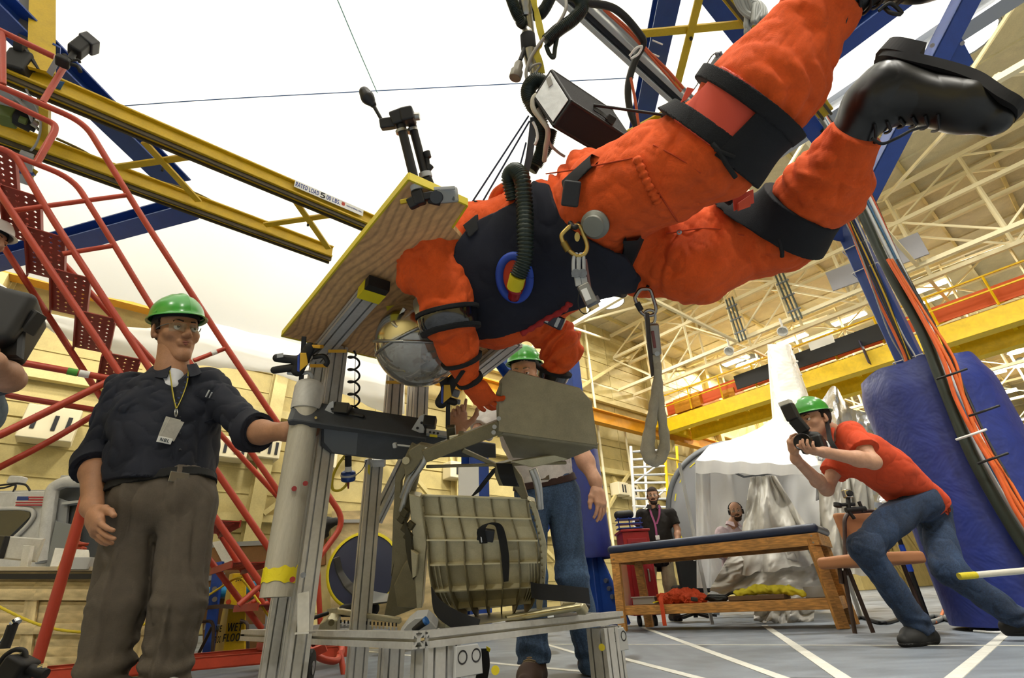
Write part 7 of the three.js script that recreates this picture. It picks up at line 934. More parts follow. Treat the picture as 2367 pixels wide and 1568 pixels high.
{ // seated man with a headset
  const Z = 7.9, p = (x, y, d = 0) => vz(x, y, Z + d), J = { head: p(1701, 1183), neck: p(1694, 1210), shR: p(1666, 1232), shL: p(1730, 1240, .1), elR: p(1655, 1275, -.1), elL: p(1740, 1285), wrR: p(1690, 1290, -.3), wrL: p(1712, 1290, -.3), hipR: p(1675, 1325), hipL: p(1722, 1325) };
  const hq = lookQ(yaw(-20, -.02), UP), m = man({ label: 'balding man with a headset in a pale pink shirt sitting behind the padded table', J, k: 1.1, skin: SKIN2, chest: yaw(5), headQ: hq, headCell: .009, cell: .016, handCell: .009, hair: '#3a2a1e', hairShape: uni(0, (x, y, z) => Math.max(off(ell(V(0, .035, -.012), null, .078, .096, .1), .004)(x, y, z), .01 - y + (z > .0 ? 1 : 0), y - .06), inter(beardField(), (x, y, z) => .03 - z)), shirt: mat('#d3bfc8', .9, 0, { map: T.spot }), collar: mat('#d3bfc8', .9), sleeve: 1.6, handR: [V(.3, -1, .2), V(.8, 0, 0), 1, .4], handL: [V(-.3, -1, .2), V(-.8, 0, 0), -1, .4] }), L = fromLocal(J.head, hq, 1.1);
  part(m.o, 'headset', mg(sweep(Array.from({ length: 15 }, (_, i) => { const a = -1.5 + i * 3 / 14; return L(Math.sin(a) * .09, .03 + Math.cos(a) * .095, -.01); }), .007, 6), ...[-1, 1].map(g => cyl(L(g * .08, -.005, -.01), L(g * .1, -.005, -.01), .036)), tube([L(-.09, -.02, .01), L(-.07, -.06, .08), L(-.03, -.07, .11)], .005)), K.black); glasses(m.o, J.head, hq, 1.1, K_lens);
}
{ // camera operator cut by the left edge, and the white helmet behind
  const Z = 1.75, p = (x, y, d = 0) => vz(x, y, Z + d), J = { head: p(-75, 735, .05), neck: p(-85, 815, .08), shR: p(-190, 880), shL: p(-55, 870, .12), elR: p(-200, 1050), elL: p(22, 878, -.12), wrR: p(-120, 900, -.25), wrL: p(-20, 835, -.3), hipR: p(-290, 1180, .1), hipL: p(-190, 1180, .1), kneeR: p(-340, 1400, .1), kneeL: p(-250, 1400, .1), anR: p(-400, 1590, .1), anL: p(-320, 1590, .1) };
  const K_pl = mat('#5b6a76', .9, 0, { map: rep(T.spot, 5), bumpMap: rep(T.weave, 30), bumpScale: .0006 }), hq = lookQ(yaw(60, -.02), UP); man({ label: 'camera operator in a grey blue checked shirt cut off by the left edge', J, k: 1.05, skin: SKIN2, chest: yaw(70), headQ: hq, hair: '#2a2018', hairShape: shortHair(), shirt: K_pl, collar: K_pl, sleeve: .72, belly: .17, shirtLong: .12, trousers: K_denim, toeR: yaw(60), toeL: yaw(60), shoe: K.black, hat: K_hat, handR: [V(.6, .4, 0), V(0, 1, 0), 1, .5], handL: [V(-.6, .5, 0), V(0, 1, 0), -1, .5] });
  const c = (x, y, d = 0) => p(x, y, -.25 + d), k = thing('video_camera', 'large black shoulder video camera held at the left edge of the view', 'camera', c(30, 830)); part(k, 'body', net(rbox(c(-10, 752), lookQ(V(.5, .05, .8), V(.08, 1, 0)), .1, .105, .12, .03), ...near(c(-10, 752), .26), .009), mat('#0e0e10', .55)); part(k, 'lens_hood', mg(plate([c(28, 700), c(45, 690), c(98, 728), c(66, 772), c(60, 745)], .05, .006), plate([c(-30, 715), c(28, 708), c(58, 752), c(52, 830), c(-30, 830)], .03, .01)), mat('#131315', .6)); part(k, 'top_light', cyl(c(12, 690), c(30, 706), .02, .02), mat('#2a2c30', .4)); part(k, 'tally', new THREE.SphereGeometry(.0045, 8, 6).translate(...c(23, 682, -.06).toArray()), new THREE.MeshStandardMaterial({ color: 0xff2010, emissive: 0xff2010, emissiveIntensity: 1.2 })); part(k, 'handle', pipe([c(-30, 660), c(8, 672), c(30, 690)], .014), K.black);
  const q2 = lookQ(yaw(100, -.1), UP), P2 = (x, y, d = 0) => vz(x, y, 2.5 + d), J2 = { head: P2(-32, 555), neck: P2(-50, 640), shR: P2(-150, 640), shL: P2(-60, 650, .3), elR: P2(-170, 760), elL: P2(-90, 780, .3), wrR: P2(-160, 850), wrL: P2(-110, 880, .2), hipR: P2(-150, 900), hipL: P2(-90, 900, .1) }; man({ label: 'person in a white hard hat barely visible at the left edge', base: P2(-120, 920), J: J2, k: 1.05, skin: SKIN2, chest: yaw(95), headQ: q2, hair: '#3a2a1e', hairShape: shortHair(), shirt: mat('#3a4250', .9), sleeve: 1.7, hat: mat('#d8d8d6', .35, 0, { clearcoat: .4 }) });
}
// ---------- padded table and what lies on its shelf ----------
const K_oak = mat('#ffffff', .5, 0, { map: rep(T.oak, 1.5), bumpMap: rep(T.brush, 2), bumpScale: .0004 }), K_film2 = mat('#dddbd5', .4, 0, { transmission: .3, thickness: 0, bumpMap: rep(T.blotch, 2), bumpScale: .003 });
{
  const y0 = .7, p0 = hy(1414, 1304, y0 - .005), p1 = hy(1896, 1260, y0 - .005), u = p1.clone().sub(p0).setY(0).normalize(), w = UP.clone().cross(u).normalize(); if (w.dot(CZ) < 0) w.negate(); const L = p0.distanceTo(p1), D = .66, P = (a, b, y) => setY(p0, y).addScaledVector(u, a).addScaledVector(w, b);
  const o = thing('padded_table', 'wooden treatment table with a dark blue padded top and a lower shelf', 'table', P(L / 2, D / 2, 0)), rot = g => g.applyMatrix4(M4().makeBasis(u, UP, u.clone().cross(UP)));
  part(o, 'pad', rot(new RoundedBoxGeometry(L + .06, .085, D + .06, 5, .04)).translate(...P(L / 2, D / 2, y0 + .15).toArray()), mat('#1c2c4c', .42, 0, { map: T.spot, bumpMap: rep(T.grain, 6), bumpScale: .0005 }));
  const bd = (n, a, b, ww, hh) => part(o, n, beam(a, b, ww, hh, UP, .004), K_oak); bd('apron', P(0, 0, y0 + .05), P(L, 0, y0 + .05), .025, .11); bd('apron', P(0, D, y0 + .05), P(L, D, y0 + .05), .025, .11); bd('apron', P(0, 0, y0 + .05), P(0, D, y0 + .05), .025, .11); bd('apron', P(L, 0, y0 + .05), P(L, D, y0 + .05), .025, .11);
  const F = [[1455, 1473], [1908, 1471], [1530, 1459], [1974, 1456]].map(p => hy(...p, 0)), tops = [P(.05, .02, y0 + .06), P(L - .06, .02, y0 + .06), P(.05, D - .04, y0 + .06), P(L - .06, D - .04, y0 + .06)]; const sp = .1, foot = [P(.05 + .0, -.03, 0), P(L - .04 + .02, -.03, 0), P(.05, D + .02, 0), P(L - .02, D + .02, 0)];
  tops.forEach((t, i) => bd('leg', t, foot[i], .1, .05)); const sh = P(L / 2, D / 2, .25); part(o, 'shelf', beam(P(.06, D / 2, .235), P(L - .03, D / 2, .235), D - .06, .025, UP, .003), K_oak); bd('shelf_rail', P(.06, 0, .2), P(L - .03, 0, .2), .025, .09); bd('shelf_rail', P(.06, D, .2), P(L - .03, D, .2), .025, .09); bd('stretcher', P(L - .03, 0, .2), P(L - .03, D, .2), .03, .11);
  for (const [a, y] of [[L - .05, y0 + .08], [L - .05, y0 + .02], [.04, y0 + .04]]) part(o, 'bolt', cyl(P(a, -.013, y), P(a, -.02, y), .008), K.steel);
  const S = (a, b, y = 0) => P(a * L, b, .249 + y), XO = mat('#d0481c', .8, 0, { map: T.spot });
  const bxo = thing('plastic_box', 'clear plastic box at the left end of the table shelf', 'box', S(.13, .2)); part(bxo, 'tub', mg(...[0, 1, 2, 3].map(i => beam(S(.07, .1, .04), S(.19, .1, .04), .004, .07).translate(...u.clone().multiplyScalar(0).addScaledVector(w, i * .08).toArray()))), mat('#c9c6c4', .15, 0, { transmission: .6, thickness: 0 })); part(bxo, 'lid', beam(S(.065, .22, .08), S(.195, .22, .08), .28, .012, UP, .004), mat('#d0c6c6', .15, 0, { transmission: .5, thickness: 0 }));
  const hb = thing('harness_bundle', 'crumpled orange fabric harness piled on the table shelf', 'harness', S(.3, .2)); part(hb, 'cloth', net(wrinkle(uni(.05, cap(S(.22, .15, .05), S(.34, .2, .05), .06, .07), cap(S(.3, .1, .09), S(.38, .2, .09), .06, .05), cap(S(.36, .12, .04), S(.42, .2, .04), .05)), (x, y, z) => .02 * nz(x * 22, y * 22, z * 22) + .008 * nz(x * 60, y * 60, z * 60)), ...boundsOf([S(.2, .1), S(.42, .2, .1)], .13), .008), XO); part(hb, 'strap', strap([S(.25, .05, .1), S(.25, -.035, .06), S(.253, -.05, -.03), S(.25, -.045, -.2)], .045, [u]), XO, 'hanging orange strap'); part(hb, 'buckle', beam(S(.39, .02, .04), S(.42, .04, .03), .05, .04, UP, .01), K.black); part(hb, 'yellow_tab', beam(S(.2, .02, .02), S(.225, .0, .03), .03, .01), K.tape);
  single('black_hose', 'black hose and plug lying on the shelf beside the orange harness', 'hose', mg(tube([S(.45, .1, .03), S(.48, .03, .05), S(.52, .05, .02), S(.55, .12, .06), S(.58, .1, .08), S(.62, .15, .08)], .014), net(cap(S(.47, .1, .04), S(.54, .1, .035), .035, .03), ...boundsOf([S(.5, .1, .04)], .12), .007)), K.black);
  const tr = thing('brown_tray', 'brown tray holding yellow straps on the table shelf', 'tray', S(.68, .18)); part(tr, 'tray', beam(S(.56, .18, .025), S(.8, .18, .025), .28, .045, UP, .008), mat('#5a4128', .7)); const ye = thing('yellow_straps', 'bundle of yellow straps lying on the brown tray', 'straps', S(.7, .15, .05)); part(ye, 'webbing', net(wrinkle(uni(.03, cap(S(.6, .1, .07), S(.7, .15, .1), .035), cap(S(.68, .12, .1), S(.82, .12, .08), .04), cap(S(.82, .12, .08), S(.87, .08, .04), .03)), (x, y, z) => .014 * nz(x * 26, y * 26, z * 26)), ...boundsOf([S(.58, .1, .05), S(.88, .15, .1)], .1), .008), mat('#bcae20', .8)); single('grey_carton', 'small grey carton at the back of the table shelf', 'box', beam(S(.86, .4, .05), S(.95, .4, .05), .2, .1, UP, .005), K.lgrey);
}
// ---------- tool cabinet, chair, tent and plastic, far right ----------
{
  const Z = 7.2, c = (x, y, d = 0) => vz(x, y, Z + d), f0 = c(1437, 1225), w = c(1498, 1225).x - f0.x, o = thing('tool_cabinet', 'red metal tool cabinet on casters behind the left end of the padded table', 'cabinet', V(f0.x + w / 2, 0, -Z - .25)), h = f0.y; const B = (x0, x1, y0, y1, z0, z1) => bx(x1 - x0, y1 - y0, z1 - z0, .006).translate((x0 + x1) / 2, (y0 + y1) / 2, (z0 + z1) / 2), R = mat('#a31520', .4, 0, { map: T.spot });
  part(o, 'carcass', B(f0.x, f0.x + w, .12, h - .03, -Z - .5, -Z), R); part(o, 'top', B(f0.x - .02, f0.x + w + .02, h - .03, h, -Z - .52, -Z + .02), R); const d = part(o, 'door', B(f0.x + .05, f0.x + w - .04, .2, h - .12, -Z, -Z + .015), mat('#8e1420', .45)); part(d, 'louvre_panel', B(f0.x + .1, f0.x + w - .08, h - .4, h - .16, -Z + .015, -Z + .022), mat('#7a1320', .5)); part(d, 'handle', B(f0.x + w - .1, f0.x + w - .08, .5, .65, -Z + .015, -Z + .035), K.steel);
  for (const x of [f0.x + .08, f0.x + w - .08]) part(o, 'caster', cyl(V(x - .02, .06, -Z - .08), V(x + .02, .06, -Z - .08), .06, .06, 16), K.rub);
  const t = thing('tool_rack', 'blue wire tool rack with a black roll on the red cabinet', 'rack', V(f0.x + .05, h, -Z - .2)); part(t, 'frame', mg(...[0, .06, .12].map(y => beam(V(f0.x - .04, h + .02 + y, -Z - .1), V(f0.x + .3, h + .02 + y, -Z - .1), .2, .012)), ...[0, .15, .3].map(x => beam(V(f0.x - .02 + x, h, -Z - .05), V(f0.x - .02 + x, h + .16, -Z - .05), .015, .015))), mat('#1f3f9c', .5)); single('black_roll', 'black rolled bag on top of the blue tool rack', 'bag', net(cap(V(f0.x, h + .2, -Z - .1), V(f0.x + .16, h + .21, -Z - .1), .06, .055), ...boundsOf([V(f0.x + .08, h + .2, -Z - .1)], .17), .012), K.black);
}
{ const p = vz(1603, 1340, 7.5), o = thing('office_chair', 'black office chair standing behind the padded table beside the white tent pole', 'chair', setY(p, 0)), q = (x, y, z) => p.clone().setY(y).add(V(x, 0, z)); part(o, 'backrest', net(rbox(q(0, .62, .0), null, .2, .28, .04, .035), ...near(q(0, .62, 0), .32), .015), mat('#17191c', .8)); part(o, 'seat', net(rbox(q(0, .4, -.22), null, .22, .05, .22, .045), ...near(q(0, .4, -.22), .27), .015), mat('#17191c', .8)); part(o, 'stem', cyl(q(0, .05, -.22), q(0, .38, -.22), .03), K.black); for (let i = 0; i < 5; i++) part(o, 'leg', beam(q(0, .1, -.22), q(Math.cos(i * 1.257) * .28, .06, -.22 + Math.sin(i * 1.257) * .28), .04, .03), K.black); part(o, 'tag', bx(.03, .04, .006).translate(...q(.05, .75, .045).toArray()), K.white); part(o, 'spine', beam(q(0, .35, -.02), q(0, .75, -.06), .06, .03), K.black); }
{
  const Z = 6.9, c = (x, y, d = 0) => vz(x, y, Z + d), pole = setY(c(1633, 1378), 0), top = setY(pole, c(1633, 1068).y), o = thing('pop_up_tent', 'white pop-up tent with a scissor frame wrapped in plastic behind the padded table', 'tent', pole);
  part(o, 'pole', beam(pole, top, .035, .035), K.lgrey); part(o, 'pole', beam(pole.clone().add(V(1.9, 0, -.2)), top.clone().add(V(1.9, 0, -.2)), .035, .035), K.lgrey); part(o, 'bracket', mg(beam(c(1633, 1062), c(1633, 1072), .06, .06, V(0, 0, 1)), beam(c(1633, 1082), c(1633, 1090), .06, .06, V(0, 0, 1))), K.black);
  const bar = (a, b, d0 = 0, d1 = 0) => part(o, 'scissor_bar', beam(c(...a, d0), c(...b, d1), .022, .022), K.grey); bar([1635, 1066], [1720, 1103], 0, .2); bar([1635, 1088], [1722, 1083]); bar([1722, 1083], [1770, 1103], 0, .3); bar([1720, 1103], [1776, 1096], .2, .4); bar([1776, 1096], [1800, 1064], .4, .4); bar([1776, 1096], [1880, 1082], .4, .2); bar([1640, 1085], [1672, 1062], 0, .6);
  const W0 = mat('#f4f4f4', .9, 0, { transmission: .3, thickness: 0 }); part(o, 'roof', slab((u, v) => { const a = c(1608, 1066, -.25).lerp(c(1640, 1030, 2.2), v), b = c(1900, 1080, -.1).lerp(c(1880, 1035, 2.2), v), pk = c(1800, 935, 1.1), q = a.lerp(b, u), k = 1 - Math.max(Math.abs(u - .62) / .62, Math.abs(v - .5) * 2); return q.lerp(pk, Math.max(0, k) * .92); }, 26, 14, .006), W0); part(o, 'valance', slab((u, v) => c(1608 + 290 * u, 1064 + 14 * u + (30 - 8 * u) * v + 2 * Math.sin(u * 30), -.26 + .02 * Math.sin(u * 40)), 40, 3, .004), W0);
  part(o, 'side_curtain', slab((u, v) => c(1608 + 34 * u + 3 * v, 1075 + 285 * v, .06 * Math.sin(u * 9 + v) + .2 * u), 12, 12, .004), W0); part(o, 'back_curtain', slab((u, v) => c(1640 + 255 * u, 1085 + 290 * v, 1.6 + .1 * Math.sin(u * 22 + 2 * nz(u * 4, v * 4, 2)) + .1 * nz(u * 5, v * 4, 1)), 60, 16, .004), W0);
}
// crumpled sheeting in front of the tent
{
  const Z = 6.45, c = (x, y, d = 0) => vz(x, y, Z + d), crum = (u, v, s) => .3 * (1 - Math.abs(nz(u * 4 + s, v * 1.6, s))) ** 2 + .1 * Math.abs(nz(u * 8 + v * 3, v * 3 + s, s)) + .03 * Math.abs(nz(u * 15, v * 12, s));
  const sheet = (n, label, a, b, cc, d, s, nu = 46, nv = 46) => single(n, label, 'plastic sheet', slab((u, v) => { const x = (a[0] * (1 - u) + b[0] * u) * (1 - v) + (d[0] * (1 - u) + cc[0] * u) * v, y = (a[1] * (1 - u) + b[1] * u) * (1 - v) + (d[1] * (1 - u) + cc[1] * u) * v + (v > .98 ? 10 * nz(u * 9, s, 1) : 0); return c(x, y, crum(u, v, s) - .3 * v * Math.sin(u * 3.14)); }, nu, nv, .004), K_film2);
  sheet('plastic_sheet', 'crumpled translucent plastic sheet fanning down from the tent frame', [1735, 1103], [1792, 1100], [1915, 1300], [1700, 1330], 3.3); sheet('plastic_sheet', 'lower crumpled plastic sheet spreading behind the table legs', [1690, 1275], [1895, 1265], [1905, 1400], [1640, 1365], 8.1); sheet('plastic_sheet', 'ragged end of plastic sheeting resting on the floor under the table', [1745, 1385], [1885, 1385], [1880, 1442], [1742, 1440], 5.2, 30, 14); sheet('plastic_sheet', 'pale sheeting hanging right of the tent behind the photographer', [1890, 1065], [2010, 1080], [2040, 1330], [1900, 1330], 1.4);
  const tw = thing('wrapped_tower', 'tall white tower wrapped in clear plastic rising behind the photographer', 'tower', setY(vz(1840, 1000, 9), 0)), t = (x, y, d = 0) => vz(x, y, 9 + d), K_w = mat('#f3f1ea', .3, 0, { transmission: .25, thickness: 0, bumpMap: rep(T.blotch, 1), bumpScale: .02 }); const q = [[1774, 803], [1826, 794], [1905, 950], [1925, 1090], [1800, 1090], [1790, 985]];
  part(tw, 'wrap', slab((u, v) => { const y = 796 + 300 * v, x0 = 1774 + 26 * v, x1 = 1826 + 105 * v, a = u * 6.2832, m = (x0 + x1) / 2, r = (x1 - x0) / 2; return t(m + r * Math.sign(Math.cos(a)) * Math.pow(Math.abs(Math.cos(a)), .4), y, .45 * Math.sin(a) + .05 * nz(u * 12, v * 12, 1)); }, 40, 24, .006), K_w); for (let i = 0; i < 9; i++) part(tw, 'shelf', beam(t(1784 + i * 3, 815 + i * 30, .1), t(1825 + i * 9, 815 + i * 30, .1), .4, .03), i % 3 ? K.whitew : mat('#b59a68', .7)); for (const [a, b] of [[[1780, 810], [1802, 1090]], [[1822, 800], [1920, 1090]], [[1800, 805], [1850, 1090]]]) part(tw, 'post', beam(t(...a, .05), t(...b, .05), .08, .08), K.whitew);
  const fl = thing('foil_cover', 'shiny crumpled foil tarp over equipment right of the photographer helmet', 'tarp', vz(1980, 1100, 7.2).setY(0)); part(fl, 'foil', slab((u, v) => { const x = (1896 * (1 - u) + 2010 * u) + v * (u * 110 - 10), y = 935 - 48 * Math.exp(-(((u - .28) / .2) ** 2)) + 20 * u + 230 * v; return vz(x, y, 7.2 - .5 * Math.exp(-(((u - .3) / .16) ** 2)) + .1 * Math.abs(nz(u * 7, v * 6, 3)) + .05 * nz(u * 6, v * 10, 7)); }, 50, 40, .01), mat('#b9b9bb', .26, .75, { bumpMap: rep(T.blotch, 4), bumpScale: .003 })); single('dark_bracket', 'black bent cable against the foil tarp beside the blue pad', 'cable', tube([vz(2048, 930, 6), vz(2044, 955, 6), vz(2046, 985, 6), vz(2052, 945, 6)], .02), K.black);
}
{ // big round hatch ring and scaffold
  const c = vz(1722, 1190, 9.6), f = V(-.25, .05, .97).normalize(), o = thing('round_hatch', 'large grey round hatch disc with yellow dashes behind the white tent', 'hatch', setY(c, 0)), R = 1.36; part(o, 'disc', turned(c, c.clone().add(f), [[0, 0], [R * .97, 0], [R * .97, .03], [0, .03]], 64), mat('#85868a', .5, .2)); part(o, 'rim', turned(c, c.clone().add(f), [[R * .95, -.06], [R * 1.01, -.06], [R * 1.02, .07], [R * .96, .08], [R * .95, .04]], 64), mat('#4d5054', .5, .2)); const q = lookQ(f, UP); for (let i = 0; i < 12; i++) { const a = .7 + i * .3; part(o, 'dash', bx(.018, .14, .008).rotateZ(a).translate(Math.cos(a) * R * .9, Math.sin(a) * R * .9, .036).applyQuaternion(q).translate(...c.toArray()), K.tape); }
  part(o, 'stand', mg(beam(c.clone().add(V(-.7, -.85, -.05)), setY(c, 0).add(V(-.9, 0, -.05)), .1, .1), beam(c.clone().add(V(.7, -.85, -.05)), setY(c, 0).add(V(.9, 0, -.05)), .1, .1)), K.grey);
  const s = thing('scaffold', 'white and yellow tubular scaffold tower standing against the far wall', 'scaffold', vz(1515, 1420, 11.5).setY(0)), t = (x, y, d = 0) => vz(x, y, 11.5 + d); for (const [x, m, d] of [[1462, K.white, 0], [1492, K.white, 1.2], [1540, K.crane, 0], [1568, K.crane, 1.2]]) part(s, 'upright', cyl(setY(t(x, 1300, d), 0), t(x - 4, 1032, d), .035, .035, 8), m); for (let i = 0; i < 12; i++) { part(s, 'rung', cyl(t(1462, 1045 + i * 18), t(1540, 1040 + i * 19), .025, .025, 6), i % 3 ? K.white : K.lgrey); if (i % 2) part(s, 'rung', cyl(t(1540, 1040 + i * 19), t(1568, 1046 + i * 18, 1.2), .025, .025, 6), K.crane); } for (const [a, b] of [[[1462, 1120], [1540, 1060]], [[1462, 1200], [1540, 1130]]]) part(s, 'brace', cyl(t(...a), t(...b), .022, .022, 6), K.white);
}
{ // tan chair with camera rig, cables on the floor
  const Z = 4.6, c = (x, y, d = 0) => vz(x, y, Z + d), o = thing('padded_chair', 'tan padded chair with brown tube frame behind the photographer', 'chair', setY(c(2010, 1400), 0)), m = mat('#3a2620', .5), tan = mat('#a5704a', .7); part(o, 'backrest', net(rbox(c(1990, 1232, .1), lookQ(V(.2, .1, 1), UP), .2, .17, .03, .025), ...near(c(1990, 1232, .1), .28), .012), tan); part(o, 'seat', net(rbox(c(2010, 1296, -.15), lookQ(V(.2, 0, 1), UP), .3, .045, .24, .03), ...near(c(2010, 1296, -.15), .4), .014), tan); part(o, 'back_frame', pipe([c(1955, 1330), c(1952, 1200), c(1962, 1185), c(2030, 1180), c(2040, 1260)], .016), m); for (const [a, b] of [[[1940, 1310], [1945, 1350]], [[1960, 1315], [2010, 1438]], [[2085, 1300], [2140, 1440]], [[1950, 1320], [1962, 1420]]]) part(o, 'leg', cyl(c(...a, -.1), setY(c(b[0], b[1], -.1), Math.max(0.01, b[1] > 1400 ? .01 : c(b[0], b[1], -.1).y)), .016), m);
  const r = thing('camera_rig', 'small chrome camera on black clamp arms above the tan chair', 'camera', c(1970, 1165, -.2)), q = (x, y) => c(x, y, -.2); part(r, 'camera', beam(q(1950, 1142), q(1968, 1142), .07, .06, V(0, 0, 1), .01), K.chrome); part(r, 'lens', cyl(q(1958, 1143), q(1958, 1143).add(V(0, 0, .05)), .025), K.dark); for (const [a, b, w] of [[[1932, 1168], [1975, 1166], .02], [[1960, 1150], [1962, 1180], .025], [[1955, 1180], [2000, 1176], .03], [[1985, 1160], [1996, 1184], .02], [[1960, 1180], [1975, 1200], .02]]) part(r, 'arm', cyl(q(...a), q(...b), w * .7), K.black); part(r, 'knob', cyl(q(1936, 1164), q(1936, 1172), .03), K.black);
  const tp = thing('tripod_leg', 'dark tripod leg wrapped with blue tape behind the jeans', 'tripod', setY(c(2140, 1400, .1), 0)); part(tp, 'leg', cyl(c(2078, 1245, .1), setY(c(2142, 1425, .1), 0), .018), K.black); part(tp, 'tape', cyl(c(2083, 1260, .1), c(2106, 1322, .1), .022), mat('#1f4bc0', .5));
  const F = (x, y) => hy(x, y, .02); [['orange cable snaking on the floor behind the jeans', [[2090, 1420], [2150, 1440], [2190, 1400], [2250, 1420]], '#d06a2a', .014], ['bundle of grey cables piled on the floor by the blue pad', [[2100, 1440], [2160, 1425], [2220, 1436], [2290, 1432], [2330, 1440]], '#6b6f73', .022], ['second grey cable in the floor pile by the blue pad', [[2090, 1432], [2140, 1440], [2200, 1425], [2260, 1440], [2320, 1430]], '#7d8184', .02], ['black cable on the floor beneath the tan chair', [[1940, 1440], [1990, 1428], [2040, 1440], [2080, 1430]], '#17181a', .018], ['white line looped on the floor at the right', [[2240, 1450], [2290, 1444], [2340, 1450], [2300, 1458], [2250, 1455]], '#cfd2d4', .008]].forEach(([l, P, col, rr_]) => single('floor_cable', l, 'cable', tube(P.map(p => setY(F(...p), rr_)), rr_, 7, 40), mat(col, .6)));
  const a = at(2218, 1333, 1.25), b = at(2640, 1296, 1.25), pl = thing('white_rod', 'white rod with a yellow taped tip reaching in from the right edge', 'rod', a); part(pl, 'rod', cyl(a, b, .0075, .0075, 14), K.whitew); part(pl, 'tip_tape', cyl(a.clone().lerp(b, -.003), a.clone().lerp(b, .09), .0082, .0082, 14), K.tape, 'yellow tape tip');
}
// ---------- left background: counter, vehicle mock-up, sign, boards ----------
{
  const Z = 4.1, c = (x, y, d = 0) => vz(x, y, Z + d), K_pine = mat('#ffffff', .7, 0, { map: rep(T.pine, 1.2), bumpMap: rep(T.brush, 2), bumpScale: .0006 }), o = thing('wooden_crate', 'long pine crate with a dark edged counter top behind the man at the left', 'crate', setY(c(120, 1400, .3), 0));
  part(o, 'counter_top', mg(beam(c(-200, 1322, .35), c(372, 1322, .35), .8, .03, UP, .004)), mat('#b3a68c', .6)); part(o, 'counter_edge', beam(c(-200, 1333, -.05), c(372, 1333, -.05), .02, .035), K.black);
  [[1352, .05], [1373, .075], [1402, .075], [1428, .075], [1452, .07], [1478, .075], [1506, .075], [1530, .07], [1552, .06]].forEach(([y, h], i) => part(o, 'slat', beam(c(-200, y, i % 3 === 1 ? -.03 : .01), c(368, y + 4, i % 3 === 1 ? -.03 : .01), .022, h, UP, .003), K_pine)); for (const x of [66, 332]) part(o, 'upright', beam(c(x + 10, 1370, -.015), c(x - 12, 1556, -.015), .02, .09, V(1, 0, 0), .003), K_pine); part(o, 'backing', mg(beam(c(-200, 1445, .06), c(366, 1448, .06), .03, .72)), K_pine);
  const m = thing('monitor', 'white desktop monitor seen from behind on the crate at the left', 'monitor', c(40, 1320, .2)); part(m, 'shell', plate([c(18, 1240, .1), c(104, 1246, .2), c(84, 1300, .2), c(2, 1292, .1)], .05, .01), K.whitew); part(m, 'screen_side', plate([c(18, 1240, .07), c(2, 1292, .07), c(-40, 1286, .2), c(-24, 1236, .2)], .04, .005), K.black); part(m, 'stand', mg(plate([c(58, 1262, .1), c(76, 1262, .1), c(66, 1320, .1), c(48, 1320, .1)], .04, .005)), K.whitew); part(m, 'foot', beam(c(30, 1322, .15), c(86, 1322, .15), .2, .015), K.whitew);
  const l = thing('white_case', 'white flat equipment case leaning on the crate top', 'case', c(160, 1320, .2)); part(l, 'case', plate([c(128, 1272, .25), c(206, 1276, .25), c(206, 1320, .1), c(116, 1318, .1)], .05, .008), K.whitew); const b = thing('tape_box', 'grey box with a yellow end on the crate beside the red ladder leg', 'box', c(190, 1318)); part(b, 'box', beam(c(160, 1304), c(222, 1304), .14, .085, UP, .004), K.lgrey); part(b, 'end', beam(c(155, 1304), c(163, 1304), .145, .09, UP, .004), mat('#c9a81a', .6)); single('red_wiring', 'tangle of red wiring beside the white vehicle', 'wiring', mg(...[0, 1, 2, 3, 4, 5, 6].map(i => tube([c(166 + i * 3, 1222 + i * 4, .4), c(185 - i * 2, 1240 + i * 3, .32), c(170 + i * 6, 1258, .4), c(200 - i * 4, 1270, .35), c(176 + i * 3, 1282, .4)], .008, 5, 24))), mat('#a8432c', .6));
  single('yellow_rope', 'yellow rope sagging in front of the pine crate', 'rope', sweep(new THREE.CatmullRomCurve3([[-40, 1385], [0, 1404], [70, 1437], [130, 1455], [200, 1462], [280, 1455], [345, 1440], [420, 1410]].map(p => c(...p, -.35))).getPoints(80), (t, i) => .008 + .0015 * (i % 2), 7), mat('#c9b21c', .7)); single('yellow_rope', 'yellow rope hanging around the wet floor sign', 'rope', tube([c(470, 1384, -.1), c(505, 1362, -.1), c(540, 1340, -.1), c(556, 1338, -.12), c(568, 1350, -.1), c(600, 1395, -.1), c(640, 1452, -.1)], .008), mat('#c9b21c', .7));
  // black rig at the lower left corner
  const g = thing('camera_stand', 'black and chrome camera stand parts at the lower left corner', 'stand', setY(vz(30, 1568, 2.5), 0)), q = (x, y, d = 0) => vz(x, y, 2.3 + d); part(g, 'column', cyl(q(10, 1500), q(30, 1445), .018), K.black); part(g, 'chrome_bar', cyl(q(0, 1490), q(36, 1436), .01), K.chrome); part(g, 'head', beam(q(18, 1538), q(62, 1560), .09, .09, UP, .015), K.black); part(g, 'frame', pipe([q(-10, 1555), q(5, 1520), q(35, 1500), q(60, 1505), q(58, 1530)], .009), K.black); part(g, 'arm', mg(cyl(q(20, 1540), q(58, 1505), .008)), K.steel); part(g, 'bracket', mg(cyl(q(60, 1545), q(105, 1560), .02)), K.black); part(g, 'knob', cyl(q(90, 1545), q(104, 1540), .012), K.chrome); part(g, 'bolt', cyl(q(34, 1436), q(38, 1442), .018), K.chrome); part(g, 'leg', cyl(q(30, 1530), setY(q(30, 1540), .0), .02), K.black);
}
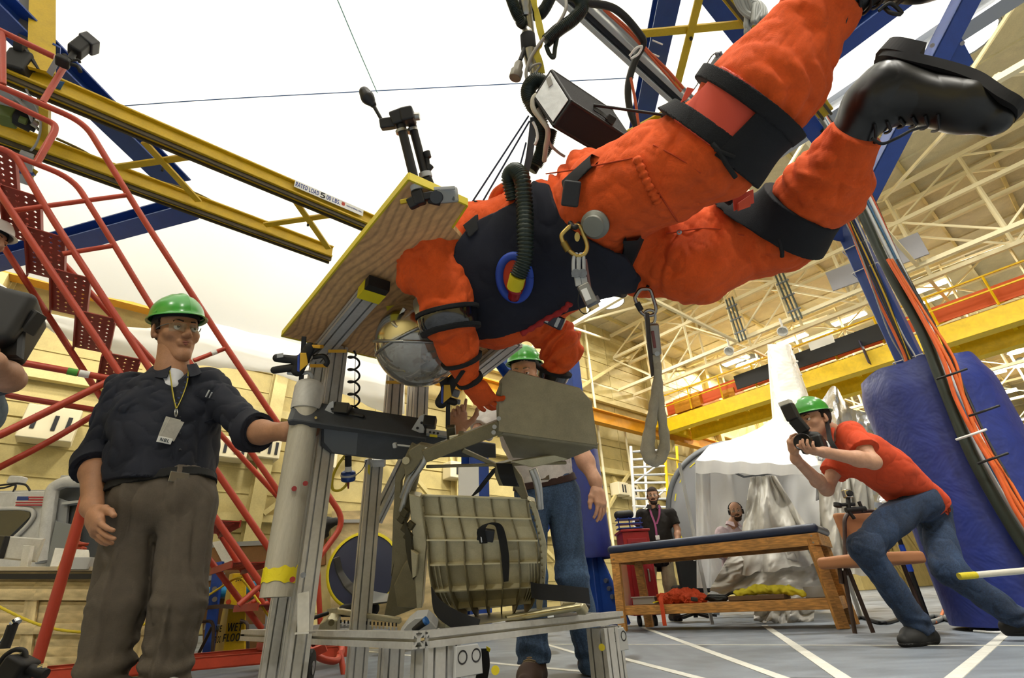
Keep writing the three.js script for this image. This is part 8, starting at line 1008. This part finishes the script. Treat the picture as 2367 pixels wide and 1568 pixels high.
{ // white vehicle mock-up
  const Z = 6.2, c = (x, y, d = 0) => vz(x, y, Z + d), Wm = mat('#d5d5d3', .5, 0, { map: rep(T.spot, 1) }), o = thing('vehicle_mockup', 'white crew vehicle mock-up with a small flag behind the crate at the left', 'vehicle', setY(c(60, 1300, .6), 0));
  const prof = [[-120, 1165], [-40, 1140], [118, 1136], [118, 1320], [-120, 1320]]; part(o, 'nose', mg(plate(prof.map(p => c(...p)), .05, .01), plate([c(-120, 1165), c(-40, 1140), c(-40, 1140, 1.8), c(-120, 1165, 1.8)], .04), plate([c(-40, 1140), c(118, 1136), c(118, 1136, 1.8), c(-40, 1140, 1.8)], .04)), Wm); part(o, 'lower_body', beam(setY(c(-120, 1400, .9), .45), setY(c(290, 1400, .9), .45), 1.5, .8, UP, .05), Wm);
  part(o, 'window', plate([c(-30, 1182, -.05), c(52, 1180, -.05), c(72, 1184, -.05), c(72, 1196, -.05), c(14, 1252, -.05), c(-30, 1252, -.05)], .03, .004), mat('#1c222a', .12, 0, { clearcoat: 1 })); part(o, 'window_frame', tube([[-30, 1178], [54, 1177], [76, 1182], [76, 1198], [16, 1256], [-30, 1256]].map(p => c(...p, -.05)), .025, 8, 60), Wm);
  part(o, 'door_frame', pipe([c(100, 1300, -.1), c(112, 1190, -.1), c(122, 1128, -.1), c(150, 1114, -.1), c(250, 1114, -.1), c(300, 1130, -.1), c(310, 1300, -.1)], .07, .3, 12), Wm); part(o, 'door_recess', plate([c(118, 1300, .05), c(128, 1150, .05), c(145, 1122, .05), c(300, 1122, .05), c(306, 1300, .05)], .04, .004), mat('#45494e', .6)); part(o, 'inner_panel', plate([c(120, 1290, -.02), c(132, 1150, -.02), c(160, 1160, -.02), c(148, 1290, -.02)], .04, .004), mat('#8f9294', .5)); part(o, 'inner_panel', plate([c(110, 1310, -.1), c(132, 1205, -.1), c(176, 1215, -.1), c(165, 1312, -.1)], .05, .004), mat('#7b7f82', .5)); part(o, 'inner_shelf', beam(c(150, 1166, -.04), c(200, 1160, -.04), .1, .03), K.lgrey);
  const fl = part(o, 'flag', plate([c(34, 1170, -.05), c(40, 1147, -.05), c(104, 1147, -.05), c(100, 1170, -.05)], .01, 0), K.white, 'printed flag panel'); for (let i = 0; i < 4; i++) part(fl, 'stripe', beam(c(i < 2 ? 66 : 36, 1150 + i * 6, -.062), c(103 - i, 1150 + i * 6, -.062), .004, .017), mat('#a62b34', .6)); part(fl, 'canton', plate([c(38.5, 1157, -.062), c(40.5, 1148, -.062), c(66, 1148, -.062), c(65, 1157, -.062)], .006, 0), mat('#27407e', .6));
  part(o, 'roof_camera', mg(beam(c(26, 1110, .1), c(54, 1112, .1), .12, .1, UP, .02)), Wm); part(o, 'roof_cables', mg(tube([c(-20, 1125), c(20, 1120), c(40, 1118), c(60, 1122), c(70, 1136)], .012), tube([c(-20, 1130), c(10, 1128), c(36, 1122), c(30, 1140)], .012)), K.dark); part(o, 'roof_rail', mg(beam(c(160, 1110, .3), c(260, 1110, .3), .3, .06, UP, .01)), K.lgrey);
}
{ // wet floor sign
  const Z = 4.8, c = (x, y, d = 0) => vz(x, y, Z + d), Y = mat('#e0b80c', .5, 0, { map: T.spot }), o = thing('wet_floor_sign', 'tall yellow wet floor sign standing behind the ladder base', 'sign', setY(c(530, 1524), 0)), F = [c(540, 1326), c(568, 1326), c(566, 1522), c(516, 1524)], S = [c(540, 1326), c(516, 1524), c(494, 1526, .25), c(536, 1328, .1)]; part(o, 'front', plate(F, .012, .003), Y); part(o, 'side', plate(S, .012, .003), Y); part(o, 'back', plate([c(568, 1326), c(566, 1522), c(560, 1522, .3), c(560, 1328, .1)], .012), Y); part(o, 'foot', beam(c(470, 1524, .1), c(592, 1516, .1), .06, .04), Y);
  const ink = mat('#1c1c1a', .6), w = V(1, 0, 0), z = V(0, 0, .02); for (const [t, x, y, s] of [['JEC', 552, 1340, .032], ['WET', 543, 1450, .062], ['FLOOR', 541, 1474, .058]]) part(o, 'lettering', letters(t, s, c(x, y, -.03), w, UP, .002, .72), ink); for (const [t, y] of [['WET', 1450], ['FLOOR', 1475]]) part(o, 'lettering', letters(t, .05, c(508 - (y - 1450) * .12, y + 4, .1), V(.6, 0, -.75), UP, .002, 1, .07), ink); part(o, 'symbol', mg(cyl(c(528, 1392, -.02), c(528, 1392, -.025), .02), cyl(c(555, 1392, -.02), c(555, 1392, -.025), .014)), mat('#b3401c', .6));
}
{ // brown folding chair, cardboard, blue frame
  const Z = 4.6, c = (x, y, d = 0) => vz(x, y, Z + d), br = mat('#3b2a22', .5), o = thing('folding_chair', 'dark brown metal folding chair beside the wet floor sign', 'chair', setY(c(510, 1500), 0)); part(o, 'seat', slab((u, v) => c(436 + 144 * u, 1414 - 14 * Math.sin(u * 2.6) + 4 * u, -.1 + .36 * v), 14, 4, .03), br); part(o, 'leg', pipe([c(440, 1440, -.05), c(488, 1436, -.05), c(494, 1448, -.05), c(490, 1530, -.05)], .012), br); part(o, 'leg', pipe([c(556, 1435, -.05), c(572, 1440, -.05), c(574, 1520, -.05)], .012), br); part(o, 'leg', cyl(c(490, 1450, .1), c(450, 1530, .1), .012), br); part(o, 'back_post', pipe([c(470, 1410, .25), c(462, 1320, .3), c(455, 1300, .3)], .012), br); part(o, 'backrest', plate([c(440, 1310, .28), c(466, 1305, .28), c(474, 1398, .26), c(440, 1400, .26)], .02, .004), mat('#6b5a4c', .6));
  const kb = mat('#8a6238', .8, 0, { map: T.spot }), d = (x, y, e = 0) => vz(x, y, 5.4 + e), b = thing('cardboard_panel', 'large cardboard panel with grey taped edges behind the red ladder', 'cardboard', setY(d(560, 1400), 0)); part(b, 'sheet', plate([d(468, 1258), d(636, 1250), d(628, 1512), d(470, 1510)], .02, .002), kb); for (const [p, q] of [[[468, 1262], [636, 1254]], [[470, 1380], [630, 1376]], [[630, 1256], [624, 1510]], [[472, 1450], [626, 1450]], [[470, 1340], [520, 1330]]]) part(b, 'tape', beam(d(...p, -.02), d(...q, -.02), .006, .045), mat('#8b8f94', .5)); part(b, 'paper', plate([d(490, 1254, -.03), d(510, 1250, -.03), d(540, 1300, -.03), d(518, 1308, -.03)], .004), K.whitew); const e = thing('blue_rack', 'upright blue metal bar rack with bolts leaning on the cardboard', 'rack', setY(d(500, 1500, -.2), 0)); part(e, 'bar', beam(d(506, 1300, -.15), d(480, 1520, -.15), .09, .04, V(0, 0, 1), .004), K.blue); for (const y of [1362, 1386]) part(e, 'bolt', cyl(d(496, y, -.2), d(496, y, -.24), .022), K.steel); single('blue_roll', 'bright blue foam roll behind the wet floor sign', 'roll', mg(cyl(d(470, 1372, -.08), d(532, 1366, -.08), .05), cyl(d(570, 1362, -.08), d(600, 1352, -.08), .05)), mat('#2f8fc0', .6));
}
{ // rack, plywood with the blue disc, cream post
  const d = (x, y, e = 0) => vz(x, y, 4.4 + e), r = thing('equipment_rack', 'narrow equipment rack with blue and white panels left of the stand', 'rack', setY(d(640, 1440), 0)); part(r, 'frame', beam(d(642, 1318), d(636, 1460), .12, .1, V(0, 0, 1), .004), mat('#8d979f', .5)); for (let i = 0; i < 7; i++) part(r, 'module', beam(d(634 - i * .3, 1330 + i * 18, -.06), d(650 - i * .3, 1328 + i * 18, -.06), .03, .05), i % 2 ? mat('#cfd6da', .5) : mat('#31549a', .5));
  const K_py = mat('#ffffff', .7, 0, { map: rep(T.pine, .8) }), e = (x, y, k = 0) => vz(x, y, 5.2 + k), p = thing('plywood_screen', 'tall plywood screen behind the posts of the stand', 'plywood', setY(e(800, 1450), 0)); part(p, 'sheet', plate([e(768, 1182), e(908, 1180), e(905, 1500), e(764, 1498)], .03, .002), K_py); part(p, 'edge_strip', beam(e(770, 1205, -.03), e(842, 1205, -.03), .01, .03), K.lgrey); part(p, 'side_post', beam(e(757, 1190, .05), e(752, 1490, .05), .1, .06, V(0, 0, 1)), K.cream2); const p2 = thing('plywood_screen', 'second plywood screen with dark bolt holes right of the inner post', 'plywood', setY(e(930, 1450, .3), 0)); part(p2, 'sheet', plate([e(880, 1150, .3), e(1010, 1150, .3), e(1005, 1490, .3), e(878, 1490, .3)], .03, .002), K_py); for (let i = 0; i < 6; i++) part(p2, 'bolt_hole', cyl(e(893, 1200 + i * 38, .27), e(893, 1200 + i * 38, .26), .012), K.dark);
  const q = e(842, 1318, -.35), k = thing('blue_disc', 'dark blue round disc with a yellow rim against the plywood', 'disc', setY(q, 0)), f = V(.1, .05, 1).normalize(); part(k, 'disc', turned(q, q.clone().add(f), [[0, 0], [.31, 0], [.31, .02], [0, .02]], 48), mat('#1f2740', .5)); part(k, 'rim', turned(q, q.clone().add(f), [[.3, -.005], [.325, -.005], [.325, .03], [.3, .03]], 48), K.tape); part(k, 'prop', beam(q.clone().add(V(0, -.3, -.04)), setY(q, 0).add(V(0, 0, -.1)), .06, .04), K.grey);
  const bk = thing('black_bag', 'black bag hanging on the top of the plywood panel', 'bag', e(752, 1230, -.1)); part(bk, 'bag', net(wrinkle(uni(.04, cap(e(745, 1212, -.12), e(775, 1206, -.12), .06, .04), cap(e(750, 1215, -.12), e(748, 1235, -.12), .06, .05)), (x, y, z) => .012 * nz(x * 20, y * 20, z * 20)), ...boundsOf([e(745, 1212, -.12), e(775, 1235, -.12)], .1), .01), K.black); part(bk, 'handle', cyl(e(772, 1204, -.12), e(790, 1212, -.12), .02), K.dark); single('carton', 'brown carton standing behind the white pipe', 'box', beam(e(748, 1225, .1), e(746, 1310, .1), .12, .2, V(0, 0, 1), .004), mat('#8a5f36', .8));
}
// pale equipment boxes on the long wall
{
  const spots = [[116, 985, 'largest one, left of the man'], [535, 1040, 'beside the man, larger of the pair'], [612, 1040, 'beside the man, smaller of the pair'], [745, 1062, 'right of the white pipe'], [1052, 1090, 'behind the grey arm'], [1100, 1095, 'behind the seat arm'], [1432, 1132, 'right of the far blue column'], [1456, 1138, 'above the red cabinet'], [1545, 1142, 'right of the bearded man']];
  spots.forEach(([x, y, t], i) => { const p = onA(x, y, A1 - .35), o = thing('wall_box', 'pale cream box on the long wall, ' + t, 'box', p, 'boxes on the long wall'), s = i ? .75 : 1; part(o, 'case', beam(p.clone().addScaledVector(DBf, -.45 * s), p.clone().addScaledVector(DBf, .45 * s), .5, .72 * s, UP, .03), mat('#ddd3b2', .6)); for (const k of i < 3 ? [-.25, .08, .3] : [-.1, .12]) part(o, 'slot', beam(p.clone().addScaledVector(DA, -.26).addScaledVector(DBf, k * s).add(V(0, -.16, 0)), p.clone().addScaledVector(DA, -.26).addScaledVector(DBf, k * s).add(V(0, .16, 0)), .07, .02, DA), K.dark); part(o, 'mount', beam(p.clone().addScaledVector(DA, .2).add(V(0, .3, 0)), p.clone().addScaledVector(DA, .33).add(V(0, .6, 0)), .2, .2), K.cream2); });
}
// flash lamp clamped to the ladder top
{ const c = (x, y) => onA(x, y, 3.7), o = thing('flash_lamp', 'black flash head on a spring clamp at the top of the red ladder', 'flash', c(165, 150)); part(o, 'head', beam(c(170, 122), c(198, 100), .1, .09, UP, .015), K.black); part(o, 'reflector', beam(c(196, 104), c(216, 98), .12, .11, UP, .01), mat('#33343a', .4)); part(o, 'stem', cyl(c(172, 122), c(160, 138), .02), K.black); part(o, 'clamp', mg(beam(c(128, 135), c(162, 150), .09, .05, UP, .015), pipe([c(150, 145), c(180, 152), c(186, 166)], .014), cyl(c(148, 128), c(156, 140), .02), pipe([c(160, 140), c(182, 138), c(184, 144)], .01)), K.black); }
renderer.render(scene, camera);
